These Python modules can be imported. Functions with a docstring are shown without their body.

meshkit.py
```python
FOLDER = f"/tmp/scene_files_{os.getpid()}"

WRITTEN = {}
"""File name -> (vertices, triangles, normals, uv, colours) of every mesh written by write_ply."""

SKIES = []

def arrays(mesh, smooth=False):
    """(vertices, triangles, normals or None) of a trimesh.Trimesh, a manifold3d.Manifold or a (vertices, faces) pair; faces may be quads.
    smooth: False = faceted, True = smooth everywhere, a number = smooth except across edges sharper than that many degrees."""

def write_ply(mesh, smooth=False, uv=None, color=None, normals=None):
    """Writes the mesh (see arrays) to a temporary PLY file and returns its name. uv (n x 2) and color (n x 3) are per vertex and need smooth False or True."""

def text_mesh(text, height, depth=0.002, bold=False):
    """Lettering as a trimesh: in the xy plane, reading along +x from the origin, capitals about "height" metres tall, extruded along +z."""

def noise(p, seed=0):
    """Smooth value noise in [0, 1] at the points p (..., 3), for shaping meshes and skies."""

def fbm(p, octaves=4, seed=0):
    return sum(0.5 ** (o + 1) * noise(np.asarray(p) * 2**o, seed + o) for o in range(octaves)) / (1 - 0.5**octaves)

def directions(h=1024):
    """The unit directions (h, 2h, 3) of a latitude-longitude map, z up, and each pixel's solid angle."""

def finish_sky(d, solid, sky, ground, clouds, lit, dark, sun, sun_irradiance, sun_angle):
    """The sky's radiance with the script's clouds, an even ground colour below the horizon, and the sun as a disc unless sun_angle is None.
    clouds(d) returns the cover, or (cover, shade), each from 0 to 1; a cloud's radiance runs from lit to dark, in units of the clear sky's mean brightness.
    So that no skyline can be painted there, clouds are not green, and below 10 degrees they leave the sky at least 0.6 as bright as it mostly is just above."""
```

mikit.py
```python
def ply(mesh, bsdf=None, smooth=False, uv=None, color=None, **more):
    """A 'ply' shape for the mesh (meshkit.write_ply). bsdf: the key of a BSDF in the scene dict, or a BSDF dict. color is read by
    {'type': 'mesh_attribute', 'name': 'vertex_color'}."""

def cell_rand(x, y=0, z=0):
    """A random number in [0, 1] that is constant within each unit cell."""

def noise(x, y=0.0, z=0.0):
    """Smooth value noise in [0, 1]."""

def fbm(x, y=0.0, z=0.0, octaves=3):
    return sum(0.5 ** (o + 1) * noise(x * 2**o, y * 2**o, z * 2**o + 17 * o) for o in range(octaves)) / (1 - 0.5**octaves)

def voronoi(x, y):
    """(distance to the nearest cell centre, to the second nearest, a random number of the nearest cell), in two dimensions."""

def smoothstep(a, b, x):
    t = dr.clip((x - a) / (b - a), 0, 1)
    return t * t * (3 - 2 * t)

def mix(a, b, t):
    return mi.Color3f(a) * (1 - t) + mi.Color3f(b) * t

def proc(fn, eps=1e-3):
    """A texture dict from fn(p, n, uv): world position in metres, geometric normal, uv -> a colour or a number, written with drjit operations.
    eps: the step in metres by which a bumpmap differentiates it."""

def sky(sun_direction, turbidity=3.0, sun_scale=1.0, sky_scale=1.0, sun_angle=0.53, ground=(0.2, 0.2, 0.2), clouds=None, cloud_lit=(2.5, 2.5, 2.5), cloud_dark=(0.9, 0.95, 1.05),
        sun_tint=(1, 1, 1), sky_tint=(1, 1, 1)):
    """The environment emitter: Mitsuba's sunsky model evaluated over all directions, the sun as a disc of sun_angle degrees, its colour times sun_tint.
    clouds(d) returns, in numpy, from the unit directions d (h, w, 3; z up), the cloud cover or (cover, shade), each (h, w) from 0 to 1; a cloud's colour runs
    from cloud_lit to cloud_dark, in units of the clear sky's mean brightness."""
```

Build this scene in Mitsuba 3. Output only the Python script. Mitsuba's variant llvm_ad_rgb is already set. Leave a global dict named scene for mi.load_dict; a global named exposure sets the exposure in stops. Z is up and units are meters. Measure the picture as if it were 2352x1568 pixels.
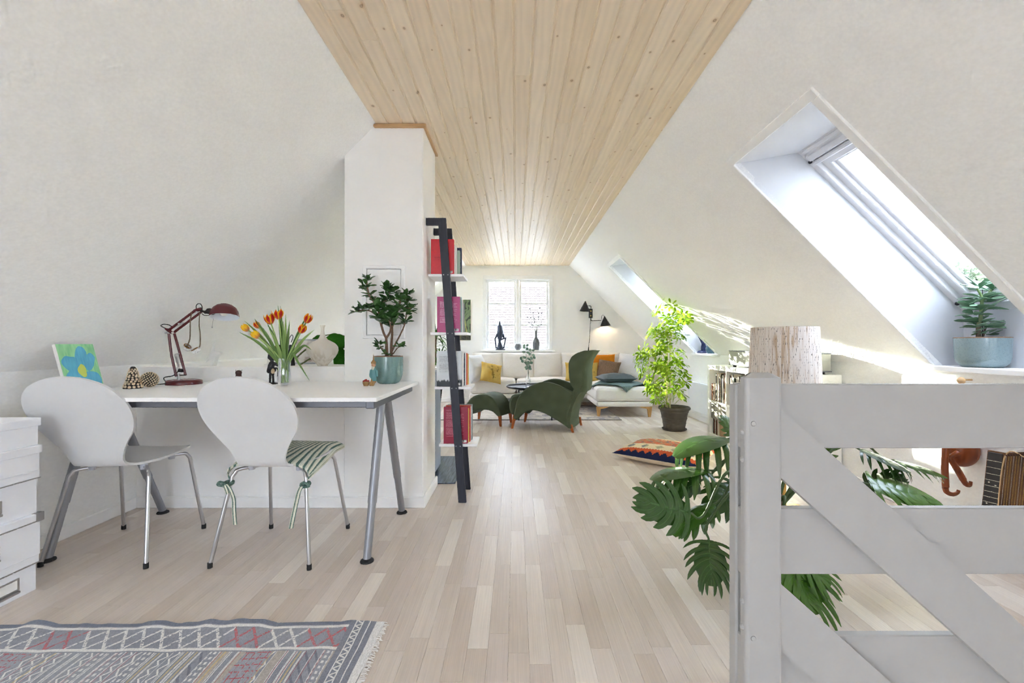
import math, random
import numpy as np
import trimesh
import drjit as dr
import mitsuba as mi
import manifold3d as m3
from shapely.geometry import Polygon, box as sbox
from shapely.ops import unary_union
import mikit, meshkit
from mikit import proc, noise, fbm, voronoi, cell_rand, smoothstep, mix

# ------------------------------------------------------------------ camera, sky, exposure
TF = mi.ScalarTransform4f
scene, labels = {}, {}
exposure = 6.52
SUN = (-0.56, 1.0, 0.24)
scene['camera'] = {'type': 'perspective', 'fov': 2 * math.degrees(math.atan(1.176)), 'fov_axis': 'x', 'near_clip': 0.05, 'far_clip': 500.0,
                   'principal_point_offset_x': -8 / 2352, 'principal_point_offset_y': -5 / 1568,
                   'to_world': TF().look_at(origin=[0, 0, 1], target=[0, 1, 1], up=[0, 0, 1])}
scene['sky'] = mikit.sky(SUN, turbidity=3.0, sun_scale=0.9, sky_scale=1.0, ground=(0.5, 0.5, 0.5), sun_angle=0.8, sun_tint=(0.52, 0.84, 1.65), sky_tint=(1.0, 1.0, 1.0),
                         clouds=lambda d: (0.8 + 0.0 * d[..., 0], 0.0 * d[..., 0]), cloud_lit=(1.95, 2.18, 2.66), cloud_dark=(0.9, 0.95, 1.0))

scene['sky']['sampling_weight'] = 6.0

# ------------------------------------------------------------------ helpers
def srgb(r, g, b):
    return tuple(float(((c / 255 + 0.055) / 1.055) ** 2.4 if c > 10 else c / 255 / 12.92) for c in (r, g, b))


def rgb(c):
    return {'type': 'rgb', 'value': list(c)}


def mat(key, color, rough=0.5, metallic=0.0, spec=0.5, bump=None, scale=0.001, eps=1e-3, **kw):
    """A two-sided principled material under a key of the scene; color is an sRGB triple (0-255) or a function of (p, n, uv)."""
    base = proc(color) if callable(color) else rgb(srgb(*color))
    b = {'type': 'principled', 'base_color': base, 'roughness': rough, 'metallic': metallic, 'specular': spec, **kw}
    if bump is not None:
        b = {'type': 'bumpmap', 'arbitrary': proc(bump, eps), 'scale': scale, 'bsdf': b}
    scene[key] = {'type': 'twosided', 'bsdf': b}
    return key


def numbered(key):
    if key not in scene and key not in labels:
        return key
    k = 1
    while f'{key}_{k:03d}' in scene or f'{key}_{k:03d}' in labels:
        k += 1
    return f'{key}_{k:03d}'


def add(key, mesh, bsdf, smooth=False, uv=None, color=None, label=None, kind=None, **more):
    key = numbered(key)
    scene[key] = mikit.ply(mesh, bsdf, smooth=smooth, uv=uv, color=color, **more)
    if label or kind:
        labels[key] = {**({'label': label} if label else {}), **({'kind': kind} if kind else {})}
    return key


def part(parent, name, mesh, bsdf, smooth=False, **more):
    return add(f'{parent}__{name}', mesh, bsdf, smooth, **more)


def thing(name, label, cat, group=None):
    key = numbered(name)
    labels[key] = {'label': label, 'category': cat, **({'group': group} if group else {})}
    return key


def solo(name, mesh, bsdf, label, cat, smooth=False, group=None, kind=None, **more):
    """A thing that is one mesh."""
    key = add(name, mesh, bsdf, smooth, **more)
    labels[key] = {'label': label, 'category': cat, **({'group': group} if group else {}), **({'kind': kind} if kind else {})}
    return key


def struct(name, mesh, bsdf, smooth=False, label=None, **more):
    key = add(name, mesh, bsdf, smooth, **more)
    labels[key] = {'kind': 'structure', **({'label': label} if label else {})}
    return key


F, CX, CY = 1000.0, 1184.0, 789.0
def at(px, py, Y):
    """The point of the room that stands at distance Y and is seen at a pixel of the 2352 x 1568 photograph."""
    return np.array([(px - CX) * Y / F, Y, 1 - (py - CY) * Y / F])


def on_floor(px, py, z=0.0):
    Y = (1 - z) * F / (py - CY)
    return np.array([(px - CX) * Y / F, Y, z])


def M4(R=None, t=(0, 0, 0), s=None):
    m = np.eye(4)
    if R is not None:
        m[:3, :3] = R
    if s is not None:
        m[:3, :3] = m[:3, :3] @ np.diag(np.broadcast_to(s, 3))
    m[:3, 3] = t
    return m


def rx(a):
    c, s = math.cos(a), math.sin(a)
    return np.array([[1, 0, 0], [0, c, -s], [0, s, c]])


def ry(a):
    c, s = math.cos(a), math.sin(a)
    return np.array([[c, 0, s], [0, 1, 0], [-s, 0, c]])


def rz(a):
    c, s = math.cos(a), math.sin(a)
    return np.array([[c, -s, 0], [s, c, 0], [0, 0, 1]])


def mv(mesh, R=None, t=(0, 0, 0), s=None):
    m = mesh.copy()
    m.apply_transform(M4(R, t, s))
    return m


def cat(*meshes):
    ms = []
    for m in meshes:
        ms += list(m) if isinstance(m, (list, tuple)) else [m]
    return trimesh.util.concatenate(ms)


def box(x0, x1, y0, y1, z0, z1, b=0.0):
    """A box, with chamfered edges when b > 0."""
    if b <= 0:
        m = trimesh.creation.box((x1 - x0, y1 - y0, z1 - z0))
        m.apply_translation(((x0 + x1) / 2, (y0 + y1) / 2, (z0 + z1) / 2))
        return m
    h = np.array([x1 - x0, y1 - y0, z1 - z0]) / 2
    b = min(b, *(h * 0.98))
    pts = []
    for sx in (-1, 1):
        for sy in (-1, 1):
            for sz in (-1, 1):
                for k in range(3):
                    q = h - b
                    q[k] = h[k]
                    pts.append(q * (sx, sy, sz))
    m = trimesh.convex.convex_hull(np.array(pts))
    m.apply_translation(((x0 + x1) / 2, (y0 + y1) / 2, (z0 + z1) / 2))
    return m


def rbox(w, d, h, r, n=4):
    """A rounded box centred on the origin (hull of spheres at its corners)."""
    s = trimesh.creation.uv_sphere(r, count=[2 * n, 4 * n]).vertices
    c = np.array([[x, y, z] for x in (-1, 1) for y in (-1, 1) for z in (-1, 1)]) * (np.array([w, d, h]) / 2 - r)
    return trimesh.convex.convex_hull((c[:, None] + s[None]).reshape(-1, 3))


def grid(P, closed_u=False, closed_v=False):
    """A mesh from an (n, m, 3) array of points."""
    n, m = P.shape[:2]
    iu = np.arange(n if closed_u else n - 1)
    iv = np.arange(m if closed_v else m - 1)
    i, j = np.meshgrid(iu, iv, indexing='ij')
    a, b = i * m + j, ((i + 1) % n) * m + j
    c, d = ((i + 1) % n) * m + (j + 1) % m, i * m + (j + 1) % m
    f = np.stack([a, b, c, d], -1).reshape(-1, 4)
    f = np.vstack([f[:, [0, 1, 2]], f[:, [0, 2, 3]]])
    return trimesh.Trimesh(P.reshape(-1, 3), f, process=False)


def tube(pts, r, n=8, caps=True, closed=False):
    """A round tube along a polyline; r may be one radius or one per point."""
    p = np.asarray(pts, float)
    r = np.broadcast_to(np.asarray(r, float), (len(p),))
    if closed:
        t = np.roll(p, -1, 0) - np.roll(p, 1, 0)
    else:
        t = np.gradient(p, axis=0)
    t = t / (np.linalg.norm(t, axis=1, keepdims=True) + 1e-12)
    u = np.cross(t[0], [0, 0, 1] if abs(t[0][2]) < 0.9 else [1, 0, 0])
    u /= np.linalg.norm(u)
    us = []
    for k in range(len(p)):
        u = u - t[k] * (u @ t[k])
        u /= np.linalg.norm(u) + 1e-12
        us.append(u)
    us = np.array(us)
    vs = np.cross(t, us)
    a = np.arange(n) * 2 * np.pi / n
    P = p[:, None] + r[:, None, None] * (np.cos(a)[None, :, None] * us[:, None] + np.sin(a)[None, :, None] * vs[:, None])
    m = grid(P, closed_u=closed, closed_v=True)
    m.faces = m.faces[:, ::-1]
    if caps and not closed:
        k = len(p)
        V = np.vstack([m.vertices, p[0], p[-1]])
        i = np.arange(n)
        f0 = np.stack([np.full(n, k * n), i, (i + 1) % n], 1)[:, [0, 2, 1]]
        f1 = np.stack([np.full(n, k * n + 1), (k - 1) * n + i, (k - 1) * n + (i + 1) % n], 1)
        m = trimesh.Trimesh(V, np.vstack([m.faces, f0[:, ::-1], f1[:, ::-1]]), process=False)
        m.fix_normals()
    return m


def lathe(profile, n=32, c=(0, 0, 0)):
    """A surface of revolution about z from (radius, height) pairs."""
    p = np.asarray(profile, float)
    a = np.arange(n) * 2 * np.pi / n
    P = np.stack([p[:, 0, None] * np.cos(a), p[:, 0, None] * np.sin(a), np.broadcast_to(p[:, 1, None], (len(p), n))], -1) + np.array(c)
    return grid(P, closed_v=True)


def curve(pts, n=24):
    """A smooth (Catmull-Rom) polyline through the points."""
    p = np.asarray(pts, float)
    p = np.vstack([2 * p[0] - p[1], p, 2 * p[-1] - p[-2]])
    out = []
    seg = len(p) - 3
    per = max(2, n // seg)
    for k in range(seg):
        a, b, c, d = p[k:k + 4]
        for t in np.linspace(0, 1, per, endpoint=(k == seg - 1)):
            out.append(0.5 * (2 * b + (c - a) * t + (2 * a - 5 * b + 4 * c - d) * t * t + (3 * b - a - 3 * c + d) * t ** 3))
    return np.array(out)


def extrude(poly, h):
    """A shapely polygon extruded along +z."""
    gs = getattr(poly, 'geoms', [poly])
    return trimesh.util.concatenate([trimesh.creation.extrude_polygon(g, h, engine='earcut') for g in gs])


def prism_xz(pts, y0, y1):
    """A polygon of the xz plane (points or shapely), extruded from y0 to y1."""
    m = extrude(pts if hasattr(pts, 'exterior') or hasattr(pts, 'geoms') else Polygon(pts), y1 - y0)
    v = m.vertices
    m.vertices = np.stack([v[:, 0], y1 - v[:, 2], v[:, 1]], 1)
    return m


def prism_yz(pts, x0, x1):
    m = extrude(pts if hasattr(pts, 'exterior') or hasattr(pts, 'geoms') else Polygon(pts), x1 - x0)
    v = m.vertices
    m.vertices = np.stack([x0 + v[:, 2], v[:, 0], v[:, 1]], 1)
    return m


def man(mesh):
    return m3.Manifold(m3.Mesh(np.asarray(mesh.vertices, np.float32), np.asarray(mesh.faces, np.uint32)))


def unman(m):
    q = m.to_mesh()
    return trimesh.Trimesh(q.vert_properties[:, :3], q.tri_verts, process=False)


def soft(mesh, edge=0.02, it=12):
    """Refines a closed mesh and smooths it."""
    m = unman(man(mesh).refine_to_length(edge))
    m = trimesh.Trimesh(m.vertices, m.faces, process=True)
    trimesh.smoothing.filter_taubin(m, iterations=it)
    return m


def pillow(w, h, d, seed=0, n=18, wrinkle=0.01, pinch=0.10):
    """A stuffed cushion in the xy plane: w wide, h high, d thick, with pinched corners."""
    u, v = np.meshgrid(np.linspace(-1, 1, n), np.linspace(-1, 1, n), indexing='ij')
    prof = np.clip((1 - np.abs(u) ** 2.6), 0, 1) ** 0.55 * np.clip((1 - np.abs(v) ** 2.6), 0, 1) ** 0.55
    x = u * w / 2 * (1 - pinch * (1 - v ** 2) * np.abs(u) ** 3 * 0.6)
    y = v * h / 2 * (1 - pinch * (1 - u ** 2) * np.abs(v) ** 3 * 0.6)
    P = np.stack([x, y, prof * d / 2], -1)
    nz = (meshkit.fbm(np.stack([x / w * 5 + seed, y / h * 5, x * 0], -1), 3, seed) - 0.5) * wrinkle * 2
    top, bot = P.copy(), P.copy()
    top[..., 2] += nz * (prof > 0) * np.minimum(prof * 3, 1)
    bot[..., 2] = -bot[..., 2]
    a, b = grid(top), grid(bot)
    b.faces = b.faces[:, ::-1]
    uv = np.stack([(u + 1) / 2, (v + 1) / 2], -1).reshape(-1, 2)
    m = trimesh.util.concatenate([a, b])
    return m, np.vstack([uv, uv])

# ------------------------------------------------------------------ materials of the room
def plaster_bump(p, n, uv):
    return fbm(p.x * 90, p.y * 90, p.z * 90, 2)
def brick_bump(p, n, uv):
    zc = p.z / 0.075
    row = dr.floor(zc)
    h = (p.x + p.y) / 0.235 + 0.5 * (row - 2 * dr.floor(row / 2))
    fz, fh = zc - row, h - dr.floor(h)
    joint = smoothstep(0.0, 0.16, dr.minimum(fz, 1 - fz)) * smoothstep(0.0, 0.05, dr.minimum(fh, 1 - fh))
    return joint * 0.8 + 0.7 * fbm(p.x * 35, p.y * 35, p.z * 35, 3)
WALL = (243, 243, 241)
def plaster_color(p, n, uv):
    return mi.Color3f(srgb(*WALL)) * (0.945 + 0.10 * fbm(p.x * 110, p.y * 110, p.z * 110, 2))  # mottling in the colour stands in for the shading of the fine relief
mat('plaster', plaster_color, 0.85, spec=0.2, bump=plaster_bump, scale=0.006, eps=2e-3)
mat('smooth_wall', (241, 240, 238), 0.8, spec=0.2)
mat('chimney_white', (243, 242, 240), 0.6, spec=0.3, bump=brick_bump, scale=0.0035, eps=2e-3)
mat('chimney_front', (240, 240, 238), 0.7, spec=0.25, bump=lambda p, n, uv: fbm(p.x * 22, p.y * 22, p.z * 22, 3), scale=0.005, eps=3e-3)
mat('white_trim', (240, 240, 239), 0.4, spec=0.4)
mat('white_gloss', (238, 239, 240), 0.3, spec=0.5)
mat('window_white', (214, 214, 216), 0.35, spec=0.4)
mat('lining_white', (206, 207, 210), 0.55, spec=0.3)
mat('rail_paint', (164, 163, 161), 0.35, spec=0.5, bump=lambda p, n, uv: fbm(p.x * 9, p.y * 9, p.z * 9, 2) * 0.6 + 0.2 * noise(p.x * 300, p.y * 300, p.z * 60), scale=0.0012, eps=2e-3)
mat('black_plastic', (22, 22, 26), 0.4)
scene['pane_glass'] = {'type': 'thindielectric', 'int_ior': 1.5}


def floor_color(p, n, uv):
    t, r = uv.x, uv.y
    g = fbm(p.x * 45 + r * 90, p.y * 2.2 + t * 40, r * 13, 3)
    f = noise(p.x * 420 + r * 50, p.y * 9 + t * 31, 2.0)
    c = mix(srgb(196, 183, 171), srgb(213, 203, 193), smoothstep(0.0, 1.0, t * 0.8 + 0.5 * (g - 0.28)))
    c = mix(c, srgb(203, 191, 184), 0.5 * smoothstep(0.6, 0.9, r))
    c = mix(c, srgb(224, 216, 206), 0.7 * smoothstep(0.91, 0.94, t))
    return c * (0.94 + 0.10 * f)
mat('oak_strip', floor_color, 0.36, spec=0.5)


def pine_color(p, n, uv):
    r, xc = uv.x, uv.y
    dx = (p.x - xc) / 0.0425
    warp = noise(p.y * 1.3 + r * 50, r * 91, 3.0) * 3 + noise(p.y * 5 + r * 20, dx * 1.2, 5.0) * 0.8
    ring = 0.5 + 0.5 * dr.sin(dx * 8 + warp * 5 + r * 40)
    fine = noise(p.x * 500, p.y * 8, r * 33)
    c = mix(srgb(222, 202, 174), srgb(230, 214, 192), smoothstep(0.1, 0.9, noise(r * 371, 1.5, 2.5)))
    c = mix(c, srgb(218, 203, 190), 0.5 * smoothstep(0.55, 0.9, noise(r * 190, 8.5, 2.5)))
    c = c * (0.955 + 0.06 * ring + 0.03 * fine)
    cy = p.y * 2.4 + r * 113
    out = mi.Float(0)
    for k in (-1, 0, 1):
        j = dr.floor(cy) + k
        jr = j * 7 + dr.floor(r * 997) * 131
        yk = (j + 0.2 + 0.6 * cell_rand(jr, 2)) - cy
        xk = dx - (cell_rand(jr, 3) * 1.6 - 0.8)
        d = dr.sqrt(dr.square(xk * 0.0425) + dr.square(yk / 2.4 * 0.75))
        size = 0.003 + 0.0055 * cell_rand(jr, 4)
        on = dr.select(cell_rand(jr, 5) > 0.35, 1.0, 0.0)
        out = dr.maximum(out, on * (1 - smoothstep(0.55, 1.15, d / size)) * (0.55 + 0.45 * smoothstep(0.2, 0.7, d / size)))
        c = mix(c, srgb(206, 176, 136), on * 0.5 * (1 - smoothstep(0.8, 2.4, d / size)))
    return mix(c, srgb(146, 116, 88), out * 0.8)
mat('pine_board', pine_color, 0.42, spec=0.4)
mat('pine_groove', (170, 136, 102), 0.6)
mat('floor_base', (120, 100, 82), 0.7)

# ------------------------------------------------------------------ the room: floor, ceiling, walls
XL, XR, YW, YE, YB = -2.315, 2.40, 2.66, 7.46, -3.2
ZC, CL, CR = 2.335, -0.852, 0.931
struct('floor', box(XL - 0.1, XR + 0.1, YB - 0.1, YE + 0.1, -0.2, -0.012), 'floor_base', label='whitewashed oak strip floor')
rng = random.Random(4)
strips = []
w = 0.0674
nrow = int((XR - XL) / w)
for i in range(nrow + 1):
    x0 = XL + i * w
    y = YB + rng.random() * 0.4
    y0 = YB
    while y0 < YE:
        y1 = min(YE, y)
        if y1 - y0 > 0.05:
            strips.append((x0, min(x0 + w, XR), y0, y1, rng.random(), rng.random()))
        y0 = y1
        y = y0 + rng.choice((0.34, 0.40, 0.46, 0.52, 0.6)) + rng.random() * 0.05


def strip_mesh(s):
    x0, x1, y0, y1, a, b = s
    m = box(x0 + 0.0003, x1 - 0.0003, y0 + 0.0003, y1 - 0.0003, -0.012, 0.0)
    return m, np.tile([[a, b]], (len(m.vertices), 1))


def seen_size(s):
    x, y = (s[0] + s[1]) / 2, max((s[2] + s[3]) / 2, 0.01)
    px, py = CX + x / y * F, CY + F / y
    if s[3] < 1.29 or not (-60 < px < 2412):
        return 0
    if px > 1700 and y < 1.2:
        return 0
    return (s[1] - s[0]) * (s[3] - s[2]) / y ** 3
strips.sort(key=seen_size, reverse=True)
for s in strips[:296]:
    m, uv = strip_mesh(s)
    part('floor', 'strip', m, 'oak_strip', uv=uv)
ms = [strip_mesh(s) for s in strips[296:]]
part('floor', 'strip_field', cat(*[m for m, _ in ms]), 'oak_strip', uv=np.vstack([u for _, u in ms]), kind='stuff')

struct('ceiling', box(CL - 0.25, CR + 0.25, YB - 0.1, YE + 0.1, ZC + 0.014, ZC + 0.2), 'pine_groove', label='lime-washed pine board ceiling')
bw = (CR - CL) / 21
prof = [(0, 0.014), (0, 0.005), (0.006, 0.0), (bw - 0.011, 0.0), (bw - 0.0065, 0.007), (bw, 0.007), (bw, 0.014)]
for i in range(21):
    x0 = CL + i * bw
    y0 = YB
    ends = sorted({YE} | {y for y in (0.4 + rng.random() * 3.2, 3.9 + rng.random() * 3.0) if rng.random() < 0.75})
    for y1 in ends:
        m = prism_xz([(x0 + a, ZC + z) for a, z in prof], y0 + 0.0006, y1 - 0.0006)
        part('ceiling', 'board', m, 'pine_board', uv=np.tile([[rng.random(), x0 + bw / 2]], (len(m.vertices), 1)))
        y0 = y1

# left slope, knee wall, the wall behind the desk and the deep ledge on top of it
zk = ZC + (XL - CL)
struct('wall_left', box(XL - 0.1, XL, YB, YE, -0.1, zk + 0.01), 'plaster')
struct('wall_nook', box(XL - 0.05, -1.044, YW, 4.3, -0.05, 0.859, 0.004), 'smooth_wall', label='low white wall behind the desk with a deep ledge on top')
# the right slope with two roof-window openings and one added for light, its knee wall
L = math.hypot(XR - CR, XR - CR)
Rs = np.array([[math.sqrt(.5), 0, -math.sqrt(.5)], [0, 1, 0], [-math.sqrt(.5), 0, -math.sqrt(.5)]]).T   # columns: down the slope, y, inward normal
def slope(mesh):
    """From (down the slope, along the room, out of the surface into the room) to the room."""
    B = np.column_stack([[math.sqrt(.5), 0, -math.sqrt(.5)], [0, 1, 0], [-math.sqrt(.5), 0, -math.sqrt(.5)]])
    m = mesh.copy()
    m.vertices = m.vertices @ B.T + np.array([CR, 0, ZC])
    m.fix_normals()
    return m
OPEN = [(1.826, 2.478), (5.165, 5.775), (-1.75, -0.85)]
S0 = (1.246 - CR) * math.sqrt(2)
panel = sbox(-0.03, YB, L + 0.02, YE).difference(unary_union([sbox(S0, a, L + 1, b) for a, b in OPEN]))
struct('wall_right_slope', slope(mv(extrude(panel, 0.03), t=(0, 0, -0.03))), 'plaster')
OPEN_LEFT = [(5.95, 6.85), (-1.75, -0.85)]  # openings for two unseen windows added to brighten the room
panel = sbox(-0.03, YB, L + 0.02, YE).difference(unary_union([sbox(S0, a, L + 1, b) for a, b in OPEN_LEFT]))
def mirrored(m):
    return mv(m, R=np.diag([-1.0, 1.0, 1.0]), t=(CL + CR, 0, 0))
struct('wall_left_slope', mirrored(slope(mv(extrude(panel, 0.03), t=(0, 0, -0.03)))), 'plaster')
struct('wall_right', box(XR, XR + 0.1, YB, YE, -0.1, 0.868), 'plaster')
# end walls
def gable(grow=0.0):
    return Polygon([(XL - 0.1, -0.1), (XR + 0.1, -0.1), (XR + 0.1, 0.9), (CR + 0.05, ZC + 0.1), (CL - 0.05, ZC + 0.1), (XL - 0.1, 0.9)])
WX0, WX1, WZ0, WZ1 = -0.500, 0.576, 0.90, 2.100
struct('wall_end', prism_xz(gable().difference(sbox(WX0, WZ0, WX1, WZ1)), YE, YE + 0.12), 'smooth_wall')
struct('wall_behind', prism_xz(gable().difference(sbox(-1.7, 0.35, -0.5, 2.1)), YB - 0.1, YB), 'smooth_wall')  # pierced for the added gable window
struct('wall_chimney', box(-1.045, -0.564, YW, 3.06, -0.02, ZC + 0.02, 0.006), 'chimney_white', label='white painted brick chimney breast')
part('wall_chimney', 'plaster_face', box(-1.044, -0.566, YW - 0.004, YW + 0.01, 0.0, ZC + 0.02, 0.003), 'chimney_front')

# baseboards and trims
def skirting(x0, x1, y0, y1):
    return box(x0, x1, y0, y1, 0, 0.07, 0.006)
struct('baseboard_left', skirting(XL, XL + 0.014, YB, YW), 'white_trim')
struct('baseboard_nook', skirting(XL, -0.55, YW - 0.018, YW), 'white_trim')
struct('baseboard_chimney', skirting(-0.566, -0.549, YW - 0.018, 3.075), 'white_trim')
struct('baseboard_end', skirting(XL, XR, YE - 0.014, YE), 'white_trim')
struct('baseboard_right', skirting(XR - 0.014, XR, YB, YE), 'white_trim')
mat('trim_wood', lambda p, n, uv: mix(srgb(200, 164, 120), srgb(176, 138, 96), noise(p.x * 14 + p.y * 14, p.z * 200, 2.0)), 0.5)
struct('trim_1', cat(box(-0.862, -0.545, YW - 0.024, YW - 0.002, ZC - 0.022, ZC - 0.001, 0.003), box(-0.566, -0.548, YW - 0.024, 3.08, ZC - 0.014, ZC - 0.001, 0.002)), 'trim_wood', label='pine moulding round the top of the chimney breast')
# chimney hatch: frame and door
t = thing('chimney_hatch', 'flat white hatch door in a white frame on the chimney breast behind the jade plant', 'hatch')
hx0, hx1, hz0, hz1 = -0.925, -0.672, 1.03, 1.475
Yh = YW - 0.004
part(t, 'door', box(hx0 + 0.024, hx1 - 0.024, Yh - 0.016, Yh, hz0 + 0.024, hz1 - 0.024, 0.003), 'white_trim')
part(t, 'frame', cat(box(hx0, hx1, Yh - 0.022, Yh, hz1 - 0.021, hz1, 0.003), box(hx0, hx1, Yh - 0.022, Yh, hz0, hz0 + 0.021, 0.003), box(hx0, hx0 + 0.021, Yh - 0.022, Yh, hz0, hz1, 0.003), box(hx1 - 0.021, hx1, Yh - 0.022, Yh, hz0, hz1, 0.003)), 'white_trim')

# ------------------------------------------------------------------ the end-wall window
k = struct('window_1', cat(box(WX0 - 0.058, WX1 + 0.058, YE - 0.018, YE + 0.02, WZ1 - 0.0, WZ1 + 0.066, 0.004), box(WX0 - 0.058, WX0, YE - 0.018, YE + 0.02, WZ0, WZ1 + 0.004, 0.004), box(WX1, WX1 + 0.058, YE - 0.018, YE + 0.02, WZ0, WZ1 + 0.004, 0.004)), 'white_gloss', label='white wooden casement window in the end wall with two three-pane sashes')
part(k, 'frame', cat(box(WX0, WX1, YE - 0.004, YE + 0.1, WZ1 - 0.012, WZ1), box(WX0, WX1, YE - 0.004, YE + 0.1, WZ0, WZ0 + 0.012), box(WX0, WX0 + 0.012, YE - 0.004, YE + 0.1, WZ0, WZ1), box(WX1 - 0.012, WX1, YE - 0.004, YE + 0.1, WZ0, WZ1), box(0.012, 0.066, YE + 0.0, YE + 0.1, WZ0, WZ1, 0.004)), 'white_gloss')
for a, b in ((WX0 + 0.014, 0.010), (0.068, WX1 - 0.014)):
    z0, z1 = WZ0 + 0.014, WZ1 - 0.014
    ya, yb = YE + 0.012, YE + 0.055
    s = part(k, 'sash', cat(box(a, a + 0.033, ya, yb, z0, z1, 0.004), box(b - 0.033, b, ya, yb, z0, z1, 0.004), box(a, b, ya, yb, z0, z0 + 0.036, 0.004), box(a, b, ya, yb, z1 - 0.033, z1, 0.004)), 'white_gloss')
    h = (z1 - z0 - 0.069) / 3
    for q in (1, 2):
        zz = z0 + 0.036 + h * q
        part(k, 'muntin', box(a + 0.03, b - 0.03, ya + 0.004, yb - 0.004, zz - 0.016, zz + 0.016, 0.004), 'white_gloss')
    for q in range(3):
        zz = z0 + 0.036 + h * q
        pane = trimesh.Trimesh([[a + 0.03, ya + 0.02, zz - 0.004], [b - 0.03, ya + 0.02, zz - 0.004], [b - 0.03, ya + 0.02, zz + h + 0.004], [a + 0.03, ya + 0.02, zz + h + 0.004]], [[0, 1, 2], [0, 2, 3]])
        part(k, 'pane', pane, 'pane_glass')
part(k, 'sill', box(WX0 - 0.085, WX1 + 0.085, YE - 0.16, YE + 0.02, 0.862, 0.892, 0.004), 'white_trim')
# an unseen gable window behind the camera, added to light the room from behind
k = struct('window_5', cat(box(-1.76, -0.44, YB - 0.05, YB + 0.01, 2.1, 2.15), box(-1.76, -0.44, YB - 0.05, YB + 0.01, 0.31, 0.35), box(-1.76, -1.7, YB - 0.05, YB + 0.01, 0.31, 2.15), box(-0.5, -0.44, YB - 0.05, YB + 0.01, 0.31, 2.15), box(-1.13, -1.07, YB - 0.05, YB, 0.35, 2.1)), 'white_gloss', label='added white window in the gable behind the camera')
part(k, 'pane', trimesh.Trimesh([[-1.7, YB - 0.03, 0.35], [-.5, YB - 0.03, 0.35], [-.5, YB - 0.03, 2.1], [-1.7, YB - 0.03, 2.1]], [[0, 1, 2], [0, 2, 3]]), 'pane_glass')


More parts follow.
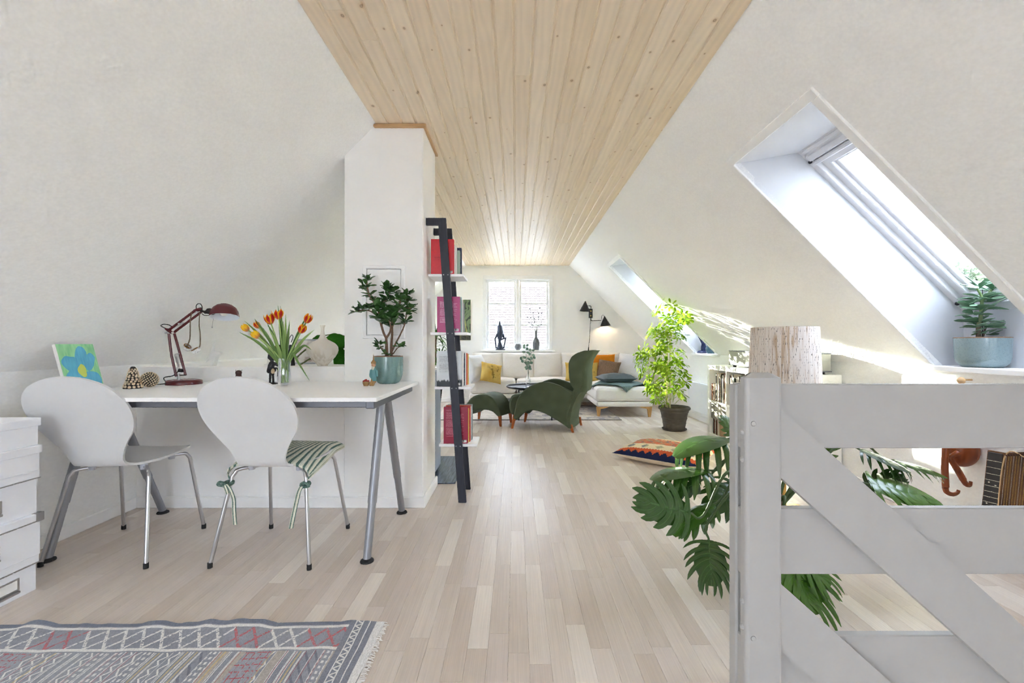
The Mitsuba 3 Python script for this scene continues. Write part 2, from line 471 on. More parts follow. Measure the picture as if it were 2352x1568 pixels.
# ------------------------------------------------------------------ roof windows
def skylight(name, ya, yb, label, mm=lambda m: m):
    """A roof window in its white lining, between ya and yb along the room."""
    A, B, C, D, E = (1.246, 2.020), (1.622, 2.089), (2.55, 1.195), (2.55, 0.876), (2.392, 0.876)
    k = struct(name, mm(cat(
        prism_xz([(A[0] - 0.001, A[1] + 0.001), (B[0], B[1]), (B[0], B[1] + 0.03), (A[0], A[1] + 0.03)], ya - 0.03, yb + 0.03),
        prism_xz([A, B, (B[0] + 0.05, B[1]), (C[0] + 0.05, C[1]), (D[0] + 0.02, D[1] - 0.03), (E[0], E[1] - 0.03), E], yb, yb + 0.03),
        prism_xz([A, B, (B[0] + 0.05, B[1]), (C[0] + 0.05, C[1]), (D[0] + 0.02, D[1] - 0.03), (E[0], E[1] - 0.03), E], ya - 0.03, ya),
        box(C[0], C[0] + 0.03, ya - 0.03, yb + 0.03, D[1] - 0.03, C[1] + 0.02))), 'lining_white', label=label)
    part(k, 'sill', mm(box(XR - 0.045, D[0] + 0.02, ya - 0.05, yb + 0.055, 0.846, 0.876, 0.004)), 'white_trim')
    part(k, 'casing', cat(*[mm(slope(box(*q, -0.004, 0.011, 0.003))) for q in ((S0 - 0.045, S0, ya - 0.045, yb + 0.045), (S0 - 0.002, L - 0.03, ya - 0.045, ya + 0.001), (S0 - 0.002, L - 0.03, yb - 0.001, yb + 0.045))]), 'white_trim')
    # the window itself, in the plane from B to C: t runs down, n outward
    t_ = np.array([C[0] - B[0], 0, C[1] - B[1]])
    LT = np.linalg.norm(t_)
    t_ /= LT
    n_ = np.array([-t_[2], 0, t_[0]])
    Bm = np.column_stack([t_, [0, 1, 0], n_])
    def put(m):
        m = m.copy()
        m.vertices = m.vertices @ Bm.T + np.array([B[0], 0, B[1]])
        m.fix_normals()
        return mm(m)
    part(k, 'frame', cat(*[put(box(*q)) for q in ((-0.02, LT + 0.02, ya - 0.02, ya + 0.034, -0.012, 0.07, 0.003), (-0.02, LT + 0.02, yb - 0.034, yb + 0.02, -0.012, 0.07, 0.003), (-0.02, 0.05, ya, yb, -0.012, 0.07, 0.003), (LT - 0.045, LT + 0.02, ya, yb, -0.012, 0.07, 0.003))]), 'window_white')
    part(k, 'sash', cat(*[put(box(*q)) for q in ((0.03, LT - 0.03, ya + 0.03, ya + 0.075, 0.018, 0.07, 0.004), (0.03, LT - 0.03, yb - 0.075, yb - 0.03, 0.018, 0.07, 0.004), (0.03, 0.15, ya + 0.03, yb - 0.03, 0.018, 0.07, 0.004), (LT - 0.09, LT - 0.03, ya + 0.03, yb - 0.03, 0.018, 0.07, 0.004))]), 'window_white')
    part(k, 'glazing_bead', cat(*[put(box(*q)) for q in ((0.14, LT - 0.08, ya + 0.07, ya + 0.095, 0.04, 0.066, 0.003), (0.14, LT - 0.08, yb - 0.095, yb - 0.07, 0.04, 0.066, 0.003), (0.14, 0.165, ya + 0.07, yb - 0.07, 0.04, 0.066, 0.003), (LT - 0.105, LT - 0.08, ya + 0.07, yb - 0.07, 0.04, 0.066, 0.003))]), 'window_white')
    part(k, 'vent_bar', cat(put(box(0.035, 0.075, ya + 0.02, yb - 0.02, -0.022, 0.03, 0.006)), put(box(0.085, 0.11, ya + 0.012, yb - 0.012, -0.016, 0.02, 0.006)), put(box(0.0, 0.022, ya + 0.03, yb - 0.03, -0.02, 0.0, 0.003))), 'window_white')
    for q in (0.30, 0.52, 0.74):
        part(k, 'blind_clip', put(box(LT * q, LT * q + 0.012, yb - 0.083, yb - 0.07, 0.008, 0.02, 0.002)), 'window_white')
    for q in (0.075, LT - 0.06):
        b = lathe([(0, -0.008), (0.009, -0.007), (0.011, 0), (0.011, 0.004), (0, 0.004)], 16)
        part(k, 'knob', put(mv(b, t=(q, yb - 0.018, -0.014))), 'black_plastic', smooth=True)
    y0, y1 = ya + 0.07, yb - 0.07
    part(k, 'pane', put(trimesh.Trimesh([[0.14, y0, 0.055], [LT - 0.08, y0, 0.055], [LT - 0.08, y1, 0.055], [0.14, y1, 0.055]], [[0, 1, 2], [0, 2, 3]])), 'pane_glass')
skylight('window_2', *OPEN[0], 'white roof window over the railing with a potted jade plant on its sill')
skylight('window_3', *OPEN[1], 'white roof window further back behind the tall leafy plant')
skylight('window_4', *OPEN[2], 'added white roof window well behind the camera')  # out of view, put in to brighten the room
skylight('window_6', *OPEN_LEFT[0], 'added white roof window in the left slope of the living room behind the chimney breast', mirrored)  # unseen skylight put in to brighten the living room
skylight('window_7', *OPEN_LEFT[1], 'added white roof window in the left slope behind the camera', mirrored)  # unseen, added for more light from behind the camera

# ------------------------------------------------------------------ railing in front
def chamfer_rect(x0, x1, y0, y1, c):
    return Polygon([(x0 + c, y0), (x1 - c, y0), (x1, y0 + c), (x1, y1 - c), (x1 - c, y1), (x0 + c, y1), (x0, y1 - c), (x0, y0 + c)])


def rounded_rect(x0, x1, y0, y1, r):
    return sbox(x0 + r, y0 + r, x1 - r, y1 - r).buffer(r, quad_segs=5)
t = thing('railing', 'white painted board railing with diagonal braces and a bolted post', 'railing')
post = extrude(rounded_rect(0.524, 0.6085, 0.99, 1.0225, 0.010), 0.922)
cap = trimesh.convex.convex_hull(np.vstack([np.c_[np.array(rounded_rect(0.524, 0.6085, 0.99, 1.0225, 0.010).exterior.coords), np.full(len(rounded_rect(0.524, 0.6085, 0.99, 1.0225, 0.010).exterior.coords), 0.921)], [[0.545, 1.002, 0.933], [0.585, 1.002, 0.933], [0.545, 1.012, 0.933], [0.585, 1.012, 0.933]]]))
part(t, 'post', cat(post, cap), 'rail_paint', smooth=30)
bp = extrude(rounded_rect(0.527, 0.60, 1.0415, 1.077, 0.006), 0.901)
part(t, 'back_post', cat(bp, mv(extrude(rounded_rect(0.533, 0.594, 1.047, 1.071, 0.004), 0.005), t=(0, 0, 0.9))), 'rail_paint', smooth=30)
for z0, z1 in ((0.754, 0.905), (0.458, 0.614), (0.16, 0.315)):
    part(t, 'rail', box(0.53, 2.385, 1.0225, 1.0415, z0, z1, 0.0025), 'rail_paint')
br = Polygon([(0.609, 0.851), (1.45, 0.0975), (1.45, -0.06), (0.609, 0.693)])
br2 = Polygon([(0.609, 0.449), (1.2, -0.08), (1.2, -0.235), (0.609, 0.297)])
for q in (br, br2):
    q = q.intersection(sbox(0, 0, 3, 1))
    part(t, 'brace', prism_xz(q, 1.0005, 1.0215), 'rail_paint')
for z in (0.796, 0.733, 0.407, 0.347):
    b = lathe([(0, 0.0055), (0.003, 0.005), (0.0058, 0.003), (0.0075, 0), (0.0085, 0), (0.0085, -0.002), (0, -0.002)], 18)
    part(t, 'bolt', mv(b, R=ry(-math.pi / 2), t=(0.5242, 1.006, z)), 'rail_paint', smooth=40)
for z in (0.818, 0.33):
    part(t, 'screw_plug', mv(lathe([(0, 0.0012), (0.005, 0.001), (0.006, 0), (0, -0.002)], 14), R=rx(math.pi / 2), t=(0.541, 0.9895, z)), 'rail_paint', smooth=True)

# ------------------------------------------------------------------ desk
mat('desk_white', (238, 238, 238), 0.35, spec=0.45)
mat('silver_paint', (150, 152, 158), 0.38, metallic=0.55)
mat('dark_steel', (112, 115, 122), 0.4, metallic=0.5)
mat('rubber', (24, 24, 26), 0.6)
ZD = 0.77
t = thing('desk', 'long white desk on grey telescopic legs in front of the chimney breast', 'desk')
DX0, DX1, DY0, DY1 = -2.108, -0.592, 1.855, 2.648
part(t, 'tabletop', box(DX0, DX1, DY0, DY1, ZD - 0.018, ZD, 0.0015), 'desk_white')
part(t, 'frame', cat(box(-2.075, -0.63, 1.905, 1.93, ZD - 0.05, ZD - 0.0185, 0.003), box(-2.075, -0.63, 2.57, 2.595, ZD - 0.05, ZD - 0.0185, 0.003), box(-0.655, -0.615, 1.90, 2.60, ZD - 0.055, ZD - 0.0185, 0.004), box(-2.105, -2.065, 1.90, 2.60, ZD - 0.055, ZD - 0.0185, 0.004)), 'dark_steel')
for (xt, yt), (xf, yf) in (((-0.665, 2.16), (-0.682, 2.0)), ((-0.655, 2.22), (-0.672, 2.575)), ((-2.09, 2.16), (-2.155, 2.005)), ((-2.05, 2.22), (-2.085, 2.575))):
    a, b = np.array([xt, yt, ZD - 0.05]), np.array([xf, yf, 0.012])
    mid = a + (b - a) * 0.665
    lg = part(t, 'leg', tube([a, mid], 0.0205, 20), 'silver_paint', smooth=40)
    part(lg, 'lower_tube', tube([a + (b - a) * 0.5, b], 0.0178, 20), 'silver_paint', smooth=40)
    part(lg, 'foot', mv(lathe([(0, 0.016), (0.018, 0.016), (0.022, 0.012), (0.029, 0.008), (0.031, 0.003), (0.030, 0), (0, 0)], 24), t=(xf, yf, 0.0)), 'rubber', smooth=40)

# ------------------------------------------------------------------ shell chairs
mat('shell_white', (212, 212, 212), 0.32, spec=0.5)
mat('chrome', (205, 205, 208), 0.16, metallic=1.0)
mat('grey_plastic', (176, 177, 184), 0.45)


def shell_surface(th=0.011):
    ctl = np.array([  # y, z, half width
        [0.232, 0.432, 0.0], [0.226, 0.436, 0.075], [0.200, 0.442, 0.128], [0.150, 0.448, 0.168], [0.085, 0.449, 0.190], [0.015, 0.446, 0.196],
        [-0.055, 0.442, 0.186], [-0.110, 0.440, 0.160], [-0.155, 0.443, 0.130], [-0.187, 0.456, 0.113], [-0.207, 0.485, 0.113], [-0.219, 0.525, 0.127],
        [-0.236, 0.570, 0.155], [-0.254, 0.620, 0.190], [-0.280, 0.675, 0.210], [-0.306, 0.730, 0.2105], [-0.330, 0.780, 0.190], [-0.346, 0.820, 0.153],
        [-0.357, 0.846, 0.104], [-0.361, 0.859, 0.058], [-0.363, 0.864, 0.0]])
    c = curve(ctl, 84)
    u = np.sin(np.linspace(-np.pi / 2, np.pi / 2, 21))
    t_ = np.gradient(c[:, :2], axis=0)
    t_ /= np.linalg.norm(t_, axis=1, keepdims=True)
    nrm = np.stack([t_[:, 1], -t_[:, 0]], 1) * -1      # towards the sitter
    nrm = np.where((nrm[:, :1] * 1 + nrm[:, 1:] * 1) < 0, -nrm, nrm)
    hw = np.maximum(c[:, 2], 1e-4)
    x = u[None] * hw[:, None]
    dish = 1.0 * x ** 2 * np.where(c[:, 1:2] > 0.52, 0.15, 0.25)
    y = c[:, 0:1] + nrm[:, 0:1] * dish
    z = c[:, 1:2] + nrm[:, 1:2] * dish
    P = np.stack([x, np.broadcast_to(y, x.shape), np.broadcast_to(z, x.shape)], -1)
    N = np.zeros_like(P)
    N[..., 1], N[..., 2] = nrm[:, 0:1], nrm[:, 1:2]
    A, B = P + N * th / 2, P - N * th / 2
    n, m = x.shape
    ring = np.concatenate([A, B[:, ::-1]], 1)
    g = grid(ring, closed_v=True)
    g.fix_normals()
    return g
SHELL = shell_surface()


def chair(pos, rot, feet, label):
    t = thing('shell_chair', label, 'chair', 'white shell chairs at the desk')
    R, T0 = rz(rot), np.array([pos[0], pos[1], 0])
    W = lambda p: R @ np.asarray(p, float) + T0
    part(t, 'shell', mv(SHELL, R, T0), 'shell_white', smooth=50)
    part(t, 'mount_plate', mv(cat(box(-0.07, 0.07, -0.08, 0.10, 0.418, 0.436, 0.006)), R, T0), 'grey_plastic')
    for (sx, sy), f in zip(((-1, -1), (1, -1), (-1, 1), (1, 1)), feet):
        f = np.array([f[0], f[1], 0.012])
        a, b = W((0.045 * sx, 0.03 * sy + 0.01, 0.424)), W((0.155 * sx, 0.125 * sy, 0.415 if sy < 0 else 0.424))
        c = W((0.172 * sx, 0.140 * sy, 0.400 if sy < 0 else 0.41))
        d = c + (f - c) * 0.06
        lg = part(t, 'leg', tube(np.vstack([curve([a, (a + b) / 2, b, c + (b - c) * 0.35 + (f - c) * 0.01, c + (f - c) * 0.03, d], 30), [f]]), 0.0085, 12), 'chrome', smooth=40)
        part(lg, 'foot_cap', tube([f + [0, 0, 0.012], f - [0, 0, 0.0115]], 0.0105, 14), 'rubber', smooth=40)
        q = W((0.115 * sx, 0.092 * sy, 0.424))
        part(t, 'spacer', mv(cat(lathe([(0, 0.016), (0.016, 0.016), (0.014, -0.018), (0, -0.018)], 14)), t=q), 'grey_plastic', smooth=40)
    return t
c1, c2 = (-1.885, 2.15), (-1.127, 2.145)
chair(c1, math.radians(4), [(-2.13, 1.952), (-1.645, 1.938), (-2.112, 2.347), (-1.688, 2.358)], 'white shell chair with steel legs beside the white storage boxes')
chair(c2, math.radians(-2.5), [(-1.363, 1.942), (-0.913, 1.927), (-1.323, 2.358), (-0.908, 2.358)], 'white shell chair with a green striped cushion tied to its seat')


# the tied seat cushion
def stripe_cloth(p, n, uv):
    s = uv.x * 16.0
    f = s - dr.floor(s)
    line = dr.select((f > 0.18) & (f < 0.58), 1.0, 0.0)
    thin = dr.select((f > 0.70) & (f < 0.76), 0.6, 0.0)
    tint = mix(srgb(222, 222, 208), srgb(204, 202, 176), noise(p.x * 60, p.y * 60, p.z * 60) * 0.6)
    return mix(tint, srgb(62, 100, 92), dr.maximum(line * (0.8 + 0.2 * noise(p.x * 400, p.y * 400, 1.0)), thin))
mat('stripe_cloth', stripe_cloth, 0.9, spec=0.1, sheen=0.3)
t = thing('seat_cushion', 'green and white striped seat cushion tied to the right-hand shell chair', 'cushion')
R, T0 = rz(math.radians(-2.5)), np.array([c2[0], c2[1], 0])
nu, nv = 33, 25
u, v = np.meshgrid(np.linspace(-1, 1, nu), np.linspace(0, 1, nv), indexing='ij')
yy = -0.165 + v * 0.385
base_z = 0.462 + 0.05 * (np.abs(u) * 0.2) ** 2 + 0.012 * np.clip(1 - np.abs(u) ** 6, 0, 1) ** .5 * np.sin(np.pi * np.clip(v, 0.02, 0.98)) ** 0.4
base = np.stack([u * 0.215 * (1 - 0.10 * v), yy, base_z + 0.0012 * np.sin(yy * 40 + u * 3)], -1)
base[..., 2] -= 0.03 * np.clip(np.abs(u) - 0.8, 0, 1) * 3
for s in (-1, 1):
    wgt = np.clip(np.clip(s * u, 0, 1) ** 2.2 * np.clip(1 - v * 1.5, 0, 1) ** 1.0, 0, 1)
    tie = np.array([0.178 * s, -0.148, 0.376])
    base = base + (tie - base) * (wgt ** 1.1)[..., None]
    base[..., 0] += s * 0.015 * np.sin(np.pi * wgt)
th = np.array([0, 0, 0.006])
ring = np.concatenate([base + th, (base - th)[:, ::-1]], 1)
g = grid(ring, closed_v=True)
uvs = np.concatenate([np.stack([(u + 1) / 2, v], -1), np.stack([(u + 1) / 2, v], -1)[:, ::-1]], 1).reshape(-1, 2)
part(t, 'pad', mv(g, R, T0), 'stripe_cloth', smooth=True, uv=uvs)


def ribbon(pts, width, side, name='tie', uvx=(0.0, 0.085)):
    c = curve(pts, 24)
    s = np.asarray(side, float) / np.linalg.norm(side)
    P = np.stack([c - s * width / 2, c, c + s * width / 2], 1)
    P[:, 1] += np.cross(np.gradient(c, axis=0) / np.linalg.norm(np.gradient(c, axis=0), axis=1, keepdims=True), s) * 0.0025
    Q = np.concatenate([P + [0, -0.0012, 0], P[:, ::-1] + [0, 0.0012, 0]], 1)
    uu = np.linspace(*uvx, 3)
    uv = np.broadcast_to(np.concatenate([uu, uu[::-1]])[None], (len(c), 6))
    uv = np.stack([uv, np.broadcast_to(np.linspace(0, 1, len(c))[:, None], (len(c), 6))], -1).reshape(-1, 2)
    part(t, name, mv(grid(Q, closed_v=True), R, T0), 'stripe_cloth', smooth=True, uv=uv)
for s in (-1, 1):
    k0 = np.array([0.180 * s, -0.160, 0.362])
    a = np.arange(25) / 24 * 2 * np.pi
    loop = np.stack([k0[0] + 0.017 * np.cos(a), k0[1] + 0.017 * np.sin(a), k0[2] + 0.004 * np.sin(a)], 1)
    m = tube(loop, 0.008, 8)
    part(t, 'knot', mv(cat(m, tube(curve([k0 + [0, -0.02, 0.004], k0 + [s * 0.018, -0.03, 0.014], k0 + [s * 0.03, -0.026, 0], k0 + [0, -0.022, -0.006]], 16), 0.006, 8)), R, T0), 'stripe_cloth', smooth=True, uv=np.tile([[0.03, 0]], (len(m.vertices) + len(tube(curve([k0, k0 + 1e-2, k0 + [2e-2, 0, 0], k0 + [0, 2e-2, 0]], 16), .006, 8).vertices), 1)))
ribbon([(-0.172, -0.185, 0.365), (-0.150, -0.192, 0.345), (-0.135, -0.19, 0.30), (-0.133, -0.19, 0.25), (-0.128, -0.19, 0.185)], 0.018, (1, 0, 0.05))
ribbon([(-0.178, -0.188, 0.36), (-0.165, -0.195, 0.345), (-0.158, -0.195, 0.325)], 0.014, (1, 0.2, 0.3))
ribbon([(0.176, -0.188, 0.36), (0.165, -0.192, 0.33), (0.148, -0.195, 0.25), (0.132, -0.195, 0.175)], 0.020, (1, 0, 0.12))

# ------------------------------------------------------------------ stack of storage boxes
mat('box_card', (236, 238, 243), 0.6, spec=0.3)
mat('box_metal', (172, 170, 170), 0.3, metallic=0.9)
mat('label_card', (232, 232, 230), 0.7)
levels = [(0.699, 0.667, 0.588, 0.000, 0.0), (0.5875, 0.556, 0.4855, 0.004, 0.0), (0.485, 0.456, 0.3125, -0.004, 1), (0.312, 0.283, 0.1435, 0.006, 1), (0.143, 0.112, 0.0, -0.006, 1)]
where = ['topmost of the stack beside the left chair', 'second from the top of the stack', 'third from the top of the stack, with a metal label frame', 'second from the bottom of the stack, with a metal lid corner', 'at the bottom of the stack on the floor']
for i, (zt, zl, zb, dx, metal) in enumerate(levels):
    t = thing('storage_box', 'white lidded storage box ' + where[i], 'box', 'stacked white storage boxes')
    x0, x1, y0, y1 = -2.295 + dx, -1.947 + dx, 1.44 + dx, 1.777 + dx * 0.4
    part(t, 'body', box(x0, x1, y0, y1, zb, zt - 0.002, 0.002), 'box_card')
    part(t, 'lid', box(x0 - 0.006, x1 + 0.006, y0 - 0.006, y1 + 0.006, zl, zt, 0.002), 'box_card')
    if metal:
        part(t, 'lid_rim', cat(box(x0 - 0.0075, x1 + 0.0075, y0 - 0.0075, y1 - 0.09, zl - 0.0035, zl + 0.0005), box(x0 - 0.0075, x1 + 0.0075, y1 - 0.083, y1 + 0.0075, zl - 0.0035, zl + 0.0005)), 'box_metal')
        yc, zc = (1.60, 1.585, 1.66)[i - 2], (zb + zl) / 2 - (0.005, -0.002, 0.0)[i - 2]
        h = part(t, 'label_holder', cat(box(x1, x1 + 0.003, yc - 0.052, yc + 0.052, zc + 0.018, zc + 0.024), box(x1, x1 + 0.003, yc - 0.052, yc + 0.052, zc - 0.024, zc - 0.018), box(x1, x1 + 0.003, yc - 0.052, yc - 0.046, zc - 0.024, zc + 0.024), box(x1, x1 + 0.003, yc + 0.046, yc + 0.052, zc - 0.024, zc + 0.024), box(x1, x1 + 0.012, yc - 0.03, yc + 0.05, zc - 0.034, zc - 0.024, 0.003)), 'box_metal')
        part(h, 'label', box(x1, x1 + 0.001, yc - 0.046, yc + 0.046, zc - 0.018, zc + 0.018), 'label_card')
    if i == 3:
        part(t, 'corner', cat(box(x1 - 0.02, x1 + 0.0075, y1 + 0.0045, y1 + 0.0075, zl - 0.001, zt + 0.0015), box(x1 + 0.0045, x1 + 0.0075, y1 - 0.022, y1 + 0.0075, zl - 0.001, zt + 0.0015), box(x1 - 0.02, x1 + 0.0075, y1 - 0.022, y1 + 0.0075, zt - 0.0005, zt + 0.0015)), 'box_metal')

# ------------------------------------------------------------------ rug in front
RO, RA = np.array([-0.470, 1.556, 0.0]), math.radians(0.7)      # the far right corner and the turn of the rug


def rug_color(p, n, uv):
    a, b = uv.y, uv.x                     # metres from the far edge and from the right-hand edge
    a = a + 0.004 * (noise(b * 18, 3.0, 1.0) - 0.5)
    b = b + 0.006 * (noise(a * 14, 7.0, 1.0) - 0.5)
    weave = noise(b * 520, a * 240, 2.0)
    fade = noise(b * 9, a * 9, 4.0)
    grey, dark, white = srgb(158, 161, 169), srgb(122, 126, 138), srgb(220, 219, 217)
    red, yellow, sand = srgb(180, 88, 98), srgb(206, 186, 132), srgb(176, 170, 164)
    tri = lambda x: dr.abs(x - dr.floor(x) - 0.5) * 2
    inband = lambda x, lo, hi: dr.select((x > lo) & (x < hi), 1.0, 0.0)
    # the cross bands of the field
    k = dr.floor(b / 0.030)
    f = b / 0.030 - k
    r, r2 = cell_rand(k, 11), cell_rand(k, 12)
    c = mix(grey, dark, 0.6 * fade)
    c = mix(c, mi.Color3f(sand), inband(r, 0.74, 0.88))
    wide = dr.select(r < 0.30, 1.0, 0.0)
    c = mix(c, white, wide * inband(dr.abs(f - 0.5), 0.30, 0.40))
    zz = dr.select((r > 0.30) & (r < 0.56), 1.0, 0.0)
    c = mix(c, white, zz * dr.select(dr.abs(f - 0.22 - 0.5 * tri(a / (0.03 + 0.03 * r2))) < 0.10, 1.0, 0.0))
    dots = dr.select((r > 0.56) & (r < 0.74), 1.0, 0.0)
    c = mix(c, white, dots * dr.select((tri(a / 0.022) > 0.5) & (tri(f * 2) > 0.45), 0.9, 0.0))
    c = mix(c, dark, dr.select(r > 0.88, 1.0, 0.0) * dr.select(tri(a / 0.05 + f) > 0.72, 1.0, 0.0))
    c = mix(c, white, inband(f, 0.0, 0.07) * 0.9)
    c = mix(c, red, 0.55 * inband(f, 0.86, 0.94) * dr.select(cell_rand(k, 14) > 0.7, 1.0, 0.0))
    c = mix(c, yellow, 0.7 * inband(f, 0.40, 0.56) * dr.select(cell_rand(k, 15) > 0.88, 1.0, 0.0))
    # the lozenge with red crosses
    for b0, w in ((0.315, 0.085), (1.08, 0.09)):
        inside = inband(b, b0, b0 + w)
        lz = tri((b - b0) / w * 2 + a / 0.055) + tri((b - b0) / w * 2 - a / 0.055)
        c = mix(c, mi.Color3f(grey), inside)
        c = mix(c, red, inside * dr.select((dr.abs(lz - 1.0) < 0.17) & (noise(b * 300, a * 160, 9.0) > 0.36), 0.9, 0.0))
    # the border along the far edge
    edge = dr.select(a < 0.148, 1.0, 0.0) * dr.select(b > 0.115, 1.0, 0.0)
    d = tri(b / 0.125) - (a - 0.04) / 0.09
    d2 = tri(b / 0.125 + 0.5) - (a - 0.04) / 0.09
    line = dr.select((dr.minimum(dr.abs(d), dr.abs(d2)) < 0.085) & (noise(b * 240, a * 260, 5.0) > 0.30), 1.0, 0.0)
    bc = mix(mix(grey, dark, 0.5 * fade), white, line)
    bc = mix(bc, red, line * dr.select(cell_rand(dr.floor(b / 0.125), 21) > 0.80, 0.9, 0.0))
    bc = mix(bc, white, inband(a, 0.022, 0.034) + inband(a, 0.130, 0.142))
    bc = mix(bc, srgb(122, 128, 142), inband(a, -0.05, 0.018))
    c = mix(c, bc, edge)
    # the striped end along the right-hand edge
    end = dr.select(b < 0.115, 1.0, 0.0)
    s = b / 0.023
    e = mix(grey, dark, 0.7)
    e = mix(e, white, dr.select((s - dr.floor(s)) < 0.17, 1.0, 0.0))
    e = mix(e, white, inband(b, 0.069, 0.092) * dr.select(dr.abs(tri(a / 0.028) - (b - 0.069) / 0.023) < 0.22, 1.0, 0.0))
    e = mix(e, srgb(222, 221, 219), dr.select(b < 0.024, 1.0, 0.0))
    c = mix(c, e, end)
    return c * (0.80 + 0.32 * weave)
mat('rug_kilim', rug_color, 0.95, spec=0.05, bump=lambda p, n, uv: noise(uv.x * 520, uv.y * 240, 2.0), scale=0.0012, sheen=0.2)
mat('rug_fringe', (226, 224, 220), 0.95, spec=0.05)
t = thing('front_rug', 'faded blue-grey woven kilim rug with red crosses on the floor in front', 'rug')
nb, na = 170, 70
bb, aa = np.meshgrid(np.linspace(0.0, 1.72, nb), np.linspace(0, 0.95, na), indexing='ij')
wob = (meshkit.fbm(np.stack([bb * 5, bb * 0 + 1.3, bb * 0], -1), 3, 5) - 0.5)
ra = aa + 0.012 * wob * np.exp(-aa * 9)
rb = bb + 0.012 * (meshkit.fbm(np.stack([aa * 7, aa * 0 + 4.3, aa * 0], -1), 3, 6) - 0.5) * np.exp(-bb * 9)
zz = 0.007 + 0.006 * np.clip(meshkit.fbm(np.stack([bb * 9, aa * 3, bb * 0], -1), 3, 8) - 0.42, 0, 1) * (1 + 5 * np.exp(-aa * 14))
P = np.stack([-rb, -ra, zz], -1)
low = P.copy()
low[..., 2] = 0.0006
mt, ml = grid(P), grid(low)
ml.faces = ml.faces[:, ::-1]
rim = np.concatenate([P[:, 0], P[-1, 1:], P[::-1, -1][1:], P[0, ::-1][1:-1]])
riml = rim.copy()
riml[:, 2] = 0.0006
ms = grid(np.stack([rim, riml], 0), closed_v=True)
uvt = np.stack([bb, aa], -1).reshape(-1, 2)
uvr = np.stack([-rim[:, 0], -rim[:, 1]], -1)
part(t, 'field', mv(cat(mt, ml, ms), rz(RA), RO), 'rug_kilim', smooth=True, uv=np.vstack([uvt, uvt, uvr, uvr]))
rng = random.Random(8)
fr = [tube(curve([(0.0, -y, 0.005), (0.006 + rng.random() * 0.006, -y + rng.uniform(-.004, .004), 0.004), (0.012 + rng.random() * 0.01, -y + rng.uniform(-.006, .006), 0.002)], 6), 0.0016, 4) for y in np.arange(0.004, 0.9, 0.005)]
part(t, 'fringe', mv(cat(*fr), rz(RA), RO), 'rug_fringe', kind='stuff')

# ------------------------------------------------------------------ leaves
def frame_of(d, up=(0, 0, 1), roll=0.0):
    """Columns: along d, sideways, leaf normal (as near to up as may be)."""
    d = np.asarray(d, float) / np.linalg.norm(d)
    up = np.asarray(up, float)
    s = np.cross(up, d)
    if np.linalg.norm(s) < 1e-6:
        s = np.cross([1, 0, 0.1], d)
    s /= np.linalg.norm(s)
    n = np.cross(d, s)
    c, q = math.cos(roll), math.sin(roll)
    return np.column_stack([d, c * s + q * n, c * n - q * s])


def place(mesh, o, d, up=(0, 0, 1), roll=0.0):
    m = mesh.copy()
    m.vertices = m.vertices @ frame_of(d, up, roll).T + np.asarray(o, float)
    return m


def bend(v, k):
    """Arches points along x downward with curvature k."""
    if abs(k) < 1e-6:
        return v
    x, y, z = v[:, 0], v[:, 1], v[:, 2]
    a = k * x
    r = 1 / k
    return np.stack([np.sin(a) * (r + z), y, np.cos(a) * (r + z) - r], 1)


def blade(L, W, shape='lance', k=0.0, fold=0.15, ns=9, nv=5, thick=0.0, stalk=0.0):
    """A leaf along +x: (mesh, uv) with uv.y the distance from its midrib. Thick leaves are closed lenses."""
    s = np.linspace(0, 1, ns)
    if shape == 'obovate':
        w = np.sin(np.pi * np.clip(s, 0, 1) ** 1.5) ** 0.75 * (0.35 + 0.65 * s ** 0.6)
    elif shape == 'round':
        w = np.sin(np.pi * s ** 0.85) ** 0.6
    elif shape == 'strap':
        w = np.clip(np.minimum(s * 6, 1), 0, 1) ** 0.5 * (1 - s ** 2.5) ** 0.8
    else:
        w = np.sin(np.pi * s ** 0.8) ** 0.9
    w = w / w.max() * W / 2
    w = np.maximum(w, W * 0.015)
    v = np.linspace(-1, 1, nv)
    X = np.broadcast_to(s[:, None] * L + stalk, (ns, nv))
    Y = v[None] * w[:, None]
    Z = fold * np.abs(Y)
    uv = np.stack([np.zeros((ns, nv)), np.broadcast_to(np.abs(v), (ns, nv))], -1)
    if thick > 0:
        h = thick * np.sqrt(np.clip(1 - (v[None] * 0.98) ** 2, 0, 1)) * np.clip(np.sin(np.pi * np.clip(s, 0.04, 0.96)) ** 0.5, 0, 1)[:, None]
        P = np.concatenate([np.stack([X, Y, Z + h / 2], -1), np.stack([X, Y, Z - h / 2], -1)[:, ::-1]], 1)
        m = grid(P, closed_v=True)
        uv = np.concatenate([uv, uv[:, ::-1]], 1)
    else:
        m = grid(np.stack([X, Y, Z], -1))
    m.vertices = bend(np.array(m.vertices), k)
    return m, uv.reshape(-1, 2)


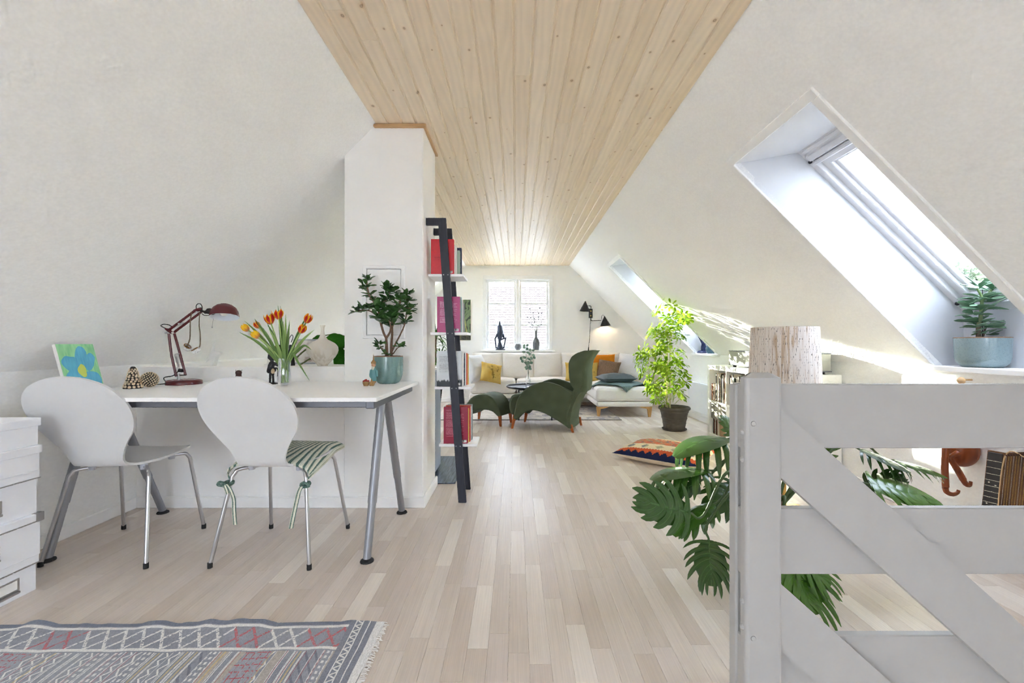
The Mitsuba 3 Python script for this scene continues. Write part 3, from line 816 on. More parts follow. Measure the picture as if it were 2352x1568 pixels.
def lobed(L, W, n=6, k=1.2, droop=0.5, gap=0.72, web=0.5, rng=random, back=0.2, fold=0.12):
    """A deeply cut leaf along +x: a midrib web and n lobes on each side."""
    parts, uvs = [], []
    def strip(C, hw, z):
        t = np.gradient(C, axis=0)
        t /= np.linalg.norm(t, axis=1, keepdims=True) + 1e-12
        nn = np.stack([-t[:, 1], t[:, 0]], 1)
        v = np.linspace(-1, 1, 5)
        XY = C[:, None] + nn[:, None] * (hw[:, None] * v[None])[..., None]
        Z = z[:, None] - 0.12 * hw[:, None] * v[None] ** 2 + 0.02 * np.abs(v[None]) * hw[:, None]
        parts.append(grid(np.concatenate([XY, Z[..., None]], -1)))
        uvs.append(np.stack([np.zeros_like(Z), np.broadcast_to(np.abs(v), Z.shape)], -1).reshape(-1, 2))
    s = np.linspace(0, 1, 12)
    strip(np.stack([s * L, s * 0], 1), np.maximum(W * web * 0.5 * np.sin(np.pi * np.clip(s * 0.9 + 0.05, 0, 1)) ** 0.7, 0.001), s * 0 + 0.0015)
    for side in (-1, 1):
        for i in range(n):
            f = (i + 0.5) / n
            s0 = 0.02 + 0.80 * f
            ang = math.radians(118 - 88 * f ** 0.8 + rng.uniform(-5, 5))
            ln = W * 0.43 * (0.62 + 0.62 * math.sin(math.pi * (0.16 + 0.72 * f)) ** 1.0) * rng.uniform(0.9, 1.08)
            if i == n - 1:
                ln *= 0.85
            w0 = L * 0.80 / n * gap
            t = np.linspace(0, 1, 8)
            a = ang - 0.42 * t - rng.uniform(0, 0.15) * t
            C = np.stack([s0 * L + ln * t * np.cos(a), side * ln * t * np.sin(a)], 1)
            hw = w0 * np.array([1.0, 0.86, 0.72, 0.64, 0.61, 0.58, 0.44, 0.08])
            strip(C, np.maximum(hw * (0.7 + 0.5 * math.sin(math.pi * f)), 0.0008), fold * ln * t - droop * ln * t ** 2 + 0.004 * rng.random())
    m, uv = trimesh.util.concatenate(parts), np.vstack(uvs)
    m.vertices = bend(np.array(m.vertices), k)
    return m, uv


def leaf_mat(key, dark, light, rough=0.35, trans=0.3, vein=None, spec=0.5):
    def f(p, n, uv):
        c = mix(srgb(*dark), srgb(*light), uv.x)
        if vein is not None:
            c = mix(c, srgb(*vein), 0.5 * (1 - smoothstep(0.02, 0.10, uv.y)))
        return c
    if trans > 0:
        scene[key] = {'type': 'principledthin', 'base_color': proc(f), 'roughness': rough, 'diff_trans': trans, 'spec_trans': 0.0, 'eta': 1.45}
    else:
        mat(key, f, rough, spec=spec)
    return key


def toned(uv, t):
    uv = np.array(uv)
    uv[:, 0] = t
    return uv

# ------------------------------------------------------------------ things on the desk and the ledge
# canvas with a blue flower, leaning on the slope
def flower(p, n, uv):
    x, y = uv.x - 0.52, uv.y - 0.42
    x = x + 0.05 * (noise(uv.x * 7, uv.y * 7, 1.0) - 0.5)
    y = y + 0.05 * (noise(uv.x * 7, uv.y * 7, 9.0) - 0.5)
    m = mi.Float(0)
    for cx, cy, rx_, ry_, a in ((-0.22, 0.16, 0.27, 0.17, -0.3), (0.06, 0.27, 0.16, 0.26, -0.25), (0.26, 0.18, 0.13, 0.22, -0.5), (-0.24, -0.12, 0.24, 0.18, 0.35), (0.14, -0.26, 0.34, 0.22, 0.25)):
        u, v = x - cx, y - cy
        q = dr.square((u * math.cos(a) + v * math.sin(a)) / rx_) + dr.square((v * math.cos(a) - u * math.sin(a)) / ry_)
        m = dr.maximum(m, dr.select(q < 1, 1.0, 0.0))
    st = noise(uv.x * 30, uv.y * 9, 3.0)
    c = mix(srgb(134, 206, 152), srgb(168, 222, 170), st)
    c = mix(c, mix(srgb(84, 172, 206), srgb(104, 190, 214), st), m)
    return mix(c, srgb(206, 218, 104), dr.select(dr.square(x / 0.11) + dr.square(y / 0.13) < 1, 1.0, 0.0))
mat('flower_paint', flower, 0.55, bump=lambda p, n, uv: noise(uv.x * 26, uv.y * 9, 3.0), scale=0.002)
mat('canvas', (228, 226, 222), 0.85)
t = thing('flower_painting', 'small canvas painted with a blue flower on mint green, leaning on the slope', 'painting')
tilt = math.radians(-15)
Rp, Tp = ry(tilt), np.array([-2.088, 2.03, ZD + 0.004])
part(t, 'canvas', mv(box(-0.016, 0.0, 0.0, 0.182, 0.0, 0.232, 0.001), Rp, Tp), 'canvas')
pv = trimesh.Trimesh([[0.0008, 0.0005, 0.0005], [0.0008, 0.1815, 0.0005], [0.0008, 0.1815, 0.2315], [0.0008, 0.0005, 0.2315]], [[0, 1, 2], [0, 2, 3]], process=False)
part(t, 'picture', mv(pv, Rp, Tp), 'flower_paint', uv=np.array([[0, 0], [1, 0], [1, 1], [0, 1]]))

# cone and ball covered in wood slices
mat('soot_black', (30, 26, 24), 0.7)
mat('wood_slice', lambda p, n, uv: mix(srgb(236, 224, 200), srgb(200, 172, 136), noise(p.x * 60, p.y * 60, p.z * 60)), 0.7)
def slice_disc(p, nrm, r):
    m = lathe([(0, 0.0032), (r * 0.9, 0.0028), (r, 0.001), (r, -0.002)], 9)
    return place(mv(m, ry(math.pi / 2)), p, nrm)
rng = random.Random(11)
t = thing('cone_ornament', 'cone ornament covered in round wood slices on the desk', 'ornament')
C = np.array([-1.972, 2.245, ZD])
part(t, 'core', lathe([(0, 0), (0.040, 0), (0.040, 0.004), (0.013, 0.104), (0.006, 0.112), (0, 0.112)], 20, C), 'soot_black', smooth=30)
ds = []
z = 0.010
while z < 0.104:
    R_ = 0.040 - 0.027 * z / 0.104
    r0 = 0.0088 - 0.004 * z / 0.104
    k = int(2 * math.pi * R_ / (2 * r0 + 0.0008))
    ph = rng.random()
    for q in range(k):
        a = (q + ph) / k * 2 * math.pi
        ds.append(slice_disc(C + [R_ * math.cos(a), R_ * math.sin(a), z + rng.uniform(-.002, .002)], (math.cos(a), math.sin(a), 0.27), r0 * rng.uniform(0.72, 1.0)))
    z += r0 * 1.6
part(t, 'wood_slice', cat(*ds), 'wood_slice', smooth=30, kind='stuff')
t = thing('ball_ornament', 'ball ornament covered in round wood slices beside the cone', 'ornament')
C = np.array([-1.925, 2.29, ZD + 0.041])
part(t, 'core', mv(trimesh.creation.icosphere(3, 0.0388), t=C), 'soot_black', smooth=True)
ds = []
for q in range(170):
    zf = 1 - 2 * (q + 0.5) / 170
    a = q * 2.399963
    nrm = np.array([math.sqrt(1 - zf * zf) * math.cos(a), math.sqrt(1 - zf * zf) * math.sin(a), zf])
    ds.append(slice_disc(C + nrm * 0.0375, nrm, rng.uniform(0.0031, 0.0046)))
part(t, 'wood_slice', cat(*ds), 'wood_slice', smooth=30, kind='stuff')

# red architect lamp
mat('lamp_red', (84, 12, 20), 0.22, spec=0.6, clearcoat=0.6)
mat('cable_black', (20, 20, 22), 0.5)
mat('lamp_inner', (228, 232, 238), 0.4)
mat('bulb_white', (246, 244, 236), 0.3)
t = thing('desk_lamp', 'dark red jointed architect lamp with a dome shade on the desk', 'lamp')
YL = 2.475
P_ = lambda px, py, dy=0.0: at(px, py, YL) + np.array([0, dy, 0])
bc = np.array([P_(423, 880)[0], YL, ZD])
part(t, 'base', lathe([(0, 0.026), (0.070, 0.026), (0.080, 0.024), (0.085, 0.018), (0.087, 0.004), (0.086, 0.0), (0, 0)], 40, bc), 'lamp_red', smooth=40)
part(t, 'stem', tube([P_(410.5, 872), P_(410, 858)], 0.008, 14), 'chrome', smooth=40)
bars = []
lower = part(t, 'lower_arm', cat(tube([P_(408, 864, -0.01), P_(397, 815, -0.01), P_(391, 766, -0.01)], 0.0068, 10), tube([P_(424, 862, 0.008), P_(411, 812, 0.008), P_(398, 766, 0.008)], 0.0068, 10)), 'lamp_red', smooth=40)
def spring(a, b, r, turns):
    a, b = np.asarray(a), np.asarray(b)
    u = np.linspace(0, 1, turns * 8)
    Fm = frame_of(b - a)
    c = a + (b - a) * u[:, None] + r * (np.cos(u * turns * 2 * np.pi)[:, None] * Fm[:, 1] + np.sin(u * turns * 2 * np.pi)[:, None] * Fm[:, 2])
    return tube(c, 0.0013, 5)
part(lower, 'spring', cat(spring(P_(405, 813, -0.008), P_(413, 843, -0.008), 0.0045, 22), spring(P_(408, 813, 0.008), P_(418, 842, 0.008), 0.0045, 22), tube([P_(402, 813), P_(412, 812)], 0.002, 6)), 'chrome')
part(lower, 'bracket', cat(tube([P_(411, 850), P_(419, 851)], 0.010, 8), tube([P_(407, 862), P_(427, 861)], 0.003, 8)), 'soot_black')
part(t, 'elbow', cat(tube([P_(385, 757), P_(395, 764)], 0.0085, 10), tube([P_(386, 756, -.016), P_(386, 756, .016)], 0.006, 10)), 'lamp_red', smooth=40)
part(t, 'wing_nut', cat(*[mv(lathe([(0, .006), (.006, .005), (.007, 0), (.006, -.005), (0, -.006)], 12), t=P_(x, y, -0.014)) for x, y in ((386, 764), (401, 764), (456, 717), (416, 744))]), 'chrome', smooth=True)
upper = part(t, 'upper_arm', cat(tube([P_(392, 757, -0.009), P_(455, 710, -0.009)], 0.0066, 10), tube([P_(397, 763, 0.008), P_(460, 716, 0.008)], 0.0066, 10), tube([P_(447, 714), P_(462, 709)], 0.0095, 10)), 'lamp_red', smooth=40)
part(upper, 'spring', spring(P_(393, 754, -0.004), P_(422, 741, -0.004), 0.005, 20), 'chrome')
part(t, 'neck', cat(tube([P_(460, 712), P_(471, 717)], 0.006, 10), tube(curve([P_(464, 720), P_(470, 724), P_(481, 724)], 8), 0.0022, 6)), 'soot_black', smooth=40)
part(t, 'socket', cat(tube([P_(470, 717), P_(480, 714.5)], [0.008, 0.0145], 16), tube([P_(478, 714.5), P_(483, 714)], 0.0165, 16), tube([P_(482, 715), P_(490, 716)], [0.016, 0.018], 16)), 'soot_black', smooth=40)
# the shade: a dome whose open side looks down and a little to the left and towards the room
prof = [(0.0015, 0.076), (0.022, 0.0735), (0.042, 0.064), (0.057, 0.050), (0.067, 0.032), (0.0718, 0.012), (0.0725, 0.0), (0.0725, -0.003), (0.0705, -0.003), (0.0700, 0.0), (0.0690, 0.012), (0.0645, 0.031), (0.0550, 0.048), (0.0405, 0.0615), (0.021, 0.0710), (0.0015, 0.0735)]
dome = lathe(prof[:8], 40)
inner = lathe(prof[7:], 40)
Rd = ry(math.radians(-7)) @ rx(math.radians(-13))
o = P_(515.5, 727)
part(t, 'shade', mv(dome, Rd, o), 'lamp_red', smooth=40)
part(t, 'shade_lining', mv(inner, Rd, o), 'lamp_inner', smooth=40)
part(t, 'bulb', mv(lathe([(0.001, 0.0), (0.012, 0.002), (0.020, 0.010), (0.022, 0.02), (0.018, 0.032), (0.012, 0.042), (0.012, 0.062)], 20), Rd, o + [-0.006, 0, 0.006]), 'bulb_white', smooth=True)
part(t, 'pull_switch', cat(tube([P_(490, 731), P_(487.5, 750)], 0.0014, 6), mv(trimesh.creation.icosphere(2, 0.0042), t=P_(487.3, 751.5))), 'box_metal', smooth=True)
part(t, 'cable', cat(tube(curve([P_(386, 756), P_(376, 752), P_(369.5, 747.5), P_(376, 744.5), P_(388, 746), P_(398, 752)], 30), 0.0026, 7),
                     tube(curve([P_(451, 708), P_(450.5, 702), P_(455, 697.5), P_(461, 698.5), P_(464.5, 706), P_(463.5, 713)], 30), 0.0024, 7),
                     tube(curve([P_(412, 846), P_(406, 856), P_(396, 863), P_(378, 866)[:1].tolist() + [2.47, ZD + 0.036], [-1.93, 2.40, ZD + 0.012], [-1.99, 2.38, ZD + 0.006], [-2.075, 2.345, ZD + 0.005]], 48), 0.0026, 7)), 'cable_black', smooth=True)
part(t, 'inline_switch', mv(rbox(0.042, 0.014, 0.016, 0.005, 3), rz(math.radians(20)), (-2.045, 2.355, ZD + 0.008)), 'cable_black', smooth=40)
# a pair of little felt slippers hanging from it
mat('slipper_white', lambda p, n, uv: mix(srgb(232, 232, 230), srgb(120, 120, 124), 0.6 * smoothstep(0.55, 0.65, noise(p.x * 260, p.y * 260, p.z * 260))), 0.8)
mat('slipper_leather', (136, 96, 54), 0.6)
mat('strap_brown', (110, 94, 74), 0.7)
for (sx, sy, rot, strap) in ((437, 797, 0.7, [(445, 716), (441.5, 735), (440.5, 776)]), (457, 805, -0.45, [(463, 716), (461.5, 745), (464, 770), (462.5, 796)])):
    t = thing('hanging_slipper', 'tiny white and brown slipper hanging from the red lamp, the ' + ('left of the two' if sx < 450 else 'right of the two'), 'slipper', 'pair of tiny slippers hanging from the lamp')
    o = P_(sx, sy, -0.025)
    Rr = ry(rot) @ rx(0.5)
    a = np.linspace(0, 2 * np.pi, 29)[:-1]
    ring = lambda r, z, e: np.stack([r * np.cos(a) * 1.35 + 0.002, r * np.sin(a) * e, np.full_like(a, z)], 1)
    sl = grid(np.stack([ring(0.0165, -0.010, 0.9), ring(0.0185, -0.004, 0.95), ring(0.0185, 0.004, 0.95), ring(0.0155, 0.010, 0.9), ring(0.0130, 0.010, 0.85), ring(0.0150, 0.003, 0.9), ring(0.0150, -0.008, 0.9)]), closed_v=True)
    part(t, 'upper', mv(sl, Rr, o), 'slipper_white', smooth=40)
    part(t, 'sole', mv(grid(np.stack([ring(0.0168, -0.0105, 0.92), ring(0.0001, -0.0105, 0.9)]), closed_v=True), Rr, o), 'slipper_leather')
    part(t, 'lining', mv(cat(grid(np.stack([ring(0.0148, -0.007, 0.88), ring(0.0001, -0.007, 0.9)]), closed_v=True), tube(ring(0.0145, 0.0105, 0.86), 0.0022, 6, closed=True)), Rr, o), 'slipper_leather', smooth=40)
    pts = [P_(x, y, -0.014) for x, y in strap] + [o + Rr @ np.array([0, 0, 0.010])]
    part(t, 'strap', tube(curve(pts, 20), np.linspace(0.0022, 0.0034, len(curve(pts, 20))), 6), 'strap_brown', smooth=True)

# folded white sculpture on the ledge
mat('bisque', (240, 240, 238), 0.55, spec=0.3)
P3 = lambda px, py, dy=0.0: at(px, py, 2.775) + np.array([0, dy, 0])
pts = [(466, 840), (474, 834), (480, 822), (484, 812), (489, 804), (491, 806), (498, 808), (505, 808), (508, 814), (503, 818), (500, 828), (497, 841)]
poly = Polygon([(P3(*q)[0], P3(*q)[2]) for q in pts]).buffer(0)
m = prism_xz(poly, 2.745, 2.800)
v = np.array(m.vertices)
v[:, 1] = 2.775 + (v[:, 1] - 2.7725) * (1 - 0.75 * np.clip((v[:, 2] - 0.86) / 0.10, 0, 1)) + 0.02 * np.sin((v[:, 0]) * 60)
m.vertices = v
horn = tube([P3(488, 812), P3(490, 800), P3(493.5, 790), P3(495, 782)], [0.014, 0.009, 0.0035, 0.0012], 10)
m = soft(unman(man(m) + man(horn)), 0.007, 8)
m.apply_translation([0, 0, 0.859 - m.bounds[0][2]])
solo('paper_sculpture', m, 'bisque', 'white folded abstract sculpture with a thin horn on the ledge behind the lamp', 'sculpture', smooth=50)
# small horned wooden beetle figure that peeps over the middle chair
mat('dark_wood', (66, 38, 30), 0.45)
t = thing('beetle_figure', 'small dark wooden horned figure peeping over the right-hand chair back', 'figurine')
o = at(548, 853, 2.48)
part(t, 'body', lathe([(0, 0), (0.018, 0), (0.024, 0.012), (0.021, 0.035), (0.013, 0.050), (0.0165, 0.062), (0.015, o[2] - ZD + 0.001), (0.006, o[2] - ZD + 0.007), (0, o[2] - ZD + 0.008)], 20, (o[0], 2.48, ZD)), 'dark_wood', smooth=40)
part(t, 'horn', cat(*[mv(trimesh.creation.icosphere(1, 0.0022), t=at(x, 850, 2.48)) for x in (541.5, 555.5)], *[tube([at(548 + s * 3, 855, 2.48), at(548 + s * 7.2, 850, 2.48)], 0.0009, 5) for s in (-1, 1)]), 'soot_black')

# black figurine, and the dark bird and black bottle behind the tulips
mat('bronze_black', (30, 29, 34), 0.45, spec=0.5)
def skin(bones, edge=0.006, it=10, cls=True):
    """One continuous body from bones ((p, r), (q, s)): hulls of spheres, joined and smoothed."""
    parts = []
    for (p, r), (q, s) in bones:
        a = m3.Manifold.sphere(r, 14).translate([float(x) for x in p])
        b = m3.Manifold.sphere(s, 14).translate([float(x) for x in q])
        parts.append(m3.Manifold.batch_hull([a, b]))
    m = m3.Manifold.batch_boolean(parts, m3.OpType.Add).refine_to_length(edge)
    m = unman(m)
    m = trimesh.Trimesh(m.vertices, m.faces, process=True)
    if it:
        trimesh.smoothing.filter_taubin(m, iterations=it)
    return m
YF = 2.5
Q = lambda px, py, dy=0.0: at(px, py, YF) + np.array([0, dy, 0])
t = thing('black_figurine', 'black bronze figurine with pointed ears on the desk left of the tulips', 'figurine')
zf = ZD + 0.008
body = skin([((Q(622, 821)), .016), ], 0.006) if False else skin([
    ((Q(622, 820), .017), (Q(625, 824), .014)), ((Q(624, 828), .008), (Q(626, 836), .012)), ((Q(626, 836), .013), (Q(622, 846), .017)), ((Q(622, 846), .019), (Q(618, 852), .013)), ((Q(622, 846), .018), (Q(629, 850), .012)),
    ((Q(628, 833), .008), (Q(637, 839), .006)), ((Q(637, 839), .006), (Q(643, 838), .004)), ((Q(621, 833), .007), (Q(617, 842), .006)),
    ((Q(621, 850), .007), ((Q(620, 870)[0], YF, zf), .0055)), ((Q(626, 850), .007), ((Q(628, 870)[0], YF, zf), .0055))], 0.005, 4)
part(t, 'body', body, 'bronze_black', smooth=60)
for x in (617.5, 623):
    part(t, 'ear', tube([Q(x, 816), Q(x + 1, 809)], [0.006, 0.0008], 8), 'bronze_black', smooth=40)
part(t, 'tail', tube(curve([Q(630, 846), Q(637, 846), Q(639, 855), Q(638, 864)], 14), [0.006] * 4 + [0.0045] * (len(curve([Q(630, 846), Q(637, 846), Q(639, 855), Q(638, 864)], 14)) - 4), 8), 'bronze_black', smooth=True)
part(t, 'base', lathe([(0, 0.006), (0.034, 0.006), (0.036, 0.003), (0.036, 0), (0, 0)], 24, (Q(625, 0)[0], YF, ZD)), 'bronze_black', smooth=40)
mat('pale_stone', (196, 172, 138), 0.6)
t = thing('stone_egg', 'small pale stone egg on a dark holder beside the black figurine', 'ornament')
o = Q(633.5, 852, -0.03)
part(t, 'egg', mv(trimesh.creation.icosphere(3, 1.0), t=o, s=(0.0095, 0.0095, 0.017)), 'pale_stone', smooth=True)
part(t, 'holder', lathe([(0, 0), (0.016, 0), (0.016, 0.004), (0.004, 0.010), (0.004, 0.045), (0.009, o[2] - ZD - 0.012), (0.007, o[2] - ZD - 0.013), (0, o[2] - ZD - 0.016)], 16, (o[0], o[1], ZD)), 'soot_black', smooth=40)
G = lambda px, py, dy=0.0: at(px, py, 2.80) + np.array([0, dy, 0])
mat('bird_brown', (52, 34, 30), 0.5)
mat('beak_brown', (128, 68, 44), 0.5)
t = thing('wooden_bird', 'slim dark brown wooden bird with a reddish beak behind the tulip leaves', 'figurine')
part(t, 'body', cat(lathe([(0, 0), (0.020, 0), (0.022, 0.010), (0.017, 0.06), (0.011, 0.10), (0.009, 0.122), (0.006, 0.132), (0, 0.134)], 18, (G(641, 0)[0], 2.80, 0.859))), 'bird_brown', smooth=40)
part(t, 'beak', tube([G(641, 801), G(636, 797), G(631, 795)], [0.008, 0.009, 0.003], 8), 'beak_brown', smooth=40)
t = thing('black_bottle', 'black bottle with a thin looped handle behind the tulips', 'bottle')
part(t, 'body', lathe([(0, 0), (0.026, 0), (0.028, 0.006), (0.0225, 0.05), (0.013, 0.088), (0.009, 0.11), (0.009, 0.128), (0.0065, 0.134), (0, 0.134)], 20, (G(667, 0)[0], 2.80, 0.859)), 'bronze_black', smooth=40)
part(t, 'handle', tube(curve([G(663, 789), G(664, 778), G(670, 769), G(673, 774), G(669, 786)], 24), 0.0022, 6), 'bronze_black', smooth=True)
t = thing('candle_cup', 'slender white candle cup on the ledge behind the black figurine', 'candle holder')
o = at(614, 838, 2.86)
part(t, 'stem', lathe([(0, 0), (0.02, 0), (0.019, 0.004), (0.005, 0.008), (0.0042, 0.04), (0.0055, 0.115), (0.012, 0.128), (0.0135, 0.134), (0.011, 0.134), (0.004, 0.12)], 20, (o[0], 2.86, 0.859)), 'bisque', smooth=40)

# ------------------------------------------------------------------ glass vase of tulips
scene['clear_glass'] = {'type': 'dielectric', 'int_ior': 1.5}
scene['water'] = {'type': 'dielectric', 'int_ior': 1.33}
VX, VY = -1.246, 2.35
t = thing('tulip_vase', 'ribbed clear glass vase holding the tulips on the desk', 'vase')
n = 48
a = np.arange(n) * 2 * np.pi / n
def ribbed(prof, rib):
    return grid(np.stack([np.stack([VX + (r + rib * np.cos(a * 12)) * np.cos(a), VY + (r + rib * np.cos(a * 12)) * np.sin(a), np.full(n, ZD + z)], 1) for r, z in prof]), closed_v=True)
part(t, 'glass', ribbed([(0.0002, 0.0005), (0.030, 0.0005), (0.033, 0.006), (0.034, 0.05), (0.0305, 0.085), (0.029, 0.105), (0.0325, 0.150), (0.0305, 0.1512), (0.0268, 0.105), (0.0282, 0.085), (0.0312, 0.05), (0.0302, 0.010), (0.0002, 0.008)], 0.0007), 'clear_glass', smooth=True)
part(t, 'water', lathe([(0.0002, 0.0085), (0.0290, 0.0105), (0.0298, 0.05), (0.0270, 0.085), (0.0002, 0.085)], 32, (VX, VY, ZD)), 'water', smooth=40)
leaf_mat('tulip_leaf', (76, 112, 62), (150, 178, 110), 0.4, 0.35)
leaf_mat('tulip_stem', (120, 150, 80), (170, 196, 120), 0.45, 0.0)
def petal_color(p, n, uv):
    s, e = uv.y, uv.x                    # along the petal, and across (1 at its edges)
    edge = smoothstep(0.35, 0.95, e + 0.45 * smoothstep(0.55, 1.0, s) + 0.2 * (noise(p.x * 200, p.y * 200, p.z * 60) - 0.5))
    c = mix(srgb(188, 44, 44), srgb(206, 84, 84), smoothstep(0.5, 0.0, s))
    return mix(c, srgb(244, 190, 40), edge)
scene['tulip_petal'] = {'type': 'principledthin', 'base_color': proc(petal_color), 'roughness': 0.45, 'diff_trans': 0.5, 'eta': 1.4}
scene['tulip_petal_yellow'] = {'type': 'principledthin', 'base_color': proc(lambda p, n, uv: mix(srgb(214, 120, 110), srgb(246, 204, 56), smoothstep(0.1, 0.55, uv.y + 0.3 * uv.x))), 'roughness': 0.45, 'diff_trans': 0.5, 'eta': 1.4}
rng = random.Random(21)
heads = [(564, 753, 0.00, 'yellow tulip lowest at the far left of the bouquet', 'y', 0.92), (583, 746, 0.03, 'orange tulip half hidden behind leaves at the left of the bouquet', 'r', 0.8), (592, 769, -0.02, 'pale pink and yellow tulip drooping lowest in the bouquet', 'y', 0.95),
         (622, 734, -0.01, 'red tulip with yellow tips, left of the topmost tulip', 'r', 1.1), (639, 723, 0.0, 'topmost yellow and red tulip with its petals opening', 'r', 1.05), (707, 732, 0.0, 'deep red tulip with a yellow rim at the upper right of the bouquet', 'r', 1.05), (698, 756, -0.02, 'orange tulip right of the bouquet, just below the deep red one', 'r', 1.0)]
for i, (px, py, dy, lab, kind, sc) in enumerate(heads):
    t = thing('tulip', lab, 'tulip')
    h = at(px, py, VY) + np.array([0, dy, 0])
    b = np.array([VX + rng.uniform(-.015, .015), VY + rng.uniform(-.015, .015), ZD + 0.02])
    neck = np.array([VX + (h[0] - VX) * 0.16, VY + dy * 0.1, ZD + 0.145])
    d = h - neck
    side = d[0]
    c = curve([b, (b + neck) / 2, neck, neck + d * 0.45 + [0, 0, 0.03 * abs(side) * 3], h], 28)
    st = tube(c, 0.0036, 7)
    part(t, 'stem', st, 'tulip_stem', smooth=True, uv=np.tile([[rng.random(), 0.5]], (len(st.vertices), 1)))
    axis = c[-1] - c[-3] + np.array([0, 0, 0.004])
    Fm = frame_of(axis)
    H = 0.051 * sc
    for q in range(6):
        ss = np.linspace(0, 1, 9)
        vv = np.linspace(-1, 1, 7)
        openness = (0.0, 0.02, 0.02, 0.10, 0.22, 0.02, 0.02)[i] * (1.6 if q % 2 else 0.6) + 0.04
        rad = H * (0.40 * np.sin(np.pi * np.clip(ss * 0.86 + 0.06, 0, 1)) ** 0.6 + openness * ss ** 2) * (1.0 if q % 2 else 0.93)
        wid = 0.95 * np.sin(np.pi * np.clip(ss * 0.93 + 0.05, 0, 1)) ** 0.65
        ang = q * math.pi / 3 + vv[None] * wid[:, None] * 0.72
        X = np.broadcast_to((ss * H - 0.06 * H)[:, None], ang.shape) - 0.10 * H * (vv[None] ** 2) * ss[:, None]
        pts = np.stack([X, rad[:, None] * np.cos(ang), rad[:, None] * np.sin(ang)], -1)
        m = grid(pts @ Fm.T + h - axis / np.linalg.norm(axis) * H * 0.4)
        uv = np.stack([np.broadcast_to(np.abs(vv), ang.shape), np.broadcast_to(ss[:, None], ang.shape)], -1).reshape(-1, 2)
        part(t, 'petal', m, 'tulip_petal' if kind == 'r' else 'tulip_petal_yellow', smooth=True, uv=uv)
tips = [((556, 736), 0, 0.02), ((577, 732), 0, 0.03), ((588, 733), 1, -.01), ((550, 763), 2, 0.0), ((636, 700), 4, 0.01), ((650, 721), 4, 0.03), ((661, 735), 3, 0.02), ((702, 723), 5, 0.02), ((722, 757), 6, 0.0), ((606, 741), 1, 0.03), ((623, 756), 3, -.02), ((640, 702), 4, 0.02), ((655, 738), 6, -.02)]
def tulip_leaf(owner, pts, W):
    c = curve(pts, 18)
    s = np.linspace(0, 1, len(c))
    w = W / 2 * np.clip(np.minimum(0.35 + s * 1.6, 1), 0, 1) * (1 - s ** 3.0) ** 0.9 + 0.0004
    t_ = np.gradient(c, axis=0)
    t_ /= np.linalg.norm(t_, axis=1, keepdims=True)
    ref = np.array([0.35, -0.9, 0.25])
    sd = np.cross(t_, ref)
    sd /= np.linalg.norm(sd, axis=1, keepdims=True)
    nn = np.cross(sd, t_)
    v = np.linspace(-1, 1, 5)
    P = c[:, None] + sd[:, None] * (w[:, None] * v[None])[..., None] + nn[:, None] * (0.5 * w[:, None] * np.abs(v[None]) ** 1.5)[..., None]
    tone = rng.random()
    part(owner, 'leaf', grid(P), 'tulip_leaf', smooth=True, uv=np.tile([[tone, 0.5]], (P.shape[0] * 5, 1)))
tulips = [k for k in labels if k.startswith('tulip') and not k.startswith('tulip_vase')]
for (px, py), own, dy in tips:
    h = at(px, py, VY) + np.array([0, dy, 0])
    nk = np.array([VX + (h[0] - VX) * 0.14, VY + dy * 0.2, ZD + 0.13])
    d = h - nk
    tulip_leaf(tulips[own], [nk - [0.0, 0, 0.05], nk, nk + d * 0.5 + [0, 0, 0.022 * (abs(d[0]) > 0.05)], h], 0.020)
tulip_leaf(tulips[6], [np.array([VX + .01, VY, ZD + 0.13]), at(684, 806, VY), at(700, 794, VY - .02), at(715, 803, VY - 0.03)], 0.016)
tulip_leaf(tulips[5], [np.array([VX + .02, VY - .01, ZD + 0.13]), at(672, 812, VY - .03), at(686, 834, VY - .04), at(711, 874, VY - .06)], 0.014)

# ------------------------------------------------------------------ white bottle vase, picture and split-leaf plant on the ledge
def craze(p, n, uv):
    v = noise(p.x * 90, p.y * 90, p.z * 14)
    return mix(srgb(226, 220, 210), srgb(200, 190, 174), 0.7 * smoothstep(0.35, 0.75, v) * smoothstep(1.0, 0.9, p.z))
mat('pale_ceramic', craze, 0.5)
pf = [(0, 841), (11, 841), (11.5, 838.5), (14.5, 835), (20, 829), (27, 821), (32.5, 812), (34.2, 804), (33, 797), (28, 790), (20, 785), (11, 780.5), (7.5, 776), (5.0, 769), (3.5, 760), (3.4, 754), (4.8, 750), (6.8, 748), (5.5, 747.6), (3.0, 751), (2.4, 757)]
k = 2.75 / 1000
solo('bottle_vase', lathe([(r * k, (841 - y) * k) for r, y in pf], 48, (at(741, 0, 2.75)[0], 2.75, 0.8595)), 'pale_ceramic', 'cream round-bellied ceramic vase with a thin neck on the ledge', 'vase', smooth=50)
mat('art_paper', lambda p, n, uv: mix(srgb(236, 234, 230), srgb(196, 184, 176), 0.8 * smoothstep(0.55, 0.72, fbm(p.x * 30, p.y * 30, p.z * 30, 4))), 0.8)
mat('silver_frame', (196, 200, 206), 0.25, metallic=0.8)
t = thing('framed_picture', 'picture in a thin silver frame standing on the ledge behind the cream vase', 'picture')
fx0, fx1 = at(672, 0, 3.0)[0], at(742, 0, 3.0)[0]
Rf, Tf = rx(math.radians(-6)), np.array([0, 3.0, 0.8605])
part(t, 'frame', mv(cat(box(fx0, fx1, -0.008, 0.008, 0.162, 0.172, .002), box(fx0, fx1, -0.008, 0.008, 0, 0.010, .002), box(fx0, fx0 + 0.01, -0.008, 0.008, 0, 0.172, .002), box(fx1 - 0.01, fx1, -0.008, 0.008, 0, 0.172, .002)), Rf, Tf), 'silver_frame')
part(t, 'print', mv(box(fx0 + 0.009, fx1 - 0.009, -0.002, 0.006, 0.009, 0.163), Rf, Tf), 'art_paper')
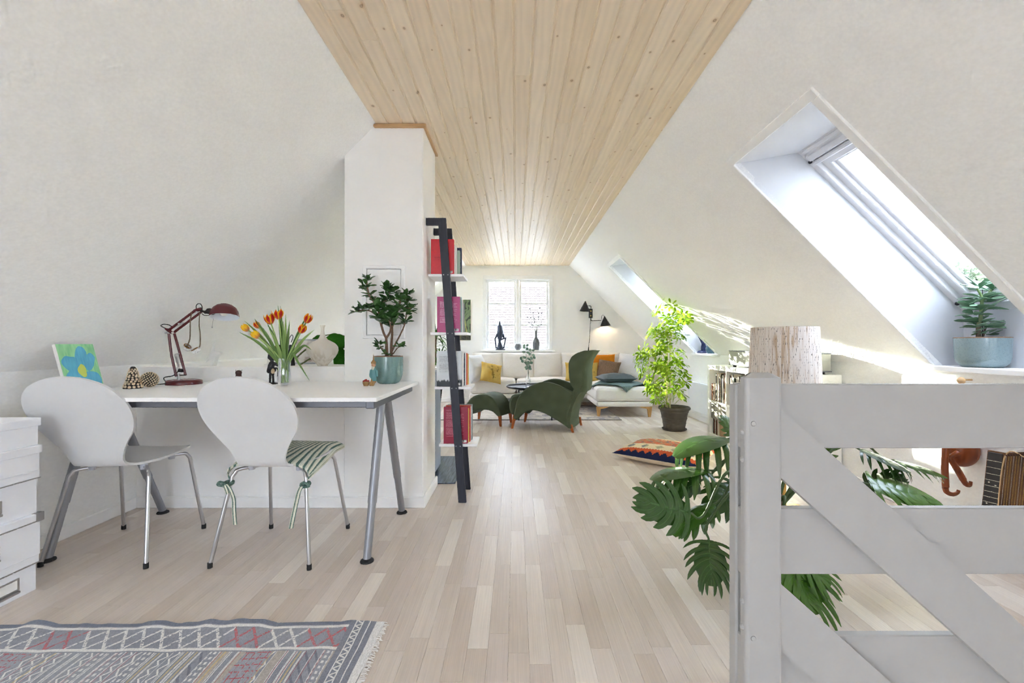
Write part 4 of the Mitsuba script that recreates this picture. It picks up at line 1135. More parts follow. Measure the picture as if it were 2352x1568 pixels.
leaf_mat('monstera_leaf', (22, 62, 22), (54, 112, 38), 0.3, 0.25, vein=(80, 130, 60))
mat('monstera_stem', (86, 100, 54), 0.5)
t = thing('ledge_monstera', 'split-leaf plant on the ledge half hidden by the chimney breast', 'plant')
mpot = np.array([-1.105, 3.14, 0.859])
part(t, 'pot', lathe([(0, 0), (0.045, 0), (0.05, 0.004), (0.057, 0.09), (0.052, 0.09), (0.048, 0.075), (0, 0.075)], 32, mpot), 'soot_black', smooth=40)
part(t, 'soil', lathe([(0, 0.078), (0.049, 0.077)], 24, mpot), 'bird_brown')
rng = random.Random(5)
for (base, tip, up, W, n) in ((at(751, 774, 3.02), at(792, 788, 2.98), (0.1, -0.8, 0.6), 0.15, 5), (at(776, 792, 3.02), at(781, 850, 2.97), (-0.3, -0.9, 0.1), 0.145, 5), (at(738, 770, 3.1), at(722, 785, 3.05), (0, -0.75, 0.65), 0.085, 4)):
    L_ = np.linalg.norm(tip - base) * 1.05
    m, uv = lobed(L_, W, n, 0.5, 0.25, 0.86, 0.75, rng, fold=0.05)
    part(t, 'leaf', place(m, base, tip - base, up), 'monstera_leaf', smooth=True, uv=toned(uv, rng.random()))
    part(t, 'stem', tube(curve([mpot + [0, 0, 0.08], (mpot + [0, 0, 0.2] + base) / 2, base + [0.01, 0.02, 0.0], base], 20), 0.004, 7), 'monstera_stem', smooth=True)
for a, b, c in ((at(690, 837, 2.93), at(714, 823, 2.96), at(745, 812, 3.02)), (at(681, 821, 2.92), at(705, 801, 2.95), at(738, 786, 3.02))):
    part(t, 'stem', tube(curve([a, b, c, mpot + [0, 0, 0.1]], 20), 0.0052, 8), 'monstera_stem', smooth=True)

# ------------------------------------------------------------------ jade plant in a teal pot, and the gnome
def glaze(p, n, uv):
    v = noise(p.x * 45 + p.y * 45, p.z * 4, 2.0)
    s = noise(p.x * 400, p.y * 400, p.z * 400)
    c = mix(srgb(84, 120, 118), srgb(122, 152, 148), v)
    return mix(c, srgb(62, 92, 80), 0.35 * smoothstep(0.6, 0.8, s))
mat('teal_glaze', glaze, 0.16, spec=0.7, clearcoat=0.5)
mat('glaze_rim', (124, 96, 72), 0.3)
mat('soil', (60, 46, 36), 0.95, bump=lambda p, n, uv: noise(p.x * 200, p.y * 200, p.z * 200), scale=0.004)
mat('jade_bark', lambda p, n, uv: mix(srgb(128, 100, 78), srgb(92, 70, 56), noise(p.x * 60, p.y * 60, p.z * 160)), 0.8)
leaf_mat('jade_leaf', (26, 54, 24), (66, 104, 52), 0.22, 0.0, spec=0.6)
t = thing('jade_plant', 'jade plant in a glazed teal pot on the right end of the desk', 'plant')
JC = np.array([at(892, 0, 2.535)[0], 2.535, ZD])
pot = part(t, 'pot', lathe([(0, 0), (0.048, 0.0), (0.060, 0.006), (0.073, 0.022), (0.0815, 0.048), (0.083, 0.08), (0.083, 0.156), (0.0815, 0.1585), (0.079, 0.157), (0.0785, 0.13), (0, 0.13)], 48, JC), 'teal_glaze', smooth=40)
part(pot, 'rim', lathe([(0.0832, 0.154), (0.0828, 0.158), (0.0812, 0.1592), (0.0788, 0.158), (0.0786, 0.150)], 48, JC), 'glaze_rim', smooth=40)
part(t, 'soil', lathe([(0, 0.139), (0.05, 0.138), (0.079, 0.134)], 32, JC), 'soil', smooth=True)
J = lambda px, py, dy=0.0: at(px, py, 2.535 + dy)
branches = [([J(888, 822), J(888, 800), J(887, 776)], 0.0105), ([J(887, 776), J(881, 764), J(873, 735, -.02), J(869, 710, -.02), J(862, 697), J(847, 676, .01), J(842, 645, .01)], 0.0075),
            ([J(887, 776), J(894, 766, .01), J(904, 742, -.03), J(916, 704, -.04), J(920, 690, -.05)], 0.007), ([J(899, 822, .03), J(899, 790, .04), J(901, 760, .06), J(898, 720, .07)], 0.0085),
            ([J(901, 806, .03), J(907, 792, .04), J(918, 771, .03), J(929, 746, .02), J(934, 715, .01), J(937, 680, .0)], 0.0055), ([J(870, 708, -.02), J(880, 694, -.03), J(890, 686, -.02), J(895, 668, -.02)], 0.005),
            ([J(872, 730, -.02), J(852, 715, -.05), J(834, 712, -.06), J(820, 716, -.06)], 0.0045), ([J(893, 815, .0), J(884, 808, -.03), J(872, 793, -.03)], 0.0035), ([J(903, 812, .02), J(912, 800, -.01), J(918, 796, -.02)], 0.0035),
            ([J(911, 716, -.03), J(924, 706, -.05), J(945, 708, -.06)], 0.004), ([J(895, 766, .01), J(897, 748, -.06), J(893, 735, -.08)], 0.004)]
part(t, 'trunk', cat(*[tube(curve(p, 18), np.linspace(r, r * 0.7, len(curve(p, 18))), 8) for p, r in branches]), 'jade_bark', smooth=True)
rng = random.Random(33)
def jade_tuft(c, n, size, d0=(0, 0, 1), spread=1.0):
    for q in range(n):
        a = q * 2.4 + rng.random()
        el = rng.uniform(-0.55, 0.9) * spread
        d = np.array([math.cos(a) * math.cos(el), math.sin(a) * math.cos(el), math.sin(el)]) + 0.35 * np.asarray(d0)
        L_ = size * rng.uniform(0.65, 1.1)
        m, uv = blade(L_, L_ * rng.uniform(0.48, 0.62), 'obovate', 6 * rng.uniform(-0.5, 1.5), 0.08, 9, 7, thick=0.006)
        part(t, 'leaf', place(m, np.asarray(c) + np.array([rng.uniform(-.008, .008), rng.uniform(-.008, .008), rng.uniform(-.008, .008)]), d, roll=rng.uniform(-.6, .6)), 'jade_leaf', smooth=True, uv=toned(uv, rng.random()))
for px, py, dy, n, s in ((842, 640, .01, 7, .036), (840, 658, .01, 7, .036), (836, 664, .01, 4, .03), (850, 676, .01, 7, .036), (860, 690, .0, 5, .036), (893, 664, -.02, 9, .042), (886, 672, -.02, 6, .040), (905, 672, -.02, 6, .042), (896, 690, -.05, 5, .048),
                         (937, 675, 0, 9, .038), (934, 690, .0, 6, .042), (922, 692, -.05, 6, .045), (918, 706, -.06, 7, .050), (908, 722, -.07, 6, .052), (904, 745, -.05, 5, .052), (945, 706, -.06, 7, .036), (938, 716, -.05, 7, .042), (930, 738, .0, 6, .044),
                         (818, 714, -.06, 7, .042), (832, 712, -.06, 7, .044), (848, 708, -.05, 7, .046), (862, 712, -.05, 6, .050), (868, 730, -.05, 6, .056), (880, 742, -.06, 6, .056), (892, 735, -.08, 6, .052), (872, 700, -.02, 6, .04), (898, 715, .07, 6, .044), (885, 712, -.06, 6, .048),
                         (872, 790, -.03, 7, .030), (868, 797, -.03, 4, .026), (918, 794, -.02, 7, .030), (884, 812, -.03, 4, .026)):
    jade_tuft(J(px, py, dy), n + 3, s * 1.38)

mats = {'gnome_teal': (86, 138, 140), 'gnome_gold': (150, 116, 70), 'gnome_red': (150, 44, 40), 'gnome_skin': (196, 150, 116), 'gnome_cream': (214, 204, 184)}
for k_, c_ in mats.items():
    mat(k_, c_, 0.35, spec=0.5)
N = lambda px, py, dy=0.0: at(px, py, 2.385) + np.array([0, dy, 0])
t = thing('gnome_figurine', 'glazed kneeling gnome figurine with a spiked helmet and a basket of red mushrooms', 'figurine')
part(t, 'body', skin([((N(858, 846), .010), (N(858, 864), .016)), ((N(858, 864), .016), (N(859, 872), .014)), ((N(852, 851), .006), (N(850, 862), .005)), ((N(865, 851), .006), (N(866, 863), .005)), ((N(850, 862), .005), (N(855, 868, -.012), .004))], 0.004, 4), 'gnome_teal', smooth=60)
zd = ZD + 0.006
leg = lambda px, py: np.array([N(px, py)[0], 2.385 - 0.015, zd])
part(t, 'trousers', skin([((N(858, 868), .011), (N(860, 876), .010)), ((N(860, 874), .010), (leg(858, 0), .0075)), ((N(857, 870), .010), (leg(853, 0), .007))], 0.004, 4), 'gnome_gold', smooth=60)
part(t, 'head', mv(trimesh.creation.icosphere(3, 0.0115), t=N(858, 838)), 'gnome_skin', smooth=True)
part(t, 'nose', mv(trimesh.creation.icosphere(2, 0.0032), t=N(858, 839, -0.0115)), 'gnome_skin', smooth=True)
part(t, 'beard', tube([N(858, 842, -.006), N(858, 849, -.010)], [0.009, 0.003], 10), 'gnome_cream', smooth=True)
part(t, 'helmet', lathe([(0.0135, -0.002), (0.0132, 0.006), (0.009, 0.012), (0.004, 0.018), (0.0032, 0.032), (0.0004, 0.050)], 18, N(858, 834)), 'gnome_gold', smooth=40)
bk = np.array([N(843, 0)[0], 2.37, ZD])
part(t, 'basket', lathe([(0, 0.0005), (0.013, 0.0005), (0.019, 0.018), (0.017, 0.024), (0, 0.024)], 18, bk), 'gnome_gold', smooth=40)
for q in range(9):
    a = q * 2.4
    part(t, 'mushroom', mv(trimesh.creation.icosphere(2, 0.0062), t=bk + [0.012 * math.cos(a) * (q > 1), 0.012 * math.sin(a) * (q > 1), 0.027 + 0.006 * (q < 3)], s=(1, 1, 0.8)), 'gnome_red' if q % 3 else 'gnome_cream', smooth=True)

# ------------------------------------------------------------------ ladder shelf with books beside the chimney
mat('ladder_black', lambda p, n, uv: mix(srgb(24, 27, 40), srgb(38, 42, 56), noise(p.x * 300, p.y * 300, p.z * 12)), 0.5)
mat('shelf_white', (238, 239, 242), 0.35)
t = thing('ladder_shelf', 'black leaning ladder shelf with four white shelves of books against the chimney breast', 'shelf')
legx = lambda z: -0.334 - 0.0723 * z
for y0, y1 in ((2.735, 2.755), (2.985, 3.005)):
    part(t, 'leg', prism_xz([(legx(0) - 0.025, 0), (legx(0) + 0.025, 0), (legx(1.79) + 0.025, 1.79), (-0.562, 1.79), (-0.562, 1.745), (legx(1.745) - 0.025, 1.745)], y0, y1), 'ladder_black')
SH = [(1.441, -0.553, -0.328), (1.072, -0.540, -0.306), (0.727, -0.513, -0.279), (0.364, -0.485, -0.245)]
for z, a, b in SH:
    s = part(t, 'shelf', box(a, b, 2.7555, 2.9845, z - 0.016, z, 0.0015), 'shelf_white')
    part(t, 'screw', cat(*[mv(lathe([(0, .0015), (.003, .0012), (.004, 0), (0, 0)], 10), rx(math.pi / 2), (legx(z) + dx, 2.7348, z - 0.008)) for dx in (-0.0135, 0.0135)]), 'chrome', smooth=True)


def cover_mat(key, base, ink=(240, 236, 232), z0=0, z1=1, x0=0, x1=1, dark=None, barcode=True):
    """A printed back cover: lines of small type, and a bar code, by the cover's own uv."""
    def f(p, n, uv):
        c = mi.Color3f(srgb(*base)) * (0.94 + 0.1 * noise(uv.x * 30, uv.y * 40, 3.0))
        row = uv.y / 0.024
        k = dr.floor(row)
        text = dr.select((row - k > 0.3) & (row - k < 0.72) & (uv.y > z0) & (uv.y < z1) & (uv.x > x0) & (uv.x < x0 + (x1 - x0) * (0.75 + 0.25 * cell_rand(k, 3))), 1.0, 0.0)
        text = text * dr.select(dr.abs(k / 9 - dr.round(k / 9)) < 0.06, 0.0, 1.0) * dr.select(noise(uv.x * 90, k * 3.7, 1.0) > 0.28, 0.8, 0.15)
        c = mix(c, srgb(*ink), text)
        if dark is not None:
            edge = 0.12 + 0.05 * noise(uv.x * 26, 1.0, 1.0) + 0.06 * noise(uv.x * 70, 5.0, 2.0)
            c = mix(c, srgb(*dark), smoothstep(0.02, -0.02, uv.y - edge))
            c = mix(c, srgb(214, 218, 224), smoothstep(0.5, 0.2, uv.y) * 0.6 * dr.select(uv.y > edge, 1.0, 0.0))
        if barcode:
            bx = dr.select((uv.x > 0.76) & (uv.x < 0.95) & (uv.y > 0.03) & (uv.y < 0.10), 1.0, 0.0)
            c = mix(c, mix(srgb(240, 240, 240), srgb(40, 40, 44), dr.select((cell_rand(dr.floor(uv.x * 140), 5) > 0.5) & (uv.x > 0.79) & (uv.x < 0.92) & (uv.y > 0.045), 1.0, 0.0)), bx)
        return c
    return mat(key, f, 0.35, spec=0.4)
mat('book_pages', lambda p, n, uv: mix(srgb(232, 226, 212), srgb(210, 202, 186), noise(p.x * 900, p.y * 900, p.z * 9)), 0.9)
cover_mat('cover_red', (206, 42, 52), (150, 20, 28), 0.42, 0.5, 0.15, 0.6)
cover_mat('cover_magenta', (178, 52, 116), (236, 206, 222), 0.26, 0.88, 0.12, 0.9)
cover_mat('cover_mist', (214, 220, 222), (96, 100, 104), 0.40, 0.90, 0.10, 0.85, dark=(34, 42, 46))
cover_mat('cover_crimson', (150, 24, 56), (222, 150, 168), 0.2, 0.93, 0.10, 0.86)
for k_, c_ in {'cover_white': (232, 232, 230), 'cover_sage': (150, 172, 158), 'cover_navy': (34, 44, 78), 'cover_teal': (150, 186, 188), 'cover_coral': (216, 104, 80), 'cover_yellow': (222, 196, 110), 'cover_grey': (150, 156, 160), 'cover_rust': (186, 62, 48), 'cover_black': (36, 36, 40)}.items():
    mat(k_, c_, 0.4)


def book(x0, x1, y0, y1, z0, z1, cov, label, group):
    """An upright book whose back cover faces the room and whose spine is on the left; the page block shows at the right and on top."""
    t = thing('book', label, 'book', group)
    w = 0.0018
    part(t, 'pages', box(x0 + 0.003, x1 - 0.003, y0 + w, y1 - w, z0 + 0.002, z1 - 0.003), 'book_pages')
    m = cat(box(x0, x1, y0, y0 + w, z0, z1), box(x0, x1, y1 - w, y1, z0, z1), box(x0, x0 + 0.002, y0, y1, z0, z1))
    v = np.array(m.vertices)
    part(t, 'cover', m, cov, uv=np.stack([(v[:, 0] - x0) / (x1 - x0), (v[:, 2] - z0) / (z1 - z0)], 1))
rows = [
    (0, [(990, 1042, 549, 0.024, 'cover_red', 'big red book at the front of the top shelf'), (1000, 1046, 562, 0.022, 'cover_white', 'white book just behind the red one on the top shelf'), (1010, 1049, 566, 0.02, 'cover_white', 'second white book behind the red one on the top shelf'), (1012, 1056, 575, 0.03, 'cover_sage', 'sage green book with coloured figures on the top shelf'), (1016, 1060, 569, 0.022, 'cover_navy', 'navy blue book furthest back on the top shelf')]),
    (1, [(1004, 1056, 681, 0.034, 'cover_magenta', 'magenta book at the front of the second shelf'), (1010, 1059.5, 682, 0.024, 'cover_teal', 'pale teal book behind the magenta one'), (1012, 1063, 688, 0.026, 'cover_white', 'white book behind the teal one on the second shelf'), (1014, 1066, 696, 0.024, 'cover_grey', 'grey book furthest back on the second shelf')]),
    (2, [(1003, 1060, 806, 0.026, 'cover_mist', 'pale misty book with a dark forest edge at the front of the third shelf'), (1008, 1064.5, 806, 0.026, 'cover_white', 'thick white book behind the misty one'), (1010, 1067, 811, 0.02, 'cover_navy', 'dark blue book on the third shelf between white ones'), (1012, 1070, 808, 0.022, 'cover_white', 'slim white book before the coral one on the third shelf'), (1014, 1073, 811, 0.022, 'cover_coral', 'coral red book near the back of the third shelf'), (1016, 1076, 813, 0.02, 'cover_yellow', 'cream yellow book furthest back on the third shelf')]),
    (3, [(1019, 1074, 935, 0.026, 'cover_crimson', 'crimson book at the front of the lowest shelf'), (1022, 1076.5, 938, 0.02, 'cover_yellow', 'yellow book behind the crimson one on the lowest shelf'), (1024, 1080, 931, 0.03, 'cover_rust', 'rust red book in the middle of the lowest shelf'), (1026, 1082, 934, 0.022, 'cover_white', 'white book behind the rust red one on the lowest shelf'), (1028, 1085, 929, 0.026, 'cover_grey', 'grey book furthest back on the lowest shelf')])]
for si, bs in rows:
    y = 2.772
    z0 = SH[si][0]
    for a, b, top, d, cov, lab in bs:
        book(at(a, 0, y)[0], at(b, 0, y)[0], y, y + d, z0 + 0.0005, at(0, top, y)[2], cov, lab, 'books on the ladder shelf')
        y += d + 0.002
# the hearth plate and the stove behind the chimney
mat('hearth_steel', lambda p, n, uv: mix(srgb(58, 70, 88), srgb(92, 108, 128), noise(p.x * 160, p.y * 12, 2.0)), 0.22, metallic=0.6)
mat('soapstone', lambda p, n, uv: mix(srgb(148, 158, 172), srgb(124, 134, 148), noise(p.x * 9, p.y * 9, p.z * 4)), 0.45)
solo('hearth_plate', box(-1.10, -0.43, 3.105, 3.85, 0.0003, 0.007, 0.002), 'hearth_steel', 'dark blue steel floor plate behind the ladder shelf', 'floor plate')
t = thing('stove', 'grey stone-clad stove half hidden behind the chimney breast', 'stove')
part(t, 'body', box(-1.035, -0.60, 3.14, 3.50, 0.03, 0.80, 0.01), 'soapstone')
part(t, 'plinth', box(-1.03, -0.62, 3.16, 3.48, 0.0075, 0.03), 'soot_black')
part(t, 'top_plate', box(-1.04, -0.592, 3.13, 3.512, 0.80, 0.825, 0.004), 'shelf_white')
part(t, 'door', box(-0.96, -0.69, 3.128, 3.142, 0.25, 0.70, 0.006), 'soot_black')
part(t, 'flue', lathe([(0.065, 0.825), (0.065, 1.5), (0.06, 1.5), (0.06, 0.825)], 24, (-0.9, 3.3, 0)), 'soot_black', smooth=40)

# ------------------------------------------------------------------ end of the living room: painting, palm, wall lamp
def green_art(p, n, uv):
    x, y = uv.x, uv.y
    g = fbm(x * 5, y * 9, 3.0, 4)
    s = dr.sin(26 * (x + 0.35 * dr.sin(y * 5)) + 10 * g)
    c = mix(srgb(92, 112, 78), srgb(116, 134, 98), g)
    c = mix(c, srgb(40, 50, 42), smoothstep(0.15, 0.6, s * 0.6 + (noise(x * 9, y * 14, 6.0) - 0.4)))
    c = mix(c, srgb(188, 182, 110), 0.8 * smoothstep(0.9, 0.97, dr.sin(18 * (x + 0.5 * y * y)) * 0.5 + 0.5 + 0.2 * (g - 0.5)) * smoothstep(0.6, 0.35, y))
    return mix(c, srgb(44, 34, 36), smoothstep(0.22, 0.08, y) * 0.8)
mat('green_art', green_art, 0.6)
t = thing('plant_painting', 'unframed green painting of dark leaves on the end wall left of the window', 'painting')
pa, pb = at(1040, 781, 7.43), at(1081, 688, 7.43)
part(t, 'canvas', box(pa[0], pb[0], 7.437, 7.459, pa[2], pb[2], 0.002), 'canvas')
pv = trimesh.Trimesh([[pa[0], 7.436, pa[2]], [pb[0], 7.436, pa[2]], [pb[0], 7.436, pb[2]], [pa[0], 7.436, pb[2]]], [[0, 1, 2], [0, 2, 3]], process=False)
part(t, 'picture', pv, 'green_art', uv=np.array([[0, 0], [1, 0], [1, 1], [0, 1.]]))
leaf_mat('palm_leaf', (40, 72, 38), (116, 150, 82), 0.35, 0.3)
t = thing('corner_palm', 'dark-potted palm with narrow arching leaves in the far left corner', 'plant')
PC = np.array([-1.30, 6.88, 0])
part(t, 'pot', lathe([(0, 0.005), (0.11, 0.005), (0.145, 0.30), (0.152, 0.30), (0.152, 0.32), (0.138, 0.32), (0.13, 0.28), (0, 0.28)], 28, PC), 'soot_black', smooth=40)
part(t, 'trunk', cat(*[tube(curve([PC + [dx, 0, 0.28], PC + [dx * 1.5, 0.02, 0.6], PC + [dx * 2, 0, h]], 8), 0.016, 7) for dx, h in ((0.02, 1.15), (-0.04, 0.95), (0.05, 0.75))]), 'jade_bark', smooth=True)
rng = random.Random(3)
for h, dx, n in ((1.15, 0.04, 34), (0.95, -0.08, 26), (0.75, 0.10, 26)):
    for q in range(n):
        a, el = rng.random() * 6.28, rng.uniform(0.1, 1.4)
        m, uv = blade(rng.uniform(0.34, 0.56), 0.026, 'strap', rng.uniform(1.5, 4.0), 0.25, 9, 3)
        part(t, 'leaf', place(m, PC + [dx, 0, h - 0.1 * rng.random()], (math.cos(a) * math.cos(el), math.sin(a) * math.cos(el), math.sin(el))), 'palm_leaf', smooth=True, uv=toned(uv, rng.random()))
mat('lamp_black', (20, 20, 22), 0.35)
mat('brass', (204, 168, 96), 0.25, metallic=1.0)
t = thing('wall_lamp', 'black double-armed wall lamp with two cone shades right of the window', 'lamp')
Wl = lambda px, py, d=0.10: at(px, py, YE - d)
a, b = Wl(1352.5, 730, 0.02), Wl(1361, 709, 0.02)
part(t, 'back_plate', box(a[0], b[0], YE - 0.03, YE - 0.0005, a[2], b[2], 0.004), 'lamp_black')
part(t, 'knob', cat(*[mv(trimesh.creation.icosphere(2, 0.011), t=Wl(1357, y, 0.035), s=(1, .6, 1)) for y in (714, 725)]), 'brass', smooth=True)
part(t, 'arm', tube(curve([Wl(1357, 711, 0.03), Wl(1357.5, 705, 0.06), Wl(1356, 702.5), Wl(1351.5, 702)], 16), 0.006, 8), 'lamp_black', smooth=True)
part(t, 'arm', tube(np.vstack([Wl(1357, 728, 0.03), curve([Wl(1357, 733, 0.06), Wl(1358, 736, 0.08), Wl(1362, 736.3)], 10), Wl(1381, 735.5)]), 0.006, 8), 'lamp_black', smooth=True)
cone = lambda R_, H: lathe([(0.0005, H + 0.012), (0.009, H + 0.012), (0.013, H + 0.004), (0.014, H - 0.004), (R_, 0), (R_ - 0.003, 0), (0.0125, H - 0.01), (0.0005, H - 0.01)], 28)
s1 = part(t, 'shade', mv(cone(0.088, 0.158), ry(math.radians(4)), Wl(1343, 714.5)), 'lamp_black', smooth=40)
s2 = part(t, 'shade', mv(cone(0.092, 0.152), ry(math.radians(-5)), Wl(1390.5, 748.3)), 'lamp_black', smooth=40)
part(s2, 'bulb', mv(trimesh.creation.icosphere(2, 0.024), t=Wl(1389, 742)), 'bulb_white', smooth=True, emitter={'type': 'area', 'radiance': {'type': 'rgb', 'value': [1.7, 1.25, 0.75]}})
part(s2, 'handle', tube(curve([Wl(1382.5, 733), Wl(1382, 726), Wl(1385.5, 723), Wl(1389, 727)], 14), 0.0035, 6), 'lamp_black', smooth=True)
part(t, 'cord', tube(curve([Wl(1356.5, 730, 0.012), Wl(1356, 745, 0.012), Wl(1354.5, 770, 0.012), Wl(1352.5, 796, 0.012), Wl(1352, 800, 0.012)], 20), 0.0035, 6), 'cable_black', smooth=True)
part(t, 'plug', tube([Wl(1352.3, 797, 0.02), Wl(1351.6, 806, 0.02)], [0.008, 0.012], 10), 'cable_black', smooth=40)

# ------------------------------------------------------------------ on the window sill
mat('dark_bronze', (58, 66, 84), 0.4, metallic=0.3)
mat('grey_stoneware', lambda p, n, uv: mix(srgb(122, 126, 130), srgb(84, 88, 94), noise(p.x * 30, p.y * 30, p.z * 30)), 0.6)
SZ = 0.892
S = lambda px, py, dy=0.0: at(px, py, 7.37) + np.array([0, dy, 0])
t = thing('seated_statue', 'dark bronze statue of a slim seated figure with a topknot on the window sill', 'statue')
f0 = lambda px: np.array([S(px, 0)[0], 7.37, SZ + 0.03])
part(t, 'figure', skin([((S(1147.5, 738), .009), (S(1147.5, 744), .022)), ((S(1148, 750), .040), (S(1149, 762), .056)), ((S(1149, 762), .056), (S(1148, 775), .042)), ((S(1148, 775), .030), (S(1147.5, 784), .024)), ((S(1147.5, 786), .026), (f0(1148.5), .058)),
    ((S(1142, 768), .022), (S(1137, 777), .013)), ((S(1137, 777), .012), (S(1139.5, 799), .010)), ((S(1155, 768), .022), (S(1158, 777), .013)), ((S(1149, 780, -.03), .013), (S(1161.5, 776, -.03), .011)), ((S(1161.5, 776, -.03), .012), (S(1157, 799), .011))], 0.012, 4), 'dark_bronze', smooth=60)
part(t, 'base', mv(box(-0.08, 0.08, -0.05, 0.05, 0.0005, 0.018, 0.006), t=(S(1149.5, 0)[0], 7.37, SZ)), 'dark_bronze')
solo('stoneware_bowl', lathe([(0, 0.0005), (0.026, 0.0005), (0.040, 0.014), (0.058, 0.045), (0.062, 0.066), (0.058, 0.088), (0.044, 0.104), (0.036, 0.106), (0.04, 0.10), (0.052, 0.085), (0.055, 0.066), (0.045, 0.03), (0, 0.012)], 32, (S(1189.7, 0)[0], 7.37, SZ)), 'grey_stoneware', 'small round grey stoneware bowl in the middle of the window sill', 'bowl', smooth=50)
t = thing('sill_vase', 'dark speckled stoneware bottle vase with dry sprigs on the window sill', 'vase')
vc = np.array([S(1231, 0)[0], 7.37, SZ])
part(t, 'vase', lathe([(0, 0.0005), (0.048, 0.0005), (0.054, 0.03), (0.061, 0.085), (0.062, 0.12), (0.054, 0.165), (0.034, 0.198), (0.021, 0.22), (0.0195, 0.27), (0.0225, 0.325), (0.017, 0.325), (0.015, 0.27), (0, 0.25)], 32, vc), 'grey_stoneware', smooth=50)
mat('dry_stem', (132, 140, 128), 0.8)
mat('dry_bud', (88, 92, 96), 0.8)
rng = random.Random(17)
for px, py in ((1217, 709), (1240, 707), (1224, 719), (1237, 719), (1244, 719), (1212, 728), (1219, 729), (1227, 731), (1237, 728), (1247, 733), (1215, 741), (1228, 739), (1243, 745), (1222, 746), (1236, 748), (1218, 750)):
    h = S(px, py, rng.uniform(-.06, .06))
    b = vc + [0, 0, 0.30]
    s = part(t, 'sprig', tube(curve([b, b + (h - b) * 0.45 + [rng.uniform(-.02, .02), 0, .03], h], 10), 0.0018, 5), 'dry_stem', smooth=True)
    part(s, 'bud', cat(mv(trimesh.creation.icosphere(1, 0.011), t=h, s=(1.2, 1, .8)), *[mv(trimesh.creation.icosphere(1, 0.006), t=b + (h - b) * k + [rng.uniform(-.02, .02), 0, .02]) for k in (.6, .8)]), 'dry_bud', smooth=True)

# ------------------------------------------------------------------ living room rug
def old_rug(p, n, uv):
    f = fbm(p.x * 3.2, p.y * 3.2, 1.0, 4)
    g = noise(p.x * 26, p.y * 26, 4.0)
    w = noise(p.x * 300, p.y * 90, 2.0)
    c = mix(srgb(146, 140, 136), srgb(196, 186, 174), smoothstep(0.3, 0.7, f))
    c = mix(c, srgb(112, 112, 120), 0.7 * smoothstep(0.52, 0.75, g * 0.6 + 0.5 * noise(p.x * 7, p.y * 7, 8.0)))
    c = mix(c, srgb(220, 214, 204), smoothstep(0.1, -0.2, p.x) * 0.7)
    return c * (0.9 + 0.2 * w)
mat('old_rug', old_rug, 0.95, spec=0.05)
t = thing('living_rug', 'worn grey and beige rug under the green armchair and the sofa', 'rug')
part(t, 'pile', box(-1.05, 1.385, 5.685, 7.0, 0.0006, 0.011, 0.003), 'old_rug')
mat('rug_binding', (126, 120, 114), 0.9)
part(t, 'binding', cat(box(-1.053, 1.388, 5.681, 5.686, 0.0004, 0.0105, 0.002), box(1.383, 1.388, 5.681, 7.0, 0.0004, 0.0105, 0.002)), 'rug_binding')

# ------------------------------------------------------------------ corner sofa
def linen(p, n, uv):
    w = noise(p.x * 230, p.y * 230, p.z * 230)
    return mi.Color3f(srgb(222, 217, 212)) * (0.90 + 0.16 * w) * (0.97 + 0.06 * noise(p.x * 9, p.y * 9, p.z * 9))
mat('linen', linen, 0.95, spec=0.05, sheen=0.3)
mat('oak_leg', lambda p, n, uv: mix(srgb(206, 160, 100), srgb(180, 134, 78), noise(p.x * 60, p.y * 60, p.z * 9)), 0.45)
t = thing('corner_sofa', 'light linen corner sofa with a chaise and oak legs under the end-wall window', 'sofa')
SX0, SX1 = -0.72, 1.93
part(t, 'base', cat(box(SX0, SX1, 6.72, 7.43, 0.15, 0.222, 0.02), box(1.10, 1.865, 5.905, 6.75, 0.142, 0.210, 0.018)), 'linen')
part(t, 'back', soft(box(SX0, SX1, 7.27, 7.44, 0.2, 0.74, 0.05), 0.06, 4), 'linen', smooth=True)
def seat_block(w, d, h, crown=0.03, r=0.05):
    m = rbox(w, d, h, r, 5)
    m = unman(man(m).refine_to_length(0.06))
    v = np.array(m.vertices)
    f = np.clip(1 - (2 * v[:, 0] / w) ** 2, 0, 1) * np.clip(1 - (2 * v[:, 1] / d) ** 2, 0, 1)
    v[:, 2] += crown * f * (v[:, 2] > 0)
    v[:, 2] += 0.004 * (meshkit.fbm(v * 7, 3, 3) - 0.5)
    m.vertices = v
    return m
for a, b in ((SX0 + 0.01, 0.005), (0.015, 1.10)):
    part(t, 'seat_cushion', mv(seat_block(b - a, 0.60, 0.205), t=((a + b) / 2, 7.02, 0.332)), 'linen', smooth=60)
part(t, 'chaise_cushion', mv(seat_block(0.775, 1.38, 0.185, 0.055), t=(1.483, 6.59, 0.306)), 'linen', smooth=60)
def tapered_leg(x, y, z1, h0=0.0, dx=0.0):
    a = np.array([[-.03, -.03], [.03, -.03], [.03, .03], [-.03, .03]])
    return trimesh.convex.convex_hull(np.vstack([np.c_[a * 0.5 + [x, y], np.full(4, h0)], np.c_[a + [x + dx, y], np.full(4, z1)]]))
for x, y, z in ((SX0 + 0.06, 6.78, 0.15), (SX0 + 0.06, 7.38, 0.15), (0.25, 6.78, 0.15), (SX1 - 0.06, 7.38, 0.15)):
    part(t, 'leg', tapered_leg(x, y, z, 0.0115 if y < 7 else 0), 'oak_leg')
for x, s in ((1.135, 1), (1.828, -1)):
    part(t, 'leg', cat(tapered_leg(x, 5.945, 0.142, 0.0003 if x > 1.4 else 0.0118), prism_xz([(x - s * 0.02, 0.142), (x + s * 0.135, 0.142), (x + s * 0.11, 0.128), (x + s * 0.02, 0.108)], 5.92, 5.965)), 'oak_leg')
